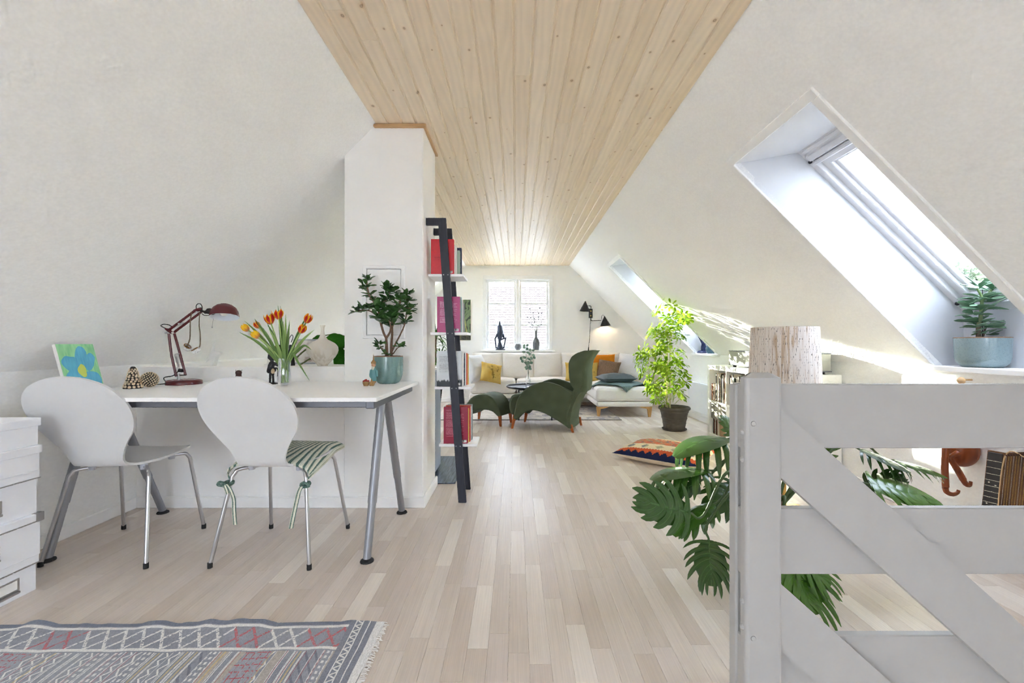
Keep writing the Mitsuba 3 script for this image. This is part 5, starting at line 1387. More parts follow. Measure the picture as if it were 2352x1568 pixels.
for x0, x1, yaw in ((-0.70, -0.22, 0.0), (-0.215, 0.29, 0.0), (0.295, 0.755, 0.0), (0.76, 1.25, 0.0), (1.26, 1.72, 0.0)):
    m, uv = pillow((x1 - x0) * 1.06, 0.44, 0.20, int(x0 * 100) % 97, 22, 0.012, 0.05)
    part(t, 'back_cushion', mv(m, rz(yaw) @ rx(math.radians(76)), ((x0 + x1) / 2, 7.17, 0.640)), 'linen', smooth=True)


def cushion(name, w, h, d, R, pos, bsdf, label, seed=1, pinch=0.12, wr=0.014):
    m, uv = pillow(w, h, d, seed, 22, wr, pinch)
    t = thing(name, label, 'cushion')
    part(t, 'cover', mv(m, R, pos), bsdf, smooth=True, uv=uv)
    u = np.linspace(-1, 1, 14)[:, None]
    return t
mat('linen_cool', lambda p, n, uv: mi.Color3f(srgb(214, 214, 216)) * (0.92 + 0.14 * noise(p.x * 200, p.y * 200, p.z * 200)), 0.95, spec=0.05, sheen=0.3)
def ochre(p, n, uv):
    c = mix(srgb(188, 148, 62), srgb(204, 176, 104), noise(uv.x * 5, uv.y * 5, 2.0))
    f = smoothstep(0.58, 0.70, fbm(uv.x * 16, uv.y * 9, 5.0, 3)) * smoothstep(0.45, 0.1, dr.abs(uv.x - 0.6)) * smoothstep(0.5, 0.2, dr.abs(uv.y - 0.45))
    return mix(c, srgb(120, 92, 40), 0.75 * f)
mat('ochre_print', ochre, 0.9, spec=0.05, sheen=0.3)
mat('orange_knit', lambda p, n, uv: mix(srgb(214, 134, 42), srgb(196, 116, 34), noise(uv.x * 60, uv.y * 60, 2.0)), 0.9, spec=0.05, sheen=0.3)
mat('brown_cord', lambda p, n, uv: mix(srgb(138, 112, 92), srgb(112, 90, 74), noise(uv.x * 70, uv.y * 14, 2.0)), 0.9, spec=0.05, sheen=0.3)
mat('velvet_green', (72, 82, 84), 0.6, sheen=1.0, spec=0.3)
UP = rx(math.radians(78))
cushion('sofa_cushion', 0.40, 0.46, 0.20, rz(math.radians(52)) @ rx(math.radians(72)), (at(1094, 846, 6.82)), 'linen_cool', 'large light grey cushion at the left end of the sofa', 4)
cushion('sofa_cushion', 0.34, 0.33, 0.14, rz(math.radians(24)) @ rx(math.radians(62)) @ rz(math.radians(-14)), (at(1128, 856, 6.72)), 'ochre_print', 'mustard yellow printed cushion leaning on the light grey one', 6)
cushion('sofa_cushion', 0.52, 0.32, 0.14, rz(math.radians(-6)) @ rx(math.radians(66)), (at(1336, 854, 6.78)), 'ochre_print', 'mustard yellow cushion behind the green armchair', 9)
cushion('sofa_cushion', 0.42, 0.36, 0.15, rz(math.radians(0)) @ rx(math.radians(74)), (at(1384, 838, 6.98)), 'orange_knit', 'orange cushion behind the brown one on the sofa', 12)
cushion('sofa_cushion', 0.35, 0.35, 0.15, rz(math.radians(-20)) @ rx(math.radians(62)) @ rz(math.radians(-9)), (at(1396, 851, 6.74)), 'brown_cord', 'brown cushion in the corner of the sofa', 15)
cushion('sofa_cushion', 0.52, 0.46, 0.20, rz(math.radians(-42)) @ rx(math.radians(66)), (at(1450, 842, 6.85)), 'linen_cool', 'large pale grey cushion on the chaise behind the tall plant', 19)
cushion('sofa_cushion', 0.50, 0.40, 0.135, rz(math.radians(8)), (at(1414, 867.5, 6.22)), 'velvet_green', 'dark green velvet cushion lying flat on the chaise', 23, 0.10)
# throw blanket
mat('throw_wool', lambda p, n, uv: mix(srgb(98, 116, 116), srgb(122, 140, 138), noise(p.x * 160, p.y * 160, p.z * 160)), 0.95, spec=0.05, sheen=0.4)
mat('throw_fringe', (84, 100, 98), 0.95)
t = thing('throw_blanket', 'folded grey-green wool throw lying across the chaise', 'blanket')
def chaise_top(x, y):
    fx, fy = (x - 1.483) / 0.3875, (y - 6.59) / 0.69
    return 0.3985 + 0.055 * np.clip(1 - fx ** 2, 0, 1) * np.clip(1 - fy ** 2, 0, 1) - 0.05 * np.clip(np.abs(fx) - 0.87, 0, 1) * 3 - 0.05 * np.clip(-fy - 0.93, 0, 1) * 3
corners = np.array([[1.06, 6.18], [1.50, 5.86], [1.875, 6.10], [1.60, 6.62]])
for k_ in range(4):
    u, v = np.meshgrid(np.linspace(0, 1, 26), np.linspace(0, 1, 20), indexing='ij')
    sh = np.array([0.012 * k_, 0.016 * k_])
    XY = (1 - u)[..., None] * ((1 - v)[..., None] * (corners[0] + sh) + v[..., None] * (corners[3])) + u[..., None] * ((1 - v)[..., None] * (corners[1] + sh) + v[..., None] * (corners[2] + sh * 0.4))
    x, y = XY[..., 0], XY[..., 1]
    z = chaise_top(x, y) + 0.006 + 0.0075 * (3 - k_) + 0.006 * np.sin(x * 16 + y * 9 + k_)
    over = np.clip(5.915 - y, 0, 1)
    y = np.where(over > 0, 5.890 - 0.004 * (3 - k_) + 0.0 * y, y)
    z = z - over * 1.25
    left = np.clip(1.10 - x, 0, 1)
    x = np.where(left > 0, 1.082 - 0.004 * (3 - k_), x)
    z = z - left * 1.1
    P = np.stack([x, y, z], -1)
    Q_ = np.concatenate([P + [0, 0, 0.0028], (P - [0, 0, 0.0028])[:, ::-1]], 1)
    part(t, 'fold', grid(Q_, closed_v=True), 'throw_wool', smooth=True)
    e = P[:, 0] if k_ else P[:, 0]
    part(t, 'hem', tube(P[:, 0] + [0, -0.003, 0], 0.0035, 5), 'throw_fringe', smooth=True)

# ------------------------------------------------------------------ tray table with eucalyptus
mat('tray_black', (34, 36, 44), 0.3, spec=0.6)
t = thing('tray_table', 'round black tray table between the sofa and the green armchair', 'table')
TC = np.array([0.255, 5.82, 0.0])
ZT = 0.428
part(t, 'tray', lathe([(0, ZT - 0.008), (0.36, ZT - 0.008), (0.375, ZT + 0.012), (0.385, ZT + 0.014), (0.378, ZT - 0.004), (0.362, ZT - 0.014), (0, ZT - 0.014)], 56, TC), 'tray_black', smooth=30)
for q in range(4):
    a = math.radians(45 + 90 * q)
    p0, p1 = TC + [0.30 * math.cos(a), 0.30 * math.sin(a), ZT - 0.015], TC + [0.30 * math.cos(a), 0.30 * math.sin(a), 0.0115]
    part(t, 'leg', tube([p1, p0], 0.009, 10), 'tray_black', smooth=40)
part(t, 'stretcher', cat(*[tube([TC + [0.3 * math.cos(a), 0.3 * math.sin(a), z], TC + [0.3 * math.cos(a + math.pi / 2), 0.3 * math.sin(a + math.pi / 2), z]], 0.007, 8) for a in np.radians([45, 135, 225, 315]) for z in (ZT - 0.07, )]), 'tray_black', smooth=40)
t = thing('eucalyptus_vase', 'slim clear glass bottle with eucalyptus sprigs on the black tray table', 'vase')
ec = np.array([at(1213, 0, 5.74)[0], 5.74, ZT - 0.0075])
part(t, 'bottle', lathe([(0.0003, 0.0005), (0.030, 0.0005), (0.033, 0.006), (0.033, 0.10), (0.027, 0.13), (0.012, 0.17), (0.0105, 0.22), (0.013, 0.235), (0.0105, 0.235), (0.0085, 0.22), (0.010, 0.17), (0.024, 0.13), (0.030, 0.10), (0.030, 0.010), (0.0003, 0.006)], 28, ec), 'clear_glass', smooth=50)
leaf_mat('eucalyptus_leaf', (92, 120, 108), (150, 172, 152), 0.5, 0.3)
E = lambda px, py, dy=0.0: at(px, py, 5.74) + np.array([0, dy, 0])
rng = random.Random(41)
for path in ([(1213, 870), (1213, 845), (1209, 822), (1207, 800), (1208, 793)], [(1213, 870), (1214, 845), (1219, 825), (1221, 806), (1222, 802)], [(1213, 870), (1213, 848), (1214, 836), (1228, 818)], [(1213, 870), (1213, 846), (1203, 826), (1200, 822)]):
    c = curve([E(x, y, rng.uniform(-.02, .02) * (i > 1)) for i, (x, y) in enumerate(path)], 24)
    s = part(t, 'sprig', tube(c, 0.0022, 5), 'dry_stem', smooth=True)
    for q in range(9, len(c), 3):
        for sgn in (-1, 1):
            m, uv = blade(rng.uniform(0.034, 0.046), rng.uniform(0.034, 0.044), 'round', 3, 0.1, 7, 5, stalk=0.006)
            part(s, 'leaf', place(m, c[q], (sgn * rng.uniform(0.5, 1), rng.uniform(-1, 0.6), rng.uniform(-0.3, 0.6)), (0.2, -1, rng.uniform(-.2, 1))), 'eucalyptus_leaf', smooth=True, uv=toned(uv, rng.random()))

# ------------------------------------------------------------------ green wing chair and its footstool
mat('green_felt', lambda p, n, uv: mix(srgb(68, 77, 59), srgb(86, 95, 77), noise(p.x * 14, p.y * 14, p.z * 14) * 0.7 + 0.3 * noise(p.x * 260, p.y * 260, p.z * 260)), 0.85, spec=0.15, sheen=0.6)
mat('cherry_leg', lambda p, n, uv: mix(srgb(176, 92, 40), srgb(150, 72, 30), noise(p.x * 60, p.y * 60, p.z * 9)), 0.35)


def local(P0, back, side):
    B = np.column_stack([[back[0], back[1], 0], [side[0], side[1], 0], [0, 0, 1]])
    def put(m):
        m = m.copy()
        m.vertices = np.asarray(m.vertices) @ B.T + np.array([P0[0], P0[1], 0])
        m.fix_normals()
        return m
    return put
def slab(outline, s0, s1, r=0.02):
    """A side panel: an outline in (back, height), from side s0 to s1, with rounded rims."""
    poly = Polygon(outline).buffer(0)
    layers = []
    for d, o in ((0.0, -r), (r * 0.3, -r * 0.3), (r, 0.0)):
        layers.append((s0 + d, o))
    for d, o in ((r, 0.0), (r * 0.3, -r * 0.3), (0.0, -r)):
        layers.append((s1 - d, o))
    n = 110
    rings = []
    for s, o in layers:
        g = poly.buffer(o, quad_segs=6)
        g = max(g.geoms, key=lambda q: q.area) if hasattr(g, 'geoms') else g
        ring = g.exterior
        c = np.array(poly.centroid.coords[0])
        d0 = ring.project(__import__('shapely').geometry.Point(poly.exterior.coords[0]))
        pts = [ring.interpolate((d0 + ring.length * k / n) % ring.length).coords[0] for k in range(n)]
        pts = np.array(pts)
        if not ring.is_ccw:
            pts = pts[::-1]
            pts = np.roll(pts, 1, 0)
        rings.append(np.c_[pts[:, 0], np.full(n, s), pts[:, 1]])
    body = grid(np.array(rings), closed_v=True)
    capm = []
    for k, flip in ((0, 1), (-1, 0)):
        v2 = rings[k][:, [0, 2]]
        vv, ff = trimesh.creation.triangulate_polygon(Polygon(v2).buffer(0), engine='earcut')
        capm.append(trimesh.Trimesh(np.c_[vv[:, 0], np.full(len(vv), rings[k][0, 1]), vv[:, 1]], ff, process=False))
    return cat(body, *capm)
t = thing('wing_chair', 'dark green felt wing chair with short cherry wood legs facing left', 'armchair')
put = local((-0.03, 5.10), (0.946, -0.326), (0.326, 0.946))
WID = 0.52
o = curve([(0.0, 0.125), (0.02, 0.22), (0.05, 0.345), (0.14, 0.465), (0.27, 0.540), (0.40, 0.562), (0.53, 0.535), (0.63, 0.490), (0.715, 0.455)], 40).tolist() + curve([(0.745, 0.440), (0.715, 0.34), (0.675, 0.22), (0.655, 0.12), (0.672, 0.045)], 16).tolist() + curve([(0.655, 0.052), (0.56, 0.110), (0.42, 0.185), (0.31, 0.222), (0.22, 0.228), (0.13, 0.190), (0.06, 0.120), (0.045, 0.105)], 24).tolist()
for s0, s1 in ((0.0, 0.055), (WID - 0.055, WID)):
    part(t, 'side_panel', put(slab(o, s0, s1, 0.014)), 'green_felt', smooth=50)
sp = curve([(-0.055, 0.17), (-0.075, 0.26), (-0.055, 0.355), (0.01, 0.405), (0.20, 0.40), (0.42, 0.36), (0.60, 0.345), (0.64, 0.29), (0.60, 0.25), (0.30, 0.24), (0.08, 0.19), (0.0, 0.14)], 60)
part(t, 'seat', put(slab(sp.tolist(), 0.045, WID - 0.045, 0.03)), 'green_felt', smooth=50)
# lower back: a concave sheet between the panels
zb = np.linspace(0.05, 0.53, 22)
bx_ = np.interp(zb, [0.05, 0.12, 0.20, 0.30, 0.40, 0.46, 0.53], [0.700, 0.690, 0.697, 0.722, 0.765, 0.805, 0.83])
vv = np.linspace(0, 1, 17)
bul = 0.040 * np.sin(np.pi * vv)
outer = np.stack([np.broadcast_to(bx_[:, None], (22, 17)) - 0.012 + bul[None] * np.linspace(0.7, 1.2, 22)[:, None], np.broadcast_to(vv[None] * WID, (22, 17)), np.broadcast_to(zb[:, None], (22, 17))], -1)
inner_ = outer - np.array([0.07, 0, 0]) * np.linspace(0.5, 1.3, 22)[:, None, None]
part(t, 'lower_back', put(grid(np.concatenate([outer, inner_[:, ::-1]], 1), closed_v=True)), 'green_felt', smooth=50)
# headrest: a U-shaped wing shell that leans back
from scipy.interpolate import PchipInterpolator as PCH
nz_, nw = 44, 41
q = np.linspace(0, 1, nz_)
zz = 0.462 + q * 0.462
w_ = np.linspace(-1, 1, nw)
shell_o = np.zeros((nz_, nw, 3))
shell_i = np.zeros((nz_, nw, 3))
for i in range(nz_):
    f = q[i]
    apex = PCH([.46, .51, .69, .79, .86, .93], [.845, .848, .842, .860, .900, .962])(zz[i])
    reach = apex - 0.05 - PCH([.46, .50, .55, .652, .77, .848, .892, .925], [.765, .715, .685, .665, .66, .69, .749, .84])(zz[i])
    half = WID / 2 * (0.985 - 0.10 * f ** 3)
    bow = np.abs(w_)
    flat = 0.60
    side_t = np.clip((bow - flat) / (1 - flat), 0, 1)
    sarc = np.clip(bow / flat, 0, 1)
    s_pos = np.sign(w_) * half * np.where(bow < flat, 0.90 * np.sin(sarc * np.pi / 2 * 0.92) / math.sin(np.pi / 2 * 0.92), 0.90 + 0.10 * side_t ** 0.7)
    b_pos = apex - 0.050 * sarc ** 2.4 - reach * side_t ** 0.95
    th_ = 0.028 * (1 - 0.5 * side_t ** 3) * np.clip(math.sin(math.pi * min(0.97, max(0.03, f))) ** 0.35, 0.1, 1)
    tx, ty = np.gradient(b_pos), np.gradient(s_pos)
    ln_ = np.hypot(tx, ty) + 1e-9
    nb, ns_ = ty / ln_, -tx / ln_
    C = np.stack([b_pos, WID / 2 + s_pos, np.full(nw, zz[i]) + 0.0 * s_pos], -1)
    N_ = np.stack([nb, ns_, np.zeros(nw)], -1)
    shell_o[i], shell_i[i] = C + N_ * th_[:, None], C - N_ * th_[:, None]
ringm = np.concatenate([shell_o, shell_i[:, ::-1]], 1)
head = grid(ringm, closed_v=True)
top = grid(np.stack([shell_o[-1], shell_i[-1]], 0))
bot = grid(np.stack([shell_o[0], shell_i[0]], 0))
part(t, 'headrest', put(cat(head, top, bot)), 'green_felt', smooth=60)
for (b, s, zt, db) in ((0.015, 0.03, 0.13, -0.035), (0.675, 0.03, 0.06, 0.03), (0.02, WID - 0.03, 0.13, -0.03), (0.685, WID - 0.03, 0.07, 0.03)):
    m = trimesh.convex.convex_hull(np.array([[b + x * 0.020, s + y * 0.020, zt + 0.03] for x in (-1, 1) for y in (-1, 1)] + [[b + db + x * 0.011, s + y * 0.011, 0.0005] for x in (-1, 1) for y in (-1, 1)]))
    part(t, 'leg', put(m), 'cherry_leg')
t = thing('footstool', 'green felt arched footstool with cherry wood legs left of the wing chair', 'footstool')
put = local((-0.199, 5.235), (-0.902, 0.431), (0.431, 0.902))
o = curve([(-0.018, 0.13), (0.0, 0.20), (0.035, 0.275), (0.085, 0.335), (0.15, 0.370), (0.235, 0.381), (0.33, 0.362), (0.41, 0.315), (0.47, 0.24), (0.485, 0.16), (0.47, 0.11)], 44).tolist() + curve([(0.43, 0.11), (0.375, 0.145), (0.31, 0.172), (0.20, 0.190), (0.105, 0.176), (0.05, 0.14), (0.02, 0.115)], 20).tolist()
part(t, 'body', put(slab(o, 0.0, 0.345, 0.022)), 'green_felt', smooth=50)
for b, s, db in ((0.005, 0.03, -0.012), (0.005, 0.315, -0.012), (0.452, 0.03, 0.012), (0.452, 0.315, 0.012)):
    m = trimesh.convex.convex_hull(np.array([[b + x * 0.018, s + y * 0.018, 0.145] for x in (-1, 1) for y in (-1, 1)] + [[b + db + x * 0.010, s + y * 0.010, 0.0005] for x in (-1, 1) for y in (-1, 1)]))
    part(t, 'leg', put(m), 'cherry_leg')

# ------------------------------------------------------------------ tall leafy plant in a dark pot
mat('dark_terracotta', lambda p, n, uv: mix(srgb(62, 56, 50), srgb(92, 84, 76), fbm(p.x * 16, p.y * 16, p.z * 16, 3)), 0.55, bump=lambda p, n, uv: fbm(p.x * 60, p.y * 60, p.z * 60, 2), scale=0.003)
leaf_mat('umbrella_leaf', (92, 132, 30), (172, 196, 66), 0.32, 0.6)
mat('pale_cane', (200, 186, 150), 0.6)
t = thing('umbrella_plant', 'tall bushy umbrella plant in a ribbed dark clay pot beside the chaise', 'plant')
UC = np.array([1.845, 5.06, 0.0])
part(t, 'pot', lathe([(0, 0.012), (0.112, 0.012), (0.118, 0.02), (0.126, 0.075), (0.131, 0.078), (0.131, 0.086), (0.128, 0.09), (0.138, 0.135), (0.143, 0.138), (0.143, 0.147), (0.140, 0.15), (0.152, 0.205), (0.158, 0.212), (0.157, 0.222), (0.160, 0.23), (0.172, 0.238), (0.178, 0.25), (0.176, 0.265), (0.168, 0.272), (0.158, 0.270), (0.154, 0.25), (0, 0.25)], 48, UC), 'dark_terracotta', smooth=35)
part(t, 'saucer', lathe([(0, 0.0005), (0.125, 0.0005), (0.137, 0.010), (0.139, 0.018), (0.133, 0.018), (0.122, 0.010), (0, 0.010)], 40, UC), 'dark_terracotta', smooth=35)
part(t, 'soil', lathe([(0, 0.258), (0.1, 0.256), (0.157, 0.252)], 30, UC), 'soil', smooth=True)
V = lambda px, py, dy=0.0: at(px, py, 5.06 + dy)
for k_, (px, top, dy) in enumerate(((1533, 748, .0), (1539, 762, -.03), (1530, 800, .05))):
    part(t, 'cane', tube([V(px, 938, dy), V(px, top, dy)], 0.007, 8), 'pale_cane', smooth=40)
rng = random.Random(77)
def umbrella(c, d, n, size):
    """One palmate leaf: leaflets spread around the end of a stalk."""
    c, d = np.asarray(c, float), np.asarray(d, float) / np.linalg.norm(d)
    ms, us = [], []
    Fm = frame_of(d)
    for q in range(n):
        a = (q + rng.uniform(-.2, .2)) / n * 2 * math.pi
        out = Fm[:, 1] * math.cos(a) + Fm[:, 2] * math.sin(a)
        L_ = size * rng.uniform(0.75, 1.1)
        m, uv = blade(L_, L_ * 0.40, 'obovate', rng.uniform(1, 6), 0.12, 7, 3, stalk=0.018)
        ms.append(place(m, c, out + d * rng.uniform(0.15, 0.55) + [0, 0, -0.25], d, rng.uniform(-.3, .3)))
        us.append(toned(uv, rng.random()))
    st = tube(curve([c - d * 0.11 - [0, 0, 0.01], c - d * 0.05, c], 8), 0.0022, 4)
    ms.append(st)
    us.append(np.tile([[0.8, 0.5]], (len(st.vertices), 1)))
    part(t, 'leaf', cat(*ms), 'umbrella_leaf', smooth=True, uv=np.vstack(us))
clumps = [(1534, 905, 70, 32, 11), (1520, 880, 70, 34, 12), (1500, 845, 66, 40, 16), (1478, 822, 40, 22, 10), (1540, 840, 56, 40, 14), (1530, 805, 60, 26, 10), (1490, 806, 44, 16, 7), (1520, 768, 50, 26, 15), (1504, 760, 26, 24, 9), (1540, 745, 40, 20, 9), (1530, 730, 36, 12, 6), (1562, 766, 14, 20, 5), (1566, 822, 22, 34, 7), (1574, 728, 16, 8, 5), (1512, 712, 14, 6, 3), (1545, 702, 10, 4, 2), (1523, 694, 4, 4, 1), (1565, 870, 18, 26, 6), (1500, 890, 26, 26, 7), (1518, 918, 30, 12, 6)]
for px, py, wx, wy, n in clumps:
    for q in range(n):
        x, y, dy = px + wx * rng.uniform(-.5, .5), py + wy * rng.uniform(-.55, .55), rng.uniform(-.12, .12) * min(1, wx / 40 + .3) - (0.34 if px > 1570 and py < 760 else 0.2 if py < 715 and px > 1540 else 0)
        c = V(x, y, dy)
        ax = np.array([UC[0] - 0.03, UC[1], c[2] - 0.10])
        d = (c - ax) + np.array([rng.uniform(-.08, .08), rng.uniform(-.08, .08), rng.uniform(0, .08)])
        umbrella(c, d, rng.choice((6, 7, 8)), rng.uniform(0.060, 0.092))

# ------------------------------------------------------------------ radiator, and things on the far roof-window sill
mat('radiator_white', (226, 228, 232), 0.4)
t = thing('radiator', 'flat white panel radiator low on the right wall behind the tall plant', 'radiator')
part(t, 'panel', box(2.335, 2.365, 4.85, 5.90, 0.12, 0.49, 0.004), 'radiator_white')
part(t, 'back_panel', box(2.372, 2.39, 4.87, 5.88, 0.13, 0.48, 0.003), 'radiator_white')
part(t, 'top_grille', box(2.335, 2.392, 4.85, 5.90, 0.488, 0.495, 0.002), 'radiator_white')
mat('blue_glaze', (26, 38, 78), 0.25, spec=0.6)
mat('teal_dark', (52, 86, 100), 0.3, spec=0.6)
t = thing('blue_sculpture', 'slender dark blue twisted sculpture on the far roof-window sill', 'sculpture')
B0 = np.array([2.44, 5.70, 0.8765])
part(t, 'body', cat(tube(curve([B0 + [0.02, 0, 0.02], B0 + [0.03, 0, 0.09], B0 + [-0.005, 0, 0.17], B0 + [-0.05, -0.0, 0.25]], 24), np.linspace(0.026, 0.016, len(curve([B0, B0 + 1e-2, B0 + 2e-2, B0 + 3e-2], 24))), 12), tube(curve([B0 + [0.0, 0, 0.02], B0 + [-0.012, -0.02, 0.08], B0 + [0.005, -0.02, 0.15]], 16), 0.008, 8)), 'blue_glaze', smooth=True)
part(t, 'base', cat(lathe([(0, 0), (0.055, 0), (0.06, 0.012), (0.045, 0.03), (0.02, 0.036), (0, 0.036)], 24, B0)), 'blue_glaze', smooth=40)
solo('teal_vase', lathe([(0, 0.0005), (0.04, 0.0005), (0.062, 0.03), (0.066, 0.065), (0.05, 0.10), (0.028, 0.12), (0.026, 0.135), (0.018, 0.135), (0.02, 0.12), (0, 0.11)], 32, (2.47, 5.50, 0.8765)), 'teal_dark', 'dark teal round vase beside the blue sculpture on the far sill', 'vase', smooth=50)

# ------------------------------------------------------------------ low bookcase along the right wall
mat('bookcase_white', (238, 238, 234), 0.4)
t = thing('bookcase', 'low white cube bookcase along the right wall with records and books', 'bookcase')
BX0, BX1, BY0, BY1, BH = 2.09, 2.385, 3.18, 4.74, 0.772
part(t, 'top', box(BX0, BX1, BY0, BY1, BH - 0.048, BH, 0.002), 'bookcase_white')
part(t, 'bottom', box(BX0, BX1, BY0, BY1, 0.0005, 0.045, 0.002), 'bookcase_white')
e1 = part(t, 'side', box(BX0, BX1, BY1 - 0.048, BY1, 0.045, BH - 0.048, 0.002), 'bookcase_white')
e2 = part(t, 'side', box(BX0, BX1, BY0, BY0 + 0.048, 0.045, BH - 0.048, 0.002), 'bookcase_white')
part(e2, 'hole_cover', mv(lathe([(0, 0.002), (0.016, 0.0018), (0.019, 0), (0, -0.001)], 24), rx(math.pi / 2), (2.354, BY0, 0.752)), 'bookcase_white', smooth=40)
part(t, 'back', box(BX1 - 0.006, BX1, BY0 + 0.04, BY1 - 0.04, 0.04, BH - 0.04), 'bookcase_white')
cell = (BY1 - BY0 - 0.096) / 4
part(t, 'shelf', box(BX0 + 0.002, BX1 - 0.006, BY0 + 0.048, BY1 - 0.048, 0.376, 0.394, 0.001), 'bookcase_white')
for q in (1, 2, 3):
    y = BY0 + 0.048 + cell * q
    part(t, 'divider', box(BX0 + 0.002, BX1 - 0.006, y - 0.008, y + 0.008, 0.045, BH - 0.048, 0.001), 'bookcase_white')
rng = random.Random(31)
cov = {'rec_orange': (170, 92, 44), 'rec_brown': (92, 56, 40), 'rec_cream': (222, 214, 196), 'rec_green': (70, 88, 66), 'rec_black': (30, 28, 28), 'rec_tan': (170, 140, 104), 'rec_white': (232, 230, 226), 'rec_grey': (120, 116, 112)}
for k_, c_ in cov.items():
    mat(k_, c_, 0.5)
seq = ['rec_brown', 'rec_orange', 'rec_brown', 'rec_orange', 'rec_green', 'rec_grey', 'rec_tan', 'rec_cream']
ORD = 'first second third fourth fifth sixth seventh eighth ninth tenth eleventh twelfth thirteenth fourteenth fifteenth sixteenth seventeenth eighteenth nineteenth twentieth'.split() + ['%dth' % q for q in range(21, 60)]
def spines(y1, y0, z0, hs, cols, what, w0=0.006, w1=0.012):
    y, i = y1, 0
    while True:
        w = rng.uniform(w0, w1)
        if y - w < y0:
            break
        h = rng.uniform(*hs)
        x0 = BX0 + rng.uniform(0.012, 0.03)
        c = cols[i % len(cols)]
        tt = thing('record_sleeve', '%s %s record sleeve, %s from the far end' % (what, c.split('_')[1], ORD[i]), 'record', 'record sleeves in the low bookcase')
        part(tt, 'spine', box(x0, x0 + 0.003, y - w + 0.0006, y - 0.0006, z0 + 0.0004, z0 + h, 0.0008), c)
        part(tt, 'sleeve', box(x0 + 0.002, x0 + 0.24, y - w + 0.0009, y - 0.0009, z0 + 0.0004, z0 + h - 0.001), c if i % 3 else 'rec_cream')
        y -= w + 0.0012
        i += 1
yc = lambda q: BY1 - 0.048 - cell * q - (0.009 if q else 0.001)
spines(yc(0) - 0.01, yc(0) - 0.10, 0.3945, (0.178, 0.184), seq, 'short top-left-cell', 0.007, 0.010)
spines(yc(0) - 0.11, yc(1) + 0.02, 0.3945, (0.245, 0.305), ['rec_black', 'rec_cream', 'rec_white', 'rec_grey', 'rec_white', 'rec_brown', 'rec_cream', 'rec_tan'], 'tall top-left-cell', 0.009, 0.016)
spines(yc(1) - 0.01, yc(2) + 0.03, 0.3945, (0.27, 0.308), ['rec_green', 'rec_black', 'rec_brown', 'rec_white', 'rec_cream', 'rec_white', 'rec_grey', 'rec_white'], 'second-top-cell', 0.009, 0.016)
spines(yc(0) - 0.045, yc(0) - 0.17, 0.0455, (0.14, 0.20), ['rec_black', 'rec_brown', 'rec_white', 'rec_black'], 'bottom-left-cell', 0.012, 0.02)
def portrait(p, n, uv):
    x, y = (uv.x - 0.5) * 2, (uv.y - 0.5) * 2
    face = smoothstep(1.02, 0.85, dr.sqrt(dr.square(x / 0.62) + dr.square((y + 0.05) / 0.86)))
    tone = 0.42 + 0.34 * smoothstep(-0.6, 0.5, x) + 0.08 * (fbm(x * 4, y * 4, 2.0, 3) - 0.5)
    for ex in (-0.27, 0.27):
        tone = tone - 0.34 * smoothstep(1.0, 0.3, dr.sqrt(dr.square((x - ex) / 0.17) + dr.square((y - 0.18) / 0.08)))
        tone = tone - 0.18 * smoothstep(1.0, 0.4, dr.sqrt(dr.square((x - ex) / 0.22) + dr.square((y - 0.34) / 0.05)))
    tone = tone - 0.16 * smoothstep(1.0, 0.2, dr.sqrt(dr.square((x + 0.06) / 0.10) + dr.square((y + 0.10) / 0.30)))
    tone = tone - 0.24 * smoothstep(1.0, 0.4, dr.sqrt(dr.square(x / 0.26) + dr.square((y + 0.46) / 0.07)))
    bg = 0.22 + 0.1 * noise(x * 3, y * 3, 1.0)
    v = face * tone + (1 - face) * bg
    return mi.Color3f(v * 0.98, v * 0.92, v * 0.78)
mat('portrait', portrait, 0.5)
t = thing('portrait_sleeve', 'sepia portrait of a face standing in the lower left cell of the bookcase', 'record')
part(t, 'sleeve', box(BX0 + 0.0135, BX0 + 0.020, yc(1) + 0.03, yc(0) - 0.012, 0.205, 0.372, 0.001), 'rec_cream')
ya_, yb_ = yc(1) + 0.03, yc(0) - 0.012
part(t, 'cover', trimesh.Trimesh([[BX0 + 0.013, yb_, 0.206], [BX0 + 0.013, ya_, 0.206], [BX0 + 0.013, ya_, 0.371], [BX0 + 0.013, yb_, 0.371]], [[0, 1, 2], [0, 2, 3]], process=False), 'portrait', uv=np.array([[0, 0], [1, 0], [1, 1], [0, 1.]]))
t2 = solo('sleeve_stack', box(BX0 + 0.01, BX0 + 0.26, ya_ + 0.0, yb_ - 0.035 + 0.0, 0.0455, 0.2045, 0.002) if False else box(BX0 + 0.022, BX0 + 0.26, yc(1) + 0.02, yc(0) - 0.185, 0.0455, 0.203, 0.002), 'rec_tan', 'tan storage case under the portrait in the lower left cell', 'case')
# long hi-fi unit on the bookcase
mat('hifi_metal', (170, 170, 164), 0.42, metallic=0.5)
t = thing('hifi_unit', 'long grey metal hi-fi unit lying on top of the low bookcase', 'stereo')
part(t, 'body', box(2.122, 2.315, 3.19, 4.33, 0.795, 0.928, 0.006), 'hifi_metal')
part(t, 'edge_strip', cat(box(2.119, 2.318, 3.187, 4.333, 0.924, 0.932, 0.002), box(2.119, 2.318, 3.187, 4.333, 0.791, 0.798, 0.002)), 'dark_steel')
for x in (2.15, 2.29):
    for y in (3.25, 4.27):
        part(t, 'foot', lathe([(0, 0), (0.014, 0), (0.016, 0.019), (0, 0.019)], 14, (x, y, BH + 0.0003)), 'rubber', smooth=40)

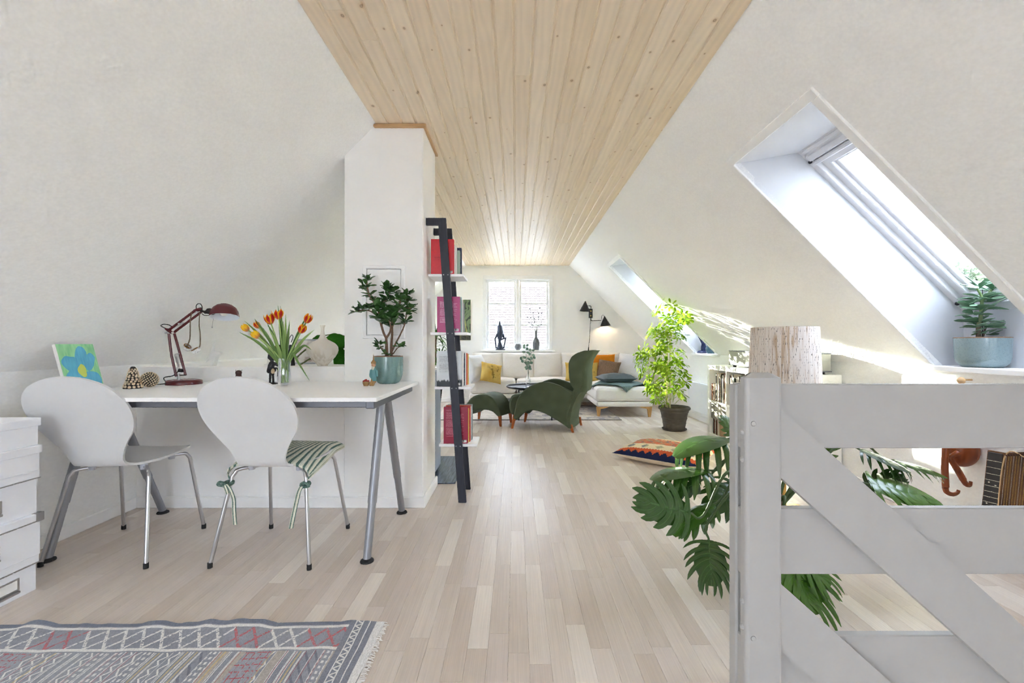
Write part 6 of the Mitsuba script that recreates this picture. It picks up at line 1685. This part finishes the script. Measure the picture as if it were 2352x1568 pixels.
# ------------------------------------------------------------------ floor lamp behind the railing
def shade_tex(p, n, uv):
    st = noise(uv.x * 420, uv.y * 30, 3.0)
    s2 = noise(uv.x * 170 + 9, uv.y * 5, 8.0) * 0.6 + 0.4 * noise(uv.x * 14, uv.y * 2.0, 5.0)
    c = mix(srgb(228, 222, 216), srgb(206, 194, 184), s2)
    c = mix(c, srgb(176, 146, 112), 0.65 * smoothstep(0.54, 0.80, s2))
    return mix(c, srgb(112, 102, 96), 0.8 * smoothstep(0.78, 0.88, st))
mat('raffia', shade_tex, 0.9, spec=0.05)
mat('shade_inner', (230, 222, 208), 0.8)
t = thing('floor_lamp', 'floor lamp with a large flecked raffia drum shade behind the railing', 'lamp')
LC = np.array([at(1801, 0, 2.62)[0], 2.62, 0])
n_ = 65
a = np.linspace(0, 2 * np.pi, n_)
zs = np.linspace(0.66, 1.098, 8)
rs = np.interp(zs, [0.66, 1.098], [0.196, 0.178])
P = np.stack([LC[0] + rs[:, None] * np.cos(a), LC[1] + rs[:, None] * np.sin(a), np.broadcast_to(zs[:, None], (8, n_))], -1)
uv = np.stack([np.broadcast_to(a / (2 * np.pi), (8, n_)), np.broadcast_to((zs[:, None] - 0.66) / 0.44, (8, n_))], -1).reshape(-1, 2)
part(t, 'shade', grid(P), 'raffia', smooth=True, uv=uv)
P2 = P.copy()
P2[..., :2] = LC[:2] + (P[..., :2] - LC[:2]) * 0.985
part(t, 'shade_lining', cat(grid(P2), grid(np.stack([P[-1], P2[-1]], 0)), grid(np.stack([P[0], P2[0]], 0))), 'shade_inner', smooth=True)
part(t, 'pole', tube([LC + [0, 0, 0.02], LC + [0, 0, 0.80]], 0.011, 12), 'brass', smooth=40)
part(t, 'base', lathe([(0, 0.0005), (0.13, 0.0005), (0.13, 0.012), (0.12, 0.018), (0.02, 0.024), (0, 0.024)], 36, LC), 'brass', smooth=40)
part(t, 'bulb', lathe([(0, 0.80), (0.016, 0.80), (0.018, 0.83), (0.032, 0.865), (0.028, 0.895), (0, 0.905)], 20, LC), 'bulb_white', smooth=True)
part(t, 'spokes', cat(*[tube([LC + [0, 0, 0.80], LC + [0.19 * math.cos(q), 0.19 * math.sin(q), 0.80]], 0.002, 5) for q in (0.3, 2.4, 4.5)]), 'brass')

# ------------------------------------------------------------------ jade plant on the near sill
def glaze2(p, n, uv):
    s = noise(p.x * 300, p.y * 300, p.z * 300)
    return mix(mix(srgb(112, 134, 138), srgb(136, 154, 156), noise(p.x * 30, p.y * 30, p.z * 5)), srgb(92, 112, 118), 0.4 * smoothstep(0.6, 0.8, s))
mat('blue_glaze_pot', glaze2, 0.15, spec=0.7, clearcoat=0.5)
leaf_mat('jade_pale', (66, 104, 72), (132, 160, 132), 0.25, 0.0, spec=0.6)
mat('jade_green_stem', lambda p, n, uv: mix(srgb(96, 84, 70), srgb(112, 134, 84), smoothstep(1.05, 1.18, p.z)), 0.6)
t = thing('sill_jade_plant', 'jade plant in a pale blue glazed pot on the near roof-window sill', 'plant')
KC = np.array([2.455, 2.29, 0.8765])
kx = lambda px, py, d=0.0: np.array([KC[0] + (px - 2256) * 2.29 / 1000, KC[1] + d, KC[2] + (843 - py) * 2.29 / 1000])
pot = part(t, 'pot', lathe([(0, 0.0005), (0.075, 0.0005), (0.084, 0.006), (0.098, 0.022), (0.105, 0.045), (0.109, 0.154), (0.1075, 0.157), (0.104, 0.156), (0.103, 0.13), (0, 0.13)], 48, KC), 'blue_glaze_pot', smooth=40)
part(pot, 'rim', lathe([(0.1092, 0.152), (0.1086, 0.157), (0.1070, 0.1582), (0.1040, 0.157), (0.1036, 0.15)], 48, KC), 'glaze_rim', smooth=40)
part(t, 'soil', lathe([(0, 0.14), (0.103, 0.136)], 30, KC), 'soil')
def ring_prof(x):
    return x
part(t, 'stem', cat(tube(curve([kx(2248, 776), kx(2247, 752), kx(2252, 730), kx(2255, 700), kx(2254, 680), kx(2244, 662)], 20), np.linspace(0.011, 0.005, 20), 10), tube(curve([kx(2255, 692), kx(2266, 680), kx(2276, 666)], 10), 0.006, 8), tube(curve([kx(2266, 776, .02), kx(2272, 755, .02), kx(2276, 745, .02)], 10), 0.005, 8)), 'jade_green_stem', smooth=True)
part(t, 'support_stick', tube([kx(2261, 778, .01), kx(2261, 664, .01)], 0.002, 6), 'soot_black')
rng = random.Random(52)
for px, py, n, s in ((2246, 660, 9, .060), (2278, 666, 9, .060), (2250, 684, 9, .070), (2266, 690, 8, .066), (2228, 700, 5, .050), (2254, 712, 9, .085), (2240, 722, 6, .06), (2250, 738, 8, .075), (2246, 752, 6, .066), (2264, 750, 7, .070), (2276, 748, 6, .058), (2270, 764, 6, .055)):
    s = s * 1.3
    for q in range(n):
        a = q * 2.4 + rng.random()
        el = rng.uniform(-0.05, 0.5) if py > 670 else rng.uniform(0.1, 1.0)
        L_ = s * rng.uniform(0.7, 1.1)
        m, uv = blade(L_, L_ * rng.uniform(0.46, 0.6), 'obovate', rng.uniform(-1, 4), 0.08, 9, 7, thick=0.007)
        part(t, 'leaf', place(m, kx(px, py) + np.array([rng.uniform(-.008, .008), rng.uniform(-.01, .01), rng.uniform(-.01, .01)]), (math.cos(a) * math.cos(el), math.sin(a) * math.cos(el), math.sin(el)), roll=rng.uniform(-.5, .5)), 'jade_pale', smooth=True, uv=toned(uv, rng.random()))

# ------------------------------------------------------------------ floor cushion with a woven kilim top
def kilim(p, n, uv):
    a, b = uv.y, uv.x                          # a from the front-left side to the opposite one
    tri = lambda x: dr.abs(x - dr.floor(x) - 0.5) * 2
    st = lambda x, k: dr.floor(x * k + 0.5) / k
    bb, aa = st(b, 56.0), st(a, 40.0)
    cream, orange, navy, sage, grey = srgb(226, 210, 178), srgb(198, 92, 58), srgb(36, 44, 74), srgb(168, 166, 138), srgb(120, 126, 132)
    c = mi.Color3f(cream)
    # middle field: orange with small lozenges
    f = dr.select((a > 0.38) & (a < 0.72), 1.0, 0.0)
    c = mix(c, srgb(202, 112, 80), f)
    kx_, ky_ = dr.floor(bb * 8), dr.floor((aa - 0.38) / 0.085)
    shift = 0.5 * (ky_ - 2 * dr.floor(ky_ / 2))
    kx2 = dr.floor(bb * 8 + shift)
    loz = tri(bb * 8 + shift) + tri((aa - 0.38) / 0.085)
    col = mix(mix(cream, sage, dr.select(cell_rand(kx2, ky_) > 0.4, 1.0, 0.0)), grey, dr.select(cell_rand(kx2, ky_, 3) > 0.62, 1.0, 0.0))
    c = mix(c, col, f * dr.select(loz > 1.12, 0.9, 0.0))
    # cream bands with hooked hearts
    for a0 in (0.27, 0.83):
        h = tri(bb * 5.5 + 0.2) - 0.45 - dr.abs(aa - a0) * 6.0
        kh = dr.floor(bb * 5.5 + 0.2)
        hc = mix(mix(sage, orange, dr.select(cell_rand(kh, 1) > 0.5, 1.0, 0.0)), grey, dr.select(cell_rand(kh, 2) > 0.6, 1.0, 0.0))
        c = mix(c, hc, dr.select((h > 0.0) & (dr.abs(a - a0) < 0.07), 0.9, 0.0))
    # the two toothed borders
    for e in (a, 1 - a):
        z1 = 0.155 + 0.02 * dr.select(tri(bb * 28) > 0.5, 1.0, 0.0)
        z2 = 0.045 + 0.06 * tri(bb * 11)
        c = mix(c, mi.Color3f(orange), dr.select(e < z1, 1.0, 0.0))
        c = mix(c, mi.Color3f(navy), dr.select(e < z2, 1.0, 0.0))
    return c * (0.88 + 0.2 * noise(b * 300, a * 220, 2.0))
mat('kilim_top', kilim, 0.95, spec=0.05, bump=lambda p, n, uv: noise(uv.x * 300, uv.y * 220, 2.0), scale=0.002)
mat('cream_cotton', lambda p, n, uv: mi.Color3f(srgb(222, 208, 182)) * (0.94 + 0.1 * noise(p.x * 200, p.y * 200, p.z * 200)), 0.95, spec=0.05)
t = thing('floor_cushion', 'large square floor cushion with a woven kilim top lying on the floor', 'cushion')
FL, FF, FR = np.array([0.835, 3.78]), np.array([1.35, 3.36]), np.array([1.77, 3.80])
cen = (FL + FR) / 2
ex, ey = (FF - FL), (FR - FF)
w_, h_ = np.linalg.norm(ex), np.linalg.norm(ey)
m, uv = pillow(w_ * 1.04, h_ * 1.04, 0.15, 3, 34, 0.008, 0.03)
v = np.array(m.vertices)
half = len(v) // 2
v[:half, 2] *= 1.05
v[half:, 2] = np.maximum(v[half:, 2] * 1.0, -0.055)
ang = math.atan2(ex[1], ex[0])
Rz = rz(ang)
nf = len(m.faces) // 2
topm = trimesh.Trimesh(v[:half], m.faces[:nf], process=False)
botm = trimesh.Trimesh(v[half:], m.faces[nf:] - half, process=False)
P0_ = np.array([cen[0], cen[1], 0.0562])
part(t, 'woven_top', mv(topm, Rz, P0_), 'kilim_top', smooth=True, uv=uv[:half])
part(t, 'underside', mv(botm, Rz, P0_), 'cream_cotton', smooth=True)

# ------------------------------------------------------------------ big lobed-leaf plant behind the post
leaf_mat('philodendron_leaf', (22, 50, 20), (74, 116, 36), 0.24, 0.0, vein=(78, 118, 62), spec=0.7)
mat('philodendron_stalk', (62, 84, 44), 0.45)
mat('pot_brown', lambda p, n, uv: mix(srgb(110, 98, 92), srgb(78, 70, 68), noise(p.x * 20, p.y * 20, p.z * 30)), 0.6)
t = thing('philodendron', 'large plant with deeply lobed leaves in a pot on the floor behind the railing post', 'plant')
PH = np.array([1.10, 1.84, 0.0])
part(t, 'pot', lathe([(0, 0.014), (0.105, 0.014), (0.125, 0.04), (0.15, 0.15), (0.158, 0.20), (0.158, 0.22), (0.146, 0.22), (0.138, 0.18), (0, 0.18)], 40, PH), 'pot_brown', smooth=40)
part(t, 'saucer', lathe([(0, 0.0005), (0.125, 0.0005), (0.142, 0.014), (0.145, 0.026), (0.138, 0.026), (0.122, 0.0135), (0, 0.0135)], 40, PH), 'blue_glaze', smooth=40)
part(t, 'soil', lathe([(0, 0.195), (0.142, 0.19)], 30, PH), 'soil')
crown = PH + [0.0, 0.0, 0.30]
part(t, 'trunk', tube(curve([PH + [0, 0, 0.16], PH + [0.01, 0.01, 0.24], crown + [0, 0, 0.06]], 10), [0.035] * 4 + [0.03] * (len(curve([PH, PH + 1e-2, PH + 2e-2], 10)) - 4), 12), 'jade_bark', smooth=True)
rng = random.Random(64)
PL = lambda px, py, Y: at(px, py, Y)
#        base of the blade          tip                      leaf up direction   width lobes curve droop
leaves = [(PL(1586, 1178, 1.62), PL(1478, 1158, 1.56), (0.0, -0.85, 0.5), 0.19, 6, 0.6, 0.10),
          (PL(1624, 1080, 1.78), PL(1510, 1094, 1.70), (-0.1, -0.05, 1.0), 0.19, 7, 2.0, 0.9),
          (PL(1672, 1008, 1.86), PL(1562, 1040, 1.80), (-0.15, -0.15, 1.0), 0.23, 7, 3.0, 0.9),
          (PL(1628, 1240, 1.62), PL(1634, 1334, 1.54), (-0.35, -0.95, 0.1), 0.17, 7, 0.5, 0.10),
          (PL(1640, 1158, 1.74), PL(1560, 1224, 1.66), (-0.2, -0.3, 0.9), 0.11, 6, 1.5, 0.7),
          (PL(1606, 1106, 1.82), PL(1534, 1150, 1.76), (0.5, -0.4, 0.6), 0.07, 4, 1.0, 0.5),
          (PL(1690, 1110, 1.90), PL(1640, 1176, 1.80), (-0.2, -0.7, 0.7), 0.16, 6, 1.5, 0.4),
          (PL(1690, 1000, 1.98), PL(1660, 965, 1.95), (0.2, -0.8, 0.5), 0.10, 5, 0.5, 0.3),
          (PL(1975, 1032, 1.95), PL(2078, 1082, 1.84), (0.2, -0.25, 0.95), 0.17, 7, 1.6, 0.6),
          (PL(2060, 1062, 2.05), PL(2164, 1094, 2.02), (0.2, -0.3, 0.95), 0.13, 6, 1.2, 0.5),
          (PL(1998, 1112, 1.80), PL(2156, 1158, 1.74), (0.1, -0.5, 0.85), 0.22, 7, 1.2, 0.35),
          (PL(1990, 1118, 1.92), PL(2070, 1104, 1.86), (0.1, -0.8, 0.6), 0.12, 5, 1.0, 0.3),
          (PL(1800, 1272, 1.60), PL(1866, 1396, 1.50), (0.25, -0.9, 0.45), 0.27, 6, 0.8, 0.1),
          (PL(1822, 1262, 1.62), PL(1896, 1338, 1.55), (0.4, -0.8, 0.5), 0.20, 6, 0.8, 0.2),
          (PL(1760, 1100, 2.05), PL(1700, 1010, 2.10), (-0.5, 0.4, 0.8), 0.20, 6, 1.0, 0.4), (PL(1850, 1090, 2.15), PL(1900, 990, 2.25), (0.5, 0.4, 0.7), 0.20, 6, 1.0, 0.4)]
for b, tip, up, W, n, k_, dp in leaves:
    d = tip - b
    L_ = np.linalg.norm(d) * 1.12
    m, uv = lobed(L_, W * 1.2, n, k_, dp, 0.62, 0.55, rng, fold=0.12)
    part(t, 'leaf', place(m, b, d + np.array([0, 0, 0.10 * k_ * L_]), up), 'philodendron_leaf', smooth=True, uv=toned(uv, rng.random()))
    out = b - crown
    mid = crown + out * 0.55 + np.array([0, 0, 0.10 + 0.12 * np.linalg.norm(out)])
    st = curve([crown + rng.uniform(-.02, .02) * np.ones(3), mid, b - 0.06 * d / np.linalg.norm(d), b], 24)
    part(t, 'stalk', tube(st, np.linspace(0.0068, 0.0042, len(st)), 7), 'philodendron_stalk', smooth=True)

# ------------------------------------------------------------------ wooden toy and zither by the right wall
mat('teak', lambda p, n, uv: mix(srgb(146, 74, 34), srgb(112, 52, 24), noise(p.x * 90, p.y * 90, p.z * 12)), 0.35)
mat('pale_wood', (206, 172, 128), 0.45)
t = thing('wooden_toy', 'hanging teak wooden toy animal with jointed limbs and hooked feet', 'toy')
Z_ = lambda px, py, dy=0.0: at(px, py, 2.28 + dy)
part(t, 'body', mv(trimesh.creation.icosphere(4, 1.0), t=Z_(2209, 1034), s=(0.075, 0.062, 0.085)), 'teak', smooth=True)
part(t, 'head', mv(trimesh.creation.icosphere(3, 1.0), t=Z_(2214, 970), s=(0.055, 0.05, 0.055)), 'teak', smooth=True)
part(t, 'arm', tube([Z_(2206, 992, -.03), Z_(2208, 930, -.04), Z_(2208, 884, -.02)], [0.014, 0.013, 0.012], 14), 'teak', smooth=40)
hand = part(t, 'hand', mv(trimesh.creation.icosphere(3, 1.0), t=Z_(2208, 874), s=(0.017, 0.016, 0.019)), 'pale_wood', smooth=True)
part(t, 'arm', tube([Z_(2236, 1000), Z_(2242, 1030), Z_(2240, 1050)], [0.013, 0.016, 0.008], 14), 'teak', smooth=40)
for path, foot in (([(2184, 1010), (2172, 1030), (2170, 1075), (2172, 1118)], [(2171, 1119), (2175, 1130), (2188, 1135), (2199, 1131), (2202, 1125)]), ([(2200, 1040), (2181, 1050), (2200, 1080), (2212, 1101)], [(2211, 1100), (2219, 1112), (2227, 1114), (2230, 1105)])):
    c = np.array([Z_(x, y, -.045) for x, y in path])
    part(t, 'leg', tube(c, 0.0145, 14), 'teak', smooth=40)
    f = curve([Z_(x, y, -.045) for x, y in foot], 20)
    part(t, 'foot', tube(f, np.linspace(0.0135, 0.007, len(f)), 12), 'teak', smooth=40)
part(t, 'peg', tube([Z_(2208, 872), Z_(2208, 872) + [0.055, 0.0, 0.0]], 0.005, 8), 'pale_wood', smooth=40)
mat('zither_wood', lambda p, n, uv: mix(srgb(120, 78, 44), srgb(74, 46, 28), smoothstep(0.2, 0.8, noise(p.x * 26, p.y * 26, p.z * 5))), 0.4)
mat('fret_black', (52, 46, 44), 0.45)
mat('bone', (222, 214, 196), 0.4)
t = thing('zither', 'old wooden zither with frets and many strings leaning on the right wall', 'zither')
# a flat body whose plane faces the room; local axes: a along the strings (up), b across, c out of its face
Zt = np.array([2.16, 2.04, 0.014])
up_ = np.array([0.075, 0.02, 0.49]) / np.linalg.norm([0.075, 0.02, 0.49])
ac = np.array([0.50, -0.866, 0.0])
ac = ac - up_ * (ac @ up_)
ac /= np.linalg.norm(ac)
fc = np.cross(up_, ac)
fc = fc if fc[1] < 0 else -fc
BZ = np.column_stack([ac, up_, fc])
def pz(m):
    m = m.copy()
    m.vertices = np.asarray(m.vertices) @ BZ.T + Zt
    m.fix_normals()
    return m
LZ = 0.49
body = extrude(Polygon([(0, 0), (0.055, 0), (0.30, 0.0), (0.30, LZ * 0.9), (0.25, LZ * 1.12), (0.19, LZ * 1.16), (0.13, LZ * 1.05), (0.055, LZ * 1.0), (0, LZ * 1.0)]).buffer(-0.004).buffer(0.004), 0.03)
part(t, 'body', pz(mv(body, t=(0, 0, -0.03))), 'zither_wood')
part(t, 'fretboard', pz(box(0.003, 0.050, 0.02, LZ * 0.985, 0.0, 0.006, 0.001)), 'fret_black')
part(t, 'edge_moulding', pz(tube(curve([(0.056, 0.02, 0.003), (0.056, LZ * 0.95, 0.003), (0.13, LZ * 0.99, 0.003), (0.19, LZ * 1.09, 0.003), (0.25, LZ * 1.05, 0.003)], 30), 0.003, 6)), 'pale_wood', smooth=True)
for q in range(22):
    y = 0.04 + (LZ - 0.06) * (1 - 0.5 ** (q / 15.0)) / (1 - 0.5 ** (21 / 15.0))
    part(t, 'fret', pz(box(0.003, 0.050, LZ * 0.985 - y, LZ * 0.985 - y + 0.0018, 0.006, 0.0075)), 'bone')
for b, q in ((0.016, 0.70), (0.038, 0.68), (0.016, 0.50), (0.038, 0.48), (0.02, 0.36), (0.036, 0.34)):
    part(t, 'inlay', pz(mv(lathe([(0, .0012), (.0028, .001), (.0032, 0), (0, 0)], 10), t=(b, LZ * q, 0.006))), 'bone')
for q in range(30):
    b = 0.062 + q * 0.0078
    top_ = np.interp(b, [0.06, 0.13, 0.19, 0.25, 0.30], [LZ * 0.97, LZ * 1.02, LZ * 1.12, LZ * 1.08, LZ * 0.92])
    part(t, 'string', pz(tube([(b, 0.02, 0.006), (b, top_, 0.006)], 0.0007, 4)), 'brass' if q % 3 else 'chrome')
    part(t, 'tuning_pin', pz(tube([(b, top_, 0.0), (b, top_ + 0.006, 0.020)], 0.0024, 6)), 'dark_wood')

# ------------------------------------------------------------------ outside: neighbouring roof, bare twigs, a tree
mat('roof_tile', lambda p, n, uv: mix(srgb(122, 112, 106), srgb(104, 94, 90), cell_rand(dr.floor(p.x / 0.25), dr.floor(p.z / 0.26))), 0.7)
mat('render_white', (232, 230, 226), 0.9)
t = thing('neighbour_house', 'neighbouring house with a pale tiled roof outside the end window', 'house')
part(t, 'wall', box(-14, 14, 40.4, 50, -6, 0.85), 'render_white')
nx, ny = 281, 25
X = np.linspace(-14, 14, nx)
rowsm = []
for k_ in range(ny):
    s0, s1 = k_ * 0.36, k_ * 0.36 + 0.40
    wv = 0.05 * np.abs(np.sin(X / 0.25 * np.pi))
    y0, z0, y1, z1 = 39.9 + s0 * .7071, 0.75 + s0 * .7071, 39.9 + s1 * .7071, 0.75 + s1 * .7071
    off = np.array([-0.7071, 0.7071])
    A = np.stack([X, y0 + off[0] * (wv + 0.09), z0 + off[1] * (wv + 0.09)], -1)
    Bq = np.stack([X, y1 + off[0] * (wv + 0.02), z1 + off[1] * (wv + 0.02)], -1)
    Cq = np.stack([X, y0 + off[0] * (wv + 0.03), z0 + off[1] * (wv + 0.03)], -1)
    rowsm.append(grid(np.stack([Cq, A, Bq], 0)))
part(t, 'roof_tiles', cat(*rowsm), 'roof_tile', kind='stuff')
part(t, 'gutter', tube([(-14, 39.75, 0.72), (14, 39.75, 0.72)], 0.07, 10), 'silver_paint', smooth=40)
mat('bark_grey', (110, 100, 96), 0.9)
def twigs(base, d, n, L, r, depth, rng):
    out = []
    def grow(p, d, L, r, k):
        c = [p]
        for q in range(4):
            d = d + np.array([rng.uniform(-.18, .18), rng.uniform(-.12, .12), rng.uniform(-.14, .14)])
            d /= np.linalg.norm(d)
            c.append(c[-1] + d * L / 4)
        out.append(tube(np.array(c), np.linspace(r, r * 0.55, 5), 5))
        if k:
            for q in range(n):
                i = rng.choice((1, 2, 3, 4))
                grow(c[i], d + np.array([rng.uniform(-.8, .8), rng.uniform(-.4, .4), rng.uniform(-.6, .6)]), L * rng.uniform(.45, .7), r * 0.55, k - 1)
    grow(np.asarray(base, float), np.asarray(d, float), L, r, depth)
    return cat(*out)
rng = random.Random(91)
t = thing('bare_tree', 'bare branching tree outside the left pane of the end window', 'tree')
part(t, 'trunk', tube(curve([(-3.6, 22, -6), (-3.5, 22, -1), (-3.2, 22, 2.6), (-3.0, 22, 4.2)], 12), np.linspace(0.16, 0.06, 12), 8), 'bark_grey', smooth=True)
for z, dz in ((2.0, 0.5), (2.9, 0.15), (2.4, 0.35), (1.5, .15), (3.4, 0.3)):
    part(t, 'branch', twigs((-3.2, 22, z), (1, 0, dz), 3, 2.2, 0.022, 2, rng), 'bark_grey')
leaf_mat('far_leaf', (104, 120, 96), (150, 160, 136), 0.6, 0.3)
def crown_tree(name, label, c, R_, n, seed, hgt):
    rng = np.random.default_rng(seed)
    t = thing(name, label, 'tree')
    c = np.array(c, float)
    part(t, 'trunk', tube(curve([c - [0, 0, hgt], c - [0.2, 0, hgt * 0.5], c], 10), np.linspace(0.22, 0.08, 10)[:len(curve([c, c + 1, c + 2], 10))], 8), 'bark_grey', smooth=True)
    blobs = rng.normal(size=(26, 3)) * R_ * 0.42
    ctr = blobs[rng.integers(0, 26, n)] + rng.normal(size=(n, 3)) * R_ * 0.14
    d = rng.normal(size=(n, 3))
    d /= np.linalg.norm(d, axis=1, keepdims=True)
    e = np.cross(d, rng.normal(size=(n, 3)))
    e /= np.linalg.norm(e, axis=1, keepdims=True)
    s = 0.10
    Vv = np.stack([ctr - d * s, ctr + e * s * 0.5, ctr + d * s, ctr - e * s * 0.5], 1) + c
    f = np.arange(n)[:, None] * 4
    m = trimesh.Trimesh(Vv.reshape(-1, 3), np.vstack([f + [0, 1, 2], f + [0, 2, 3]]), process=False)
    part(t, 'foliage', m, 'far_leaf', uv=np.repeat(np.stack([rng.random(n), np.full(n, .5)], 1), 4, 0), kind='stuff')
crown_tree('garden_tree', 'leafy tree beyond the near roof window', (17.2, 15.8, 3.1), 1.5, 9000, 5, 8)
crown_tree('garden_tree', 'second leafy tree further right beyond the near roof window', (20.0, 16.5, 2.2), 1.6, 7000, 6, 8)
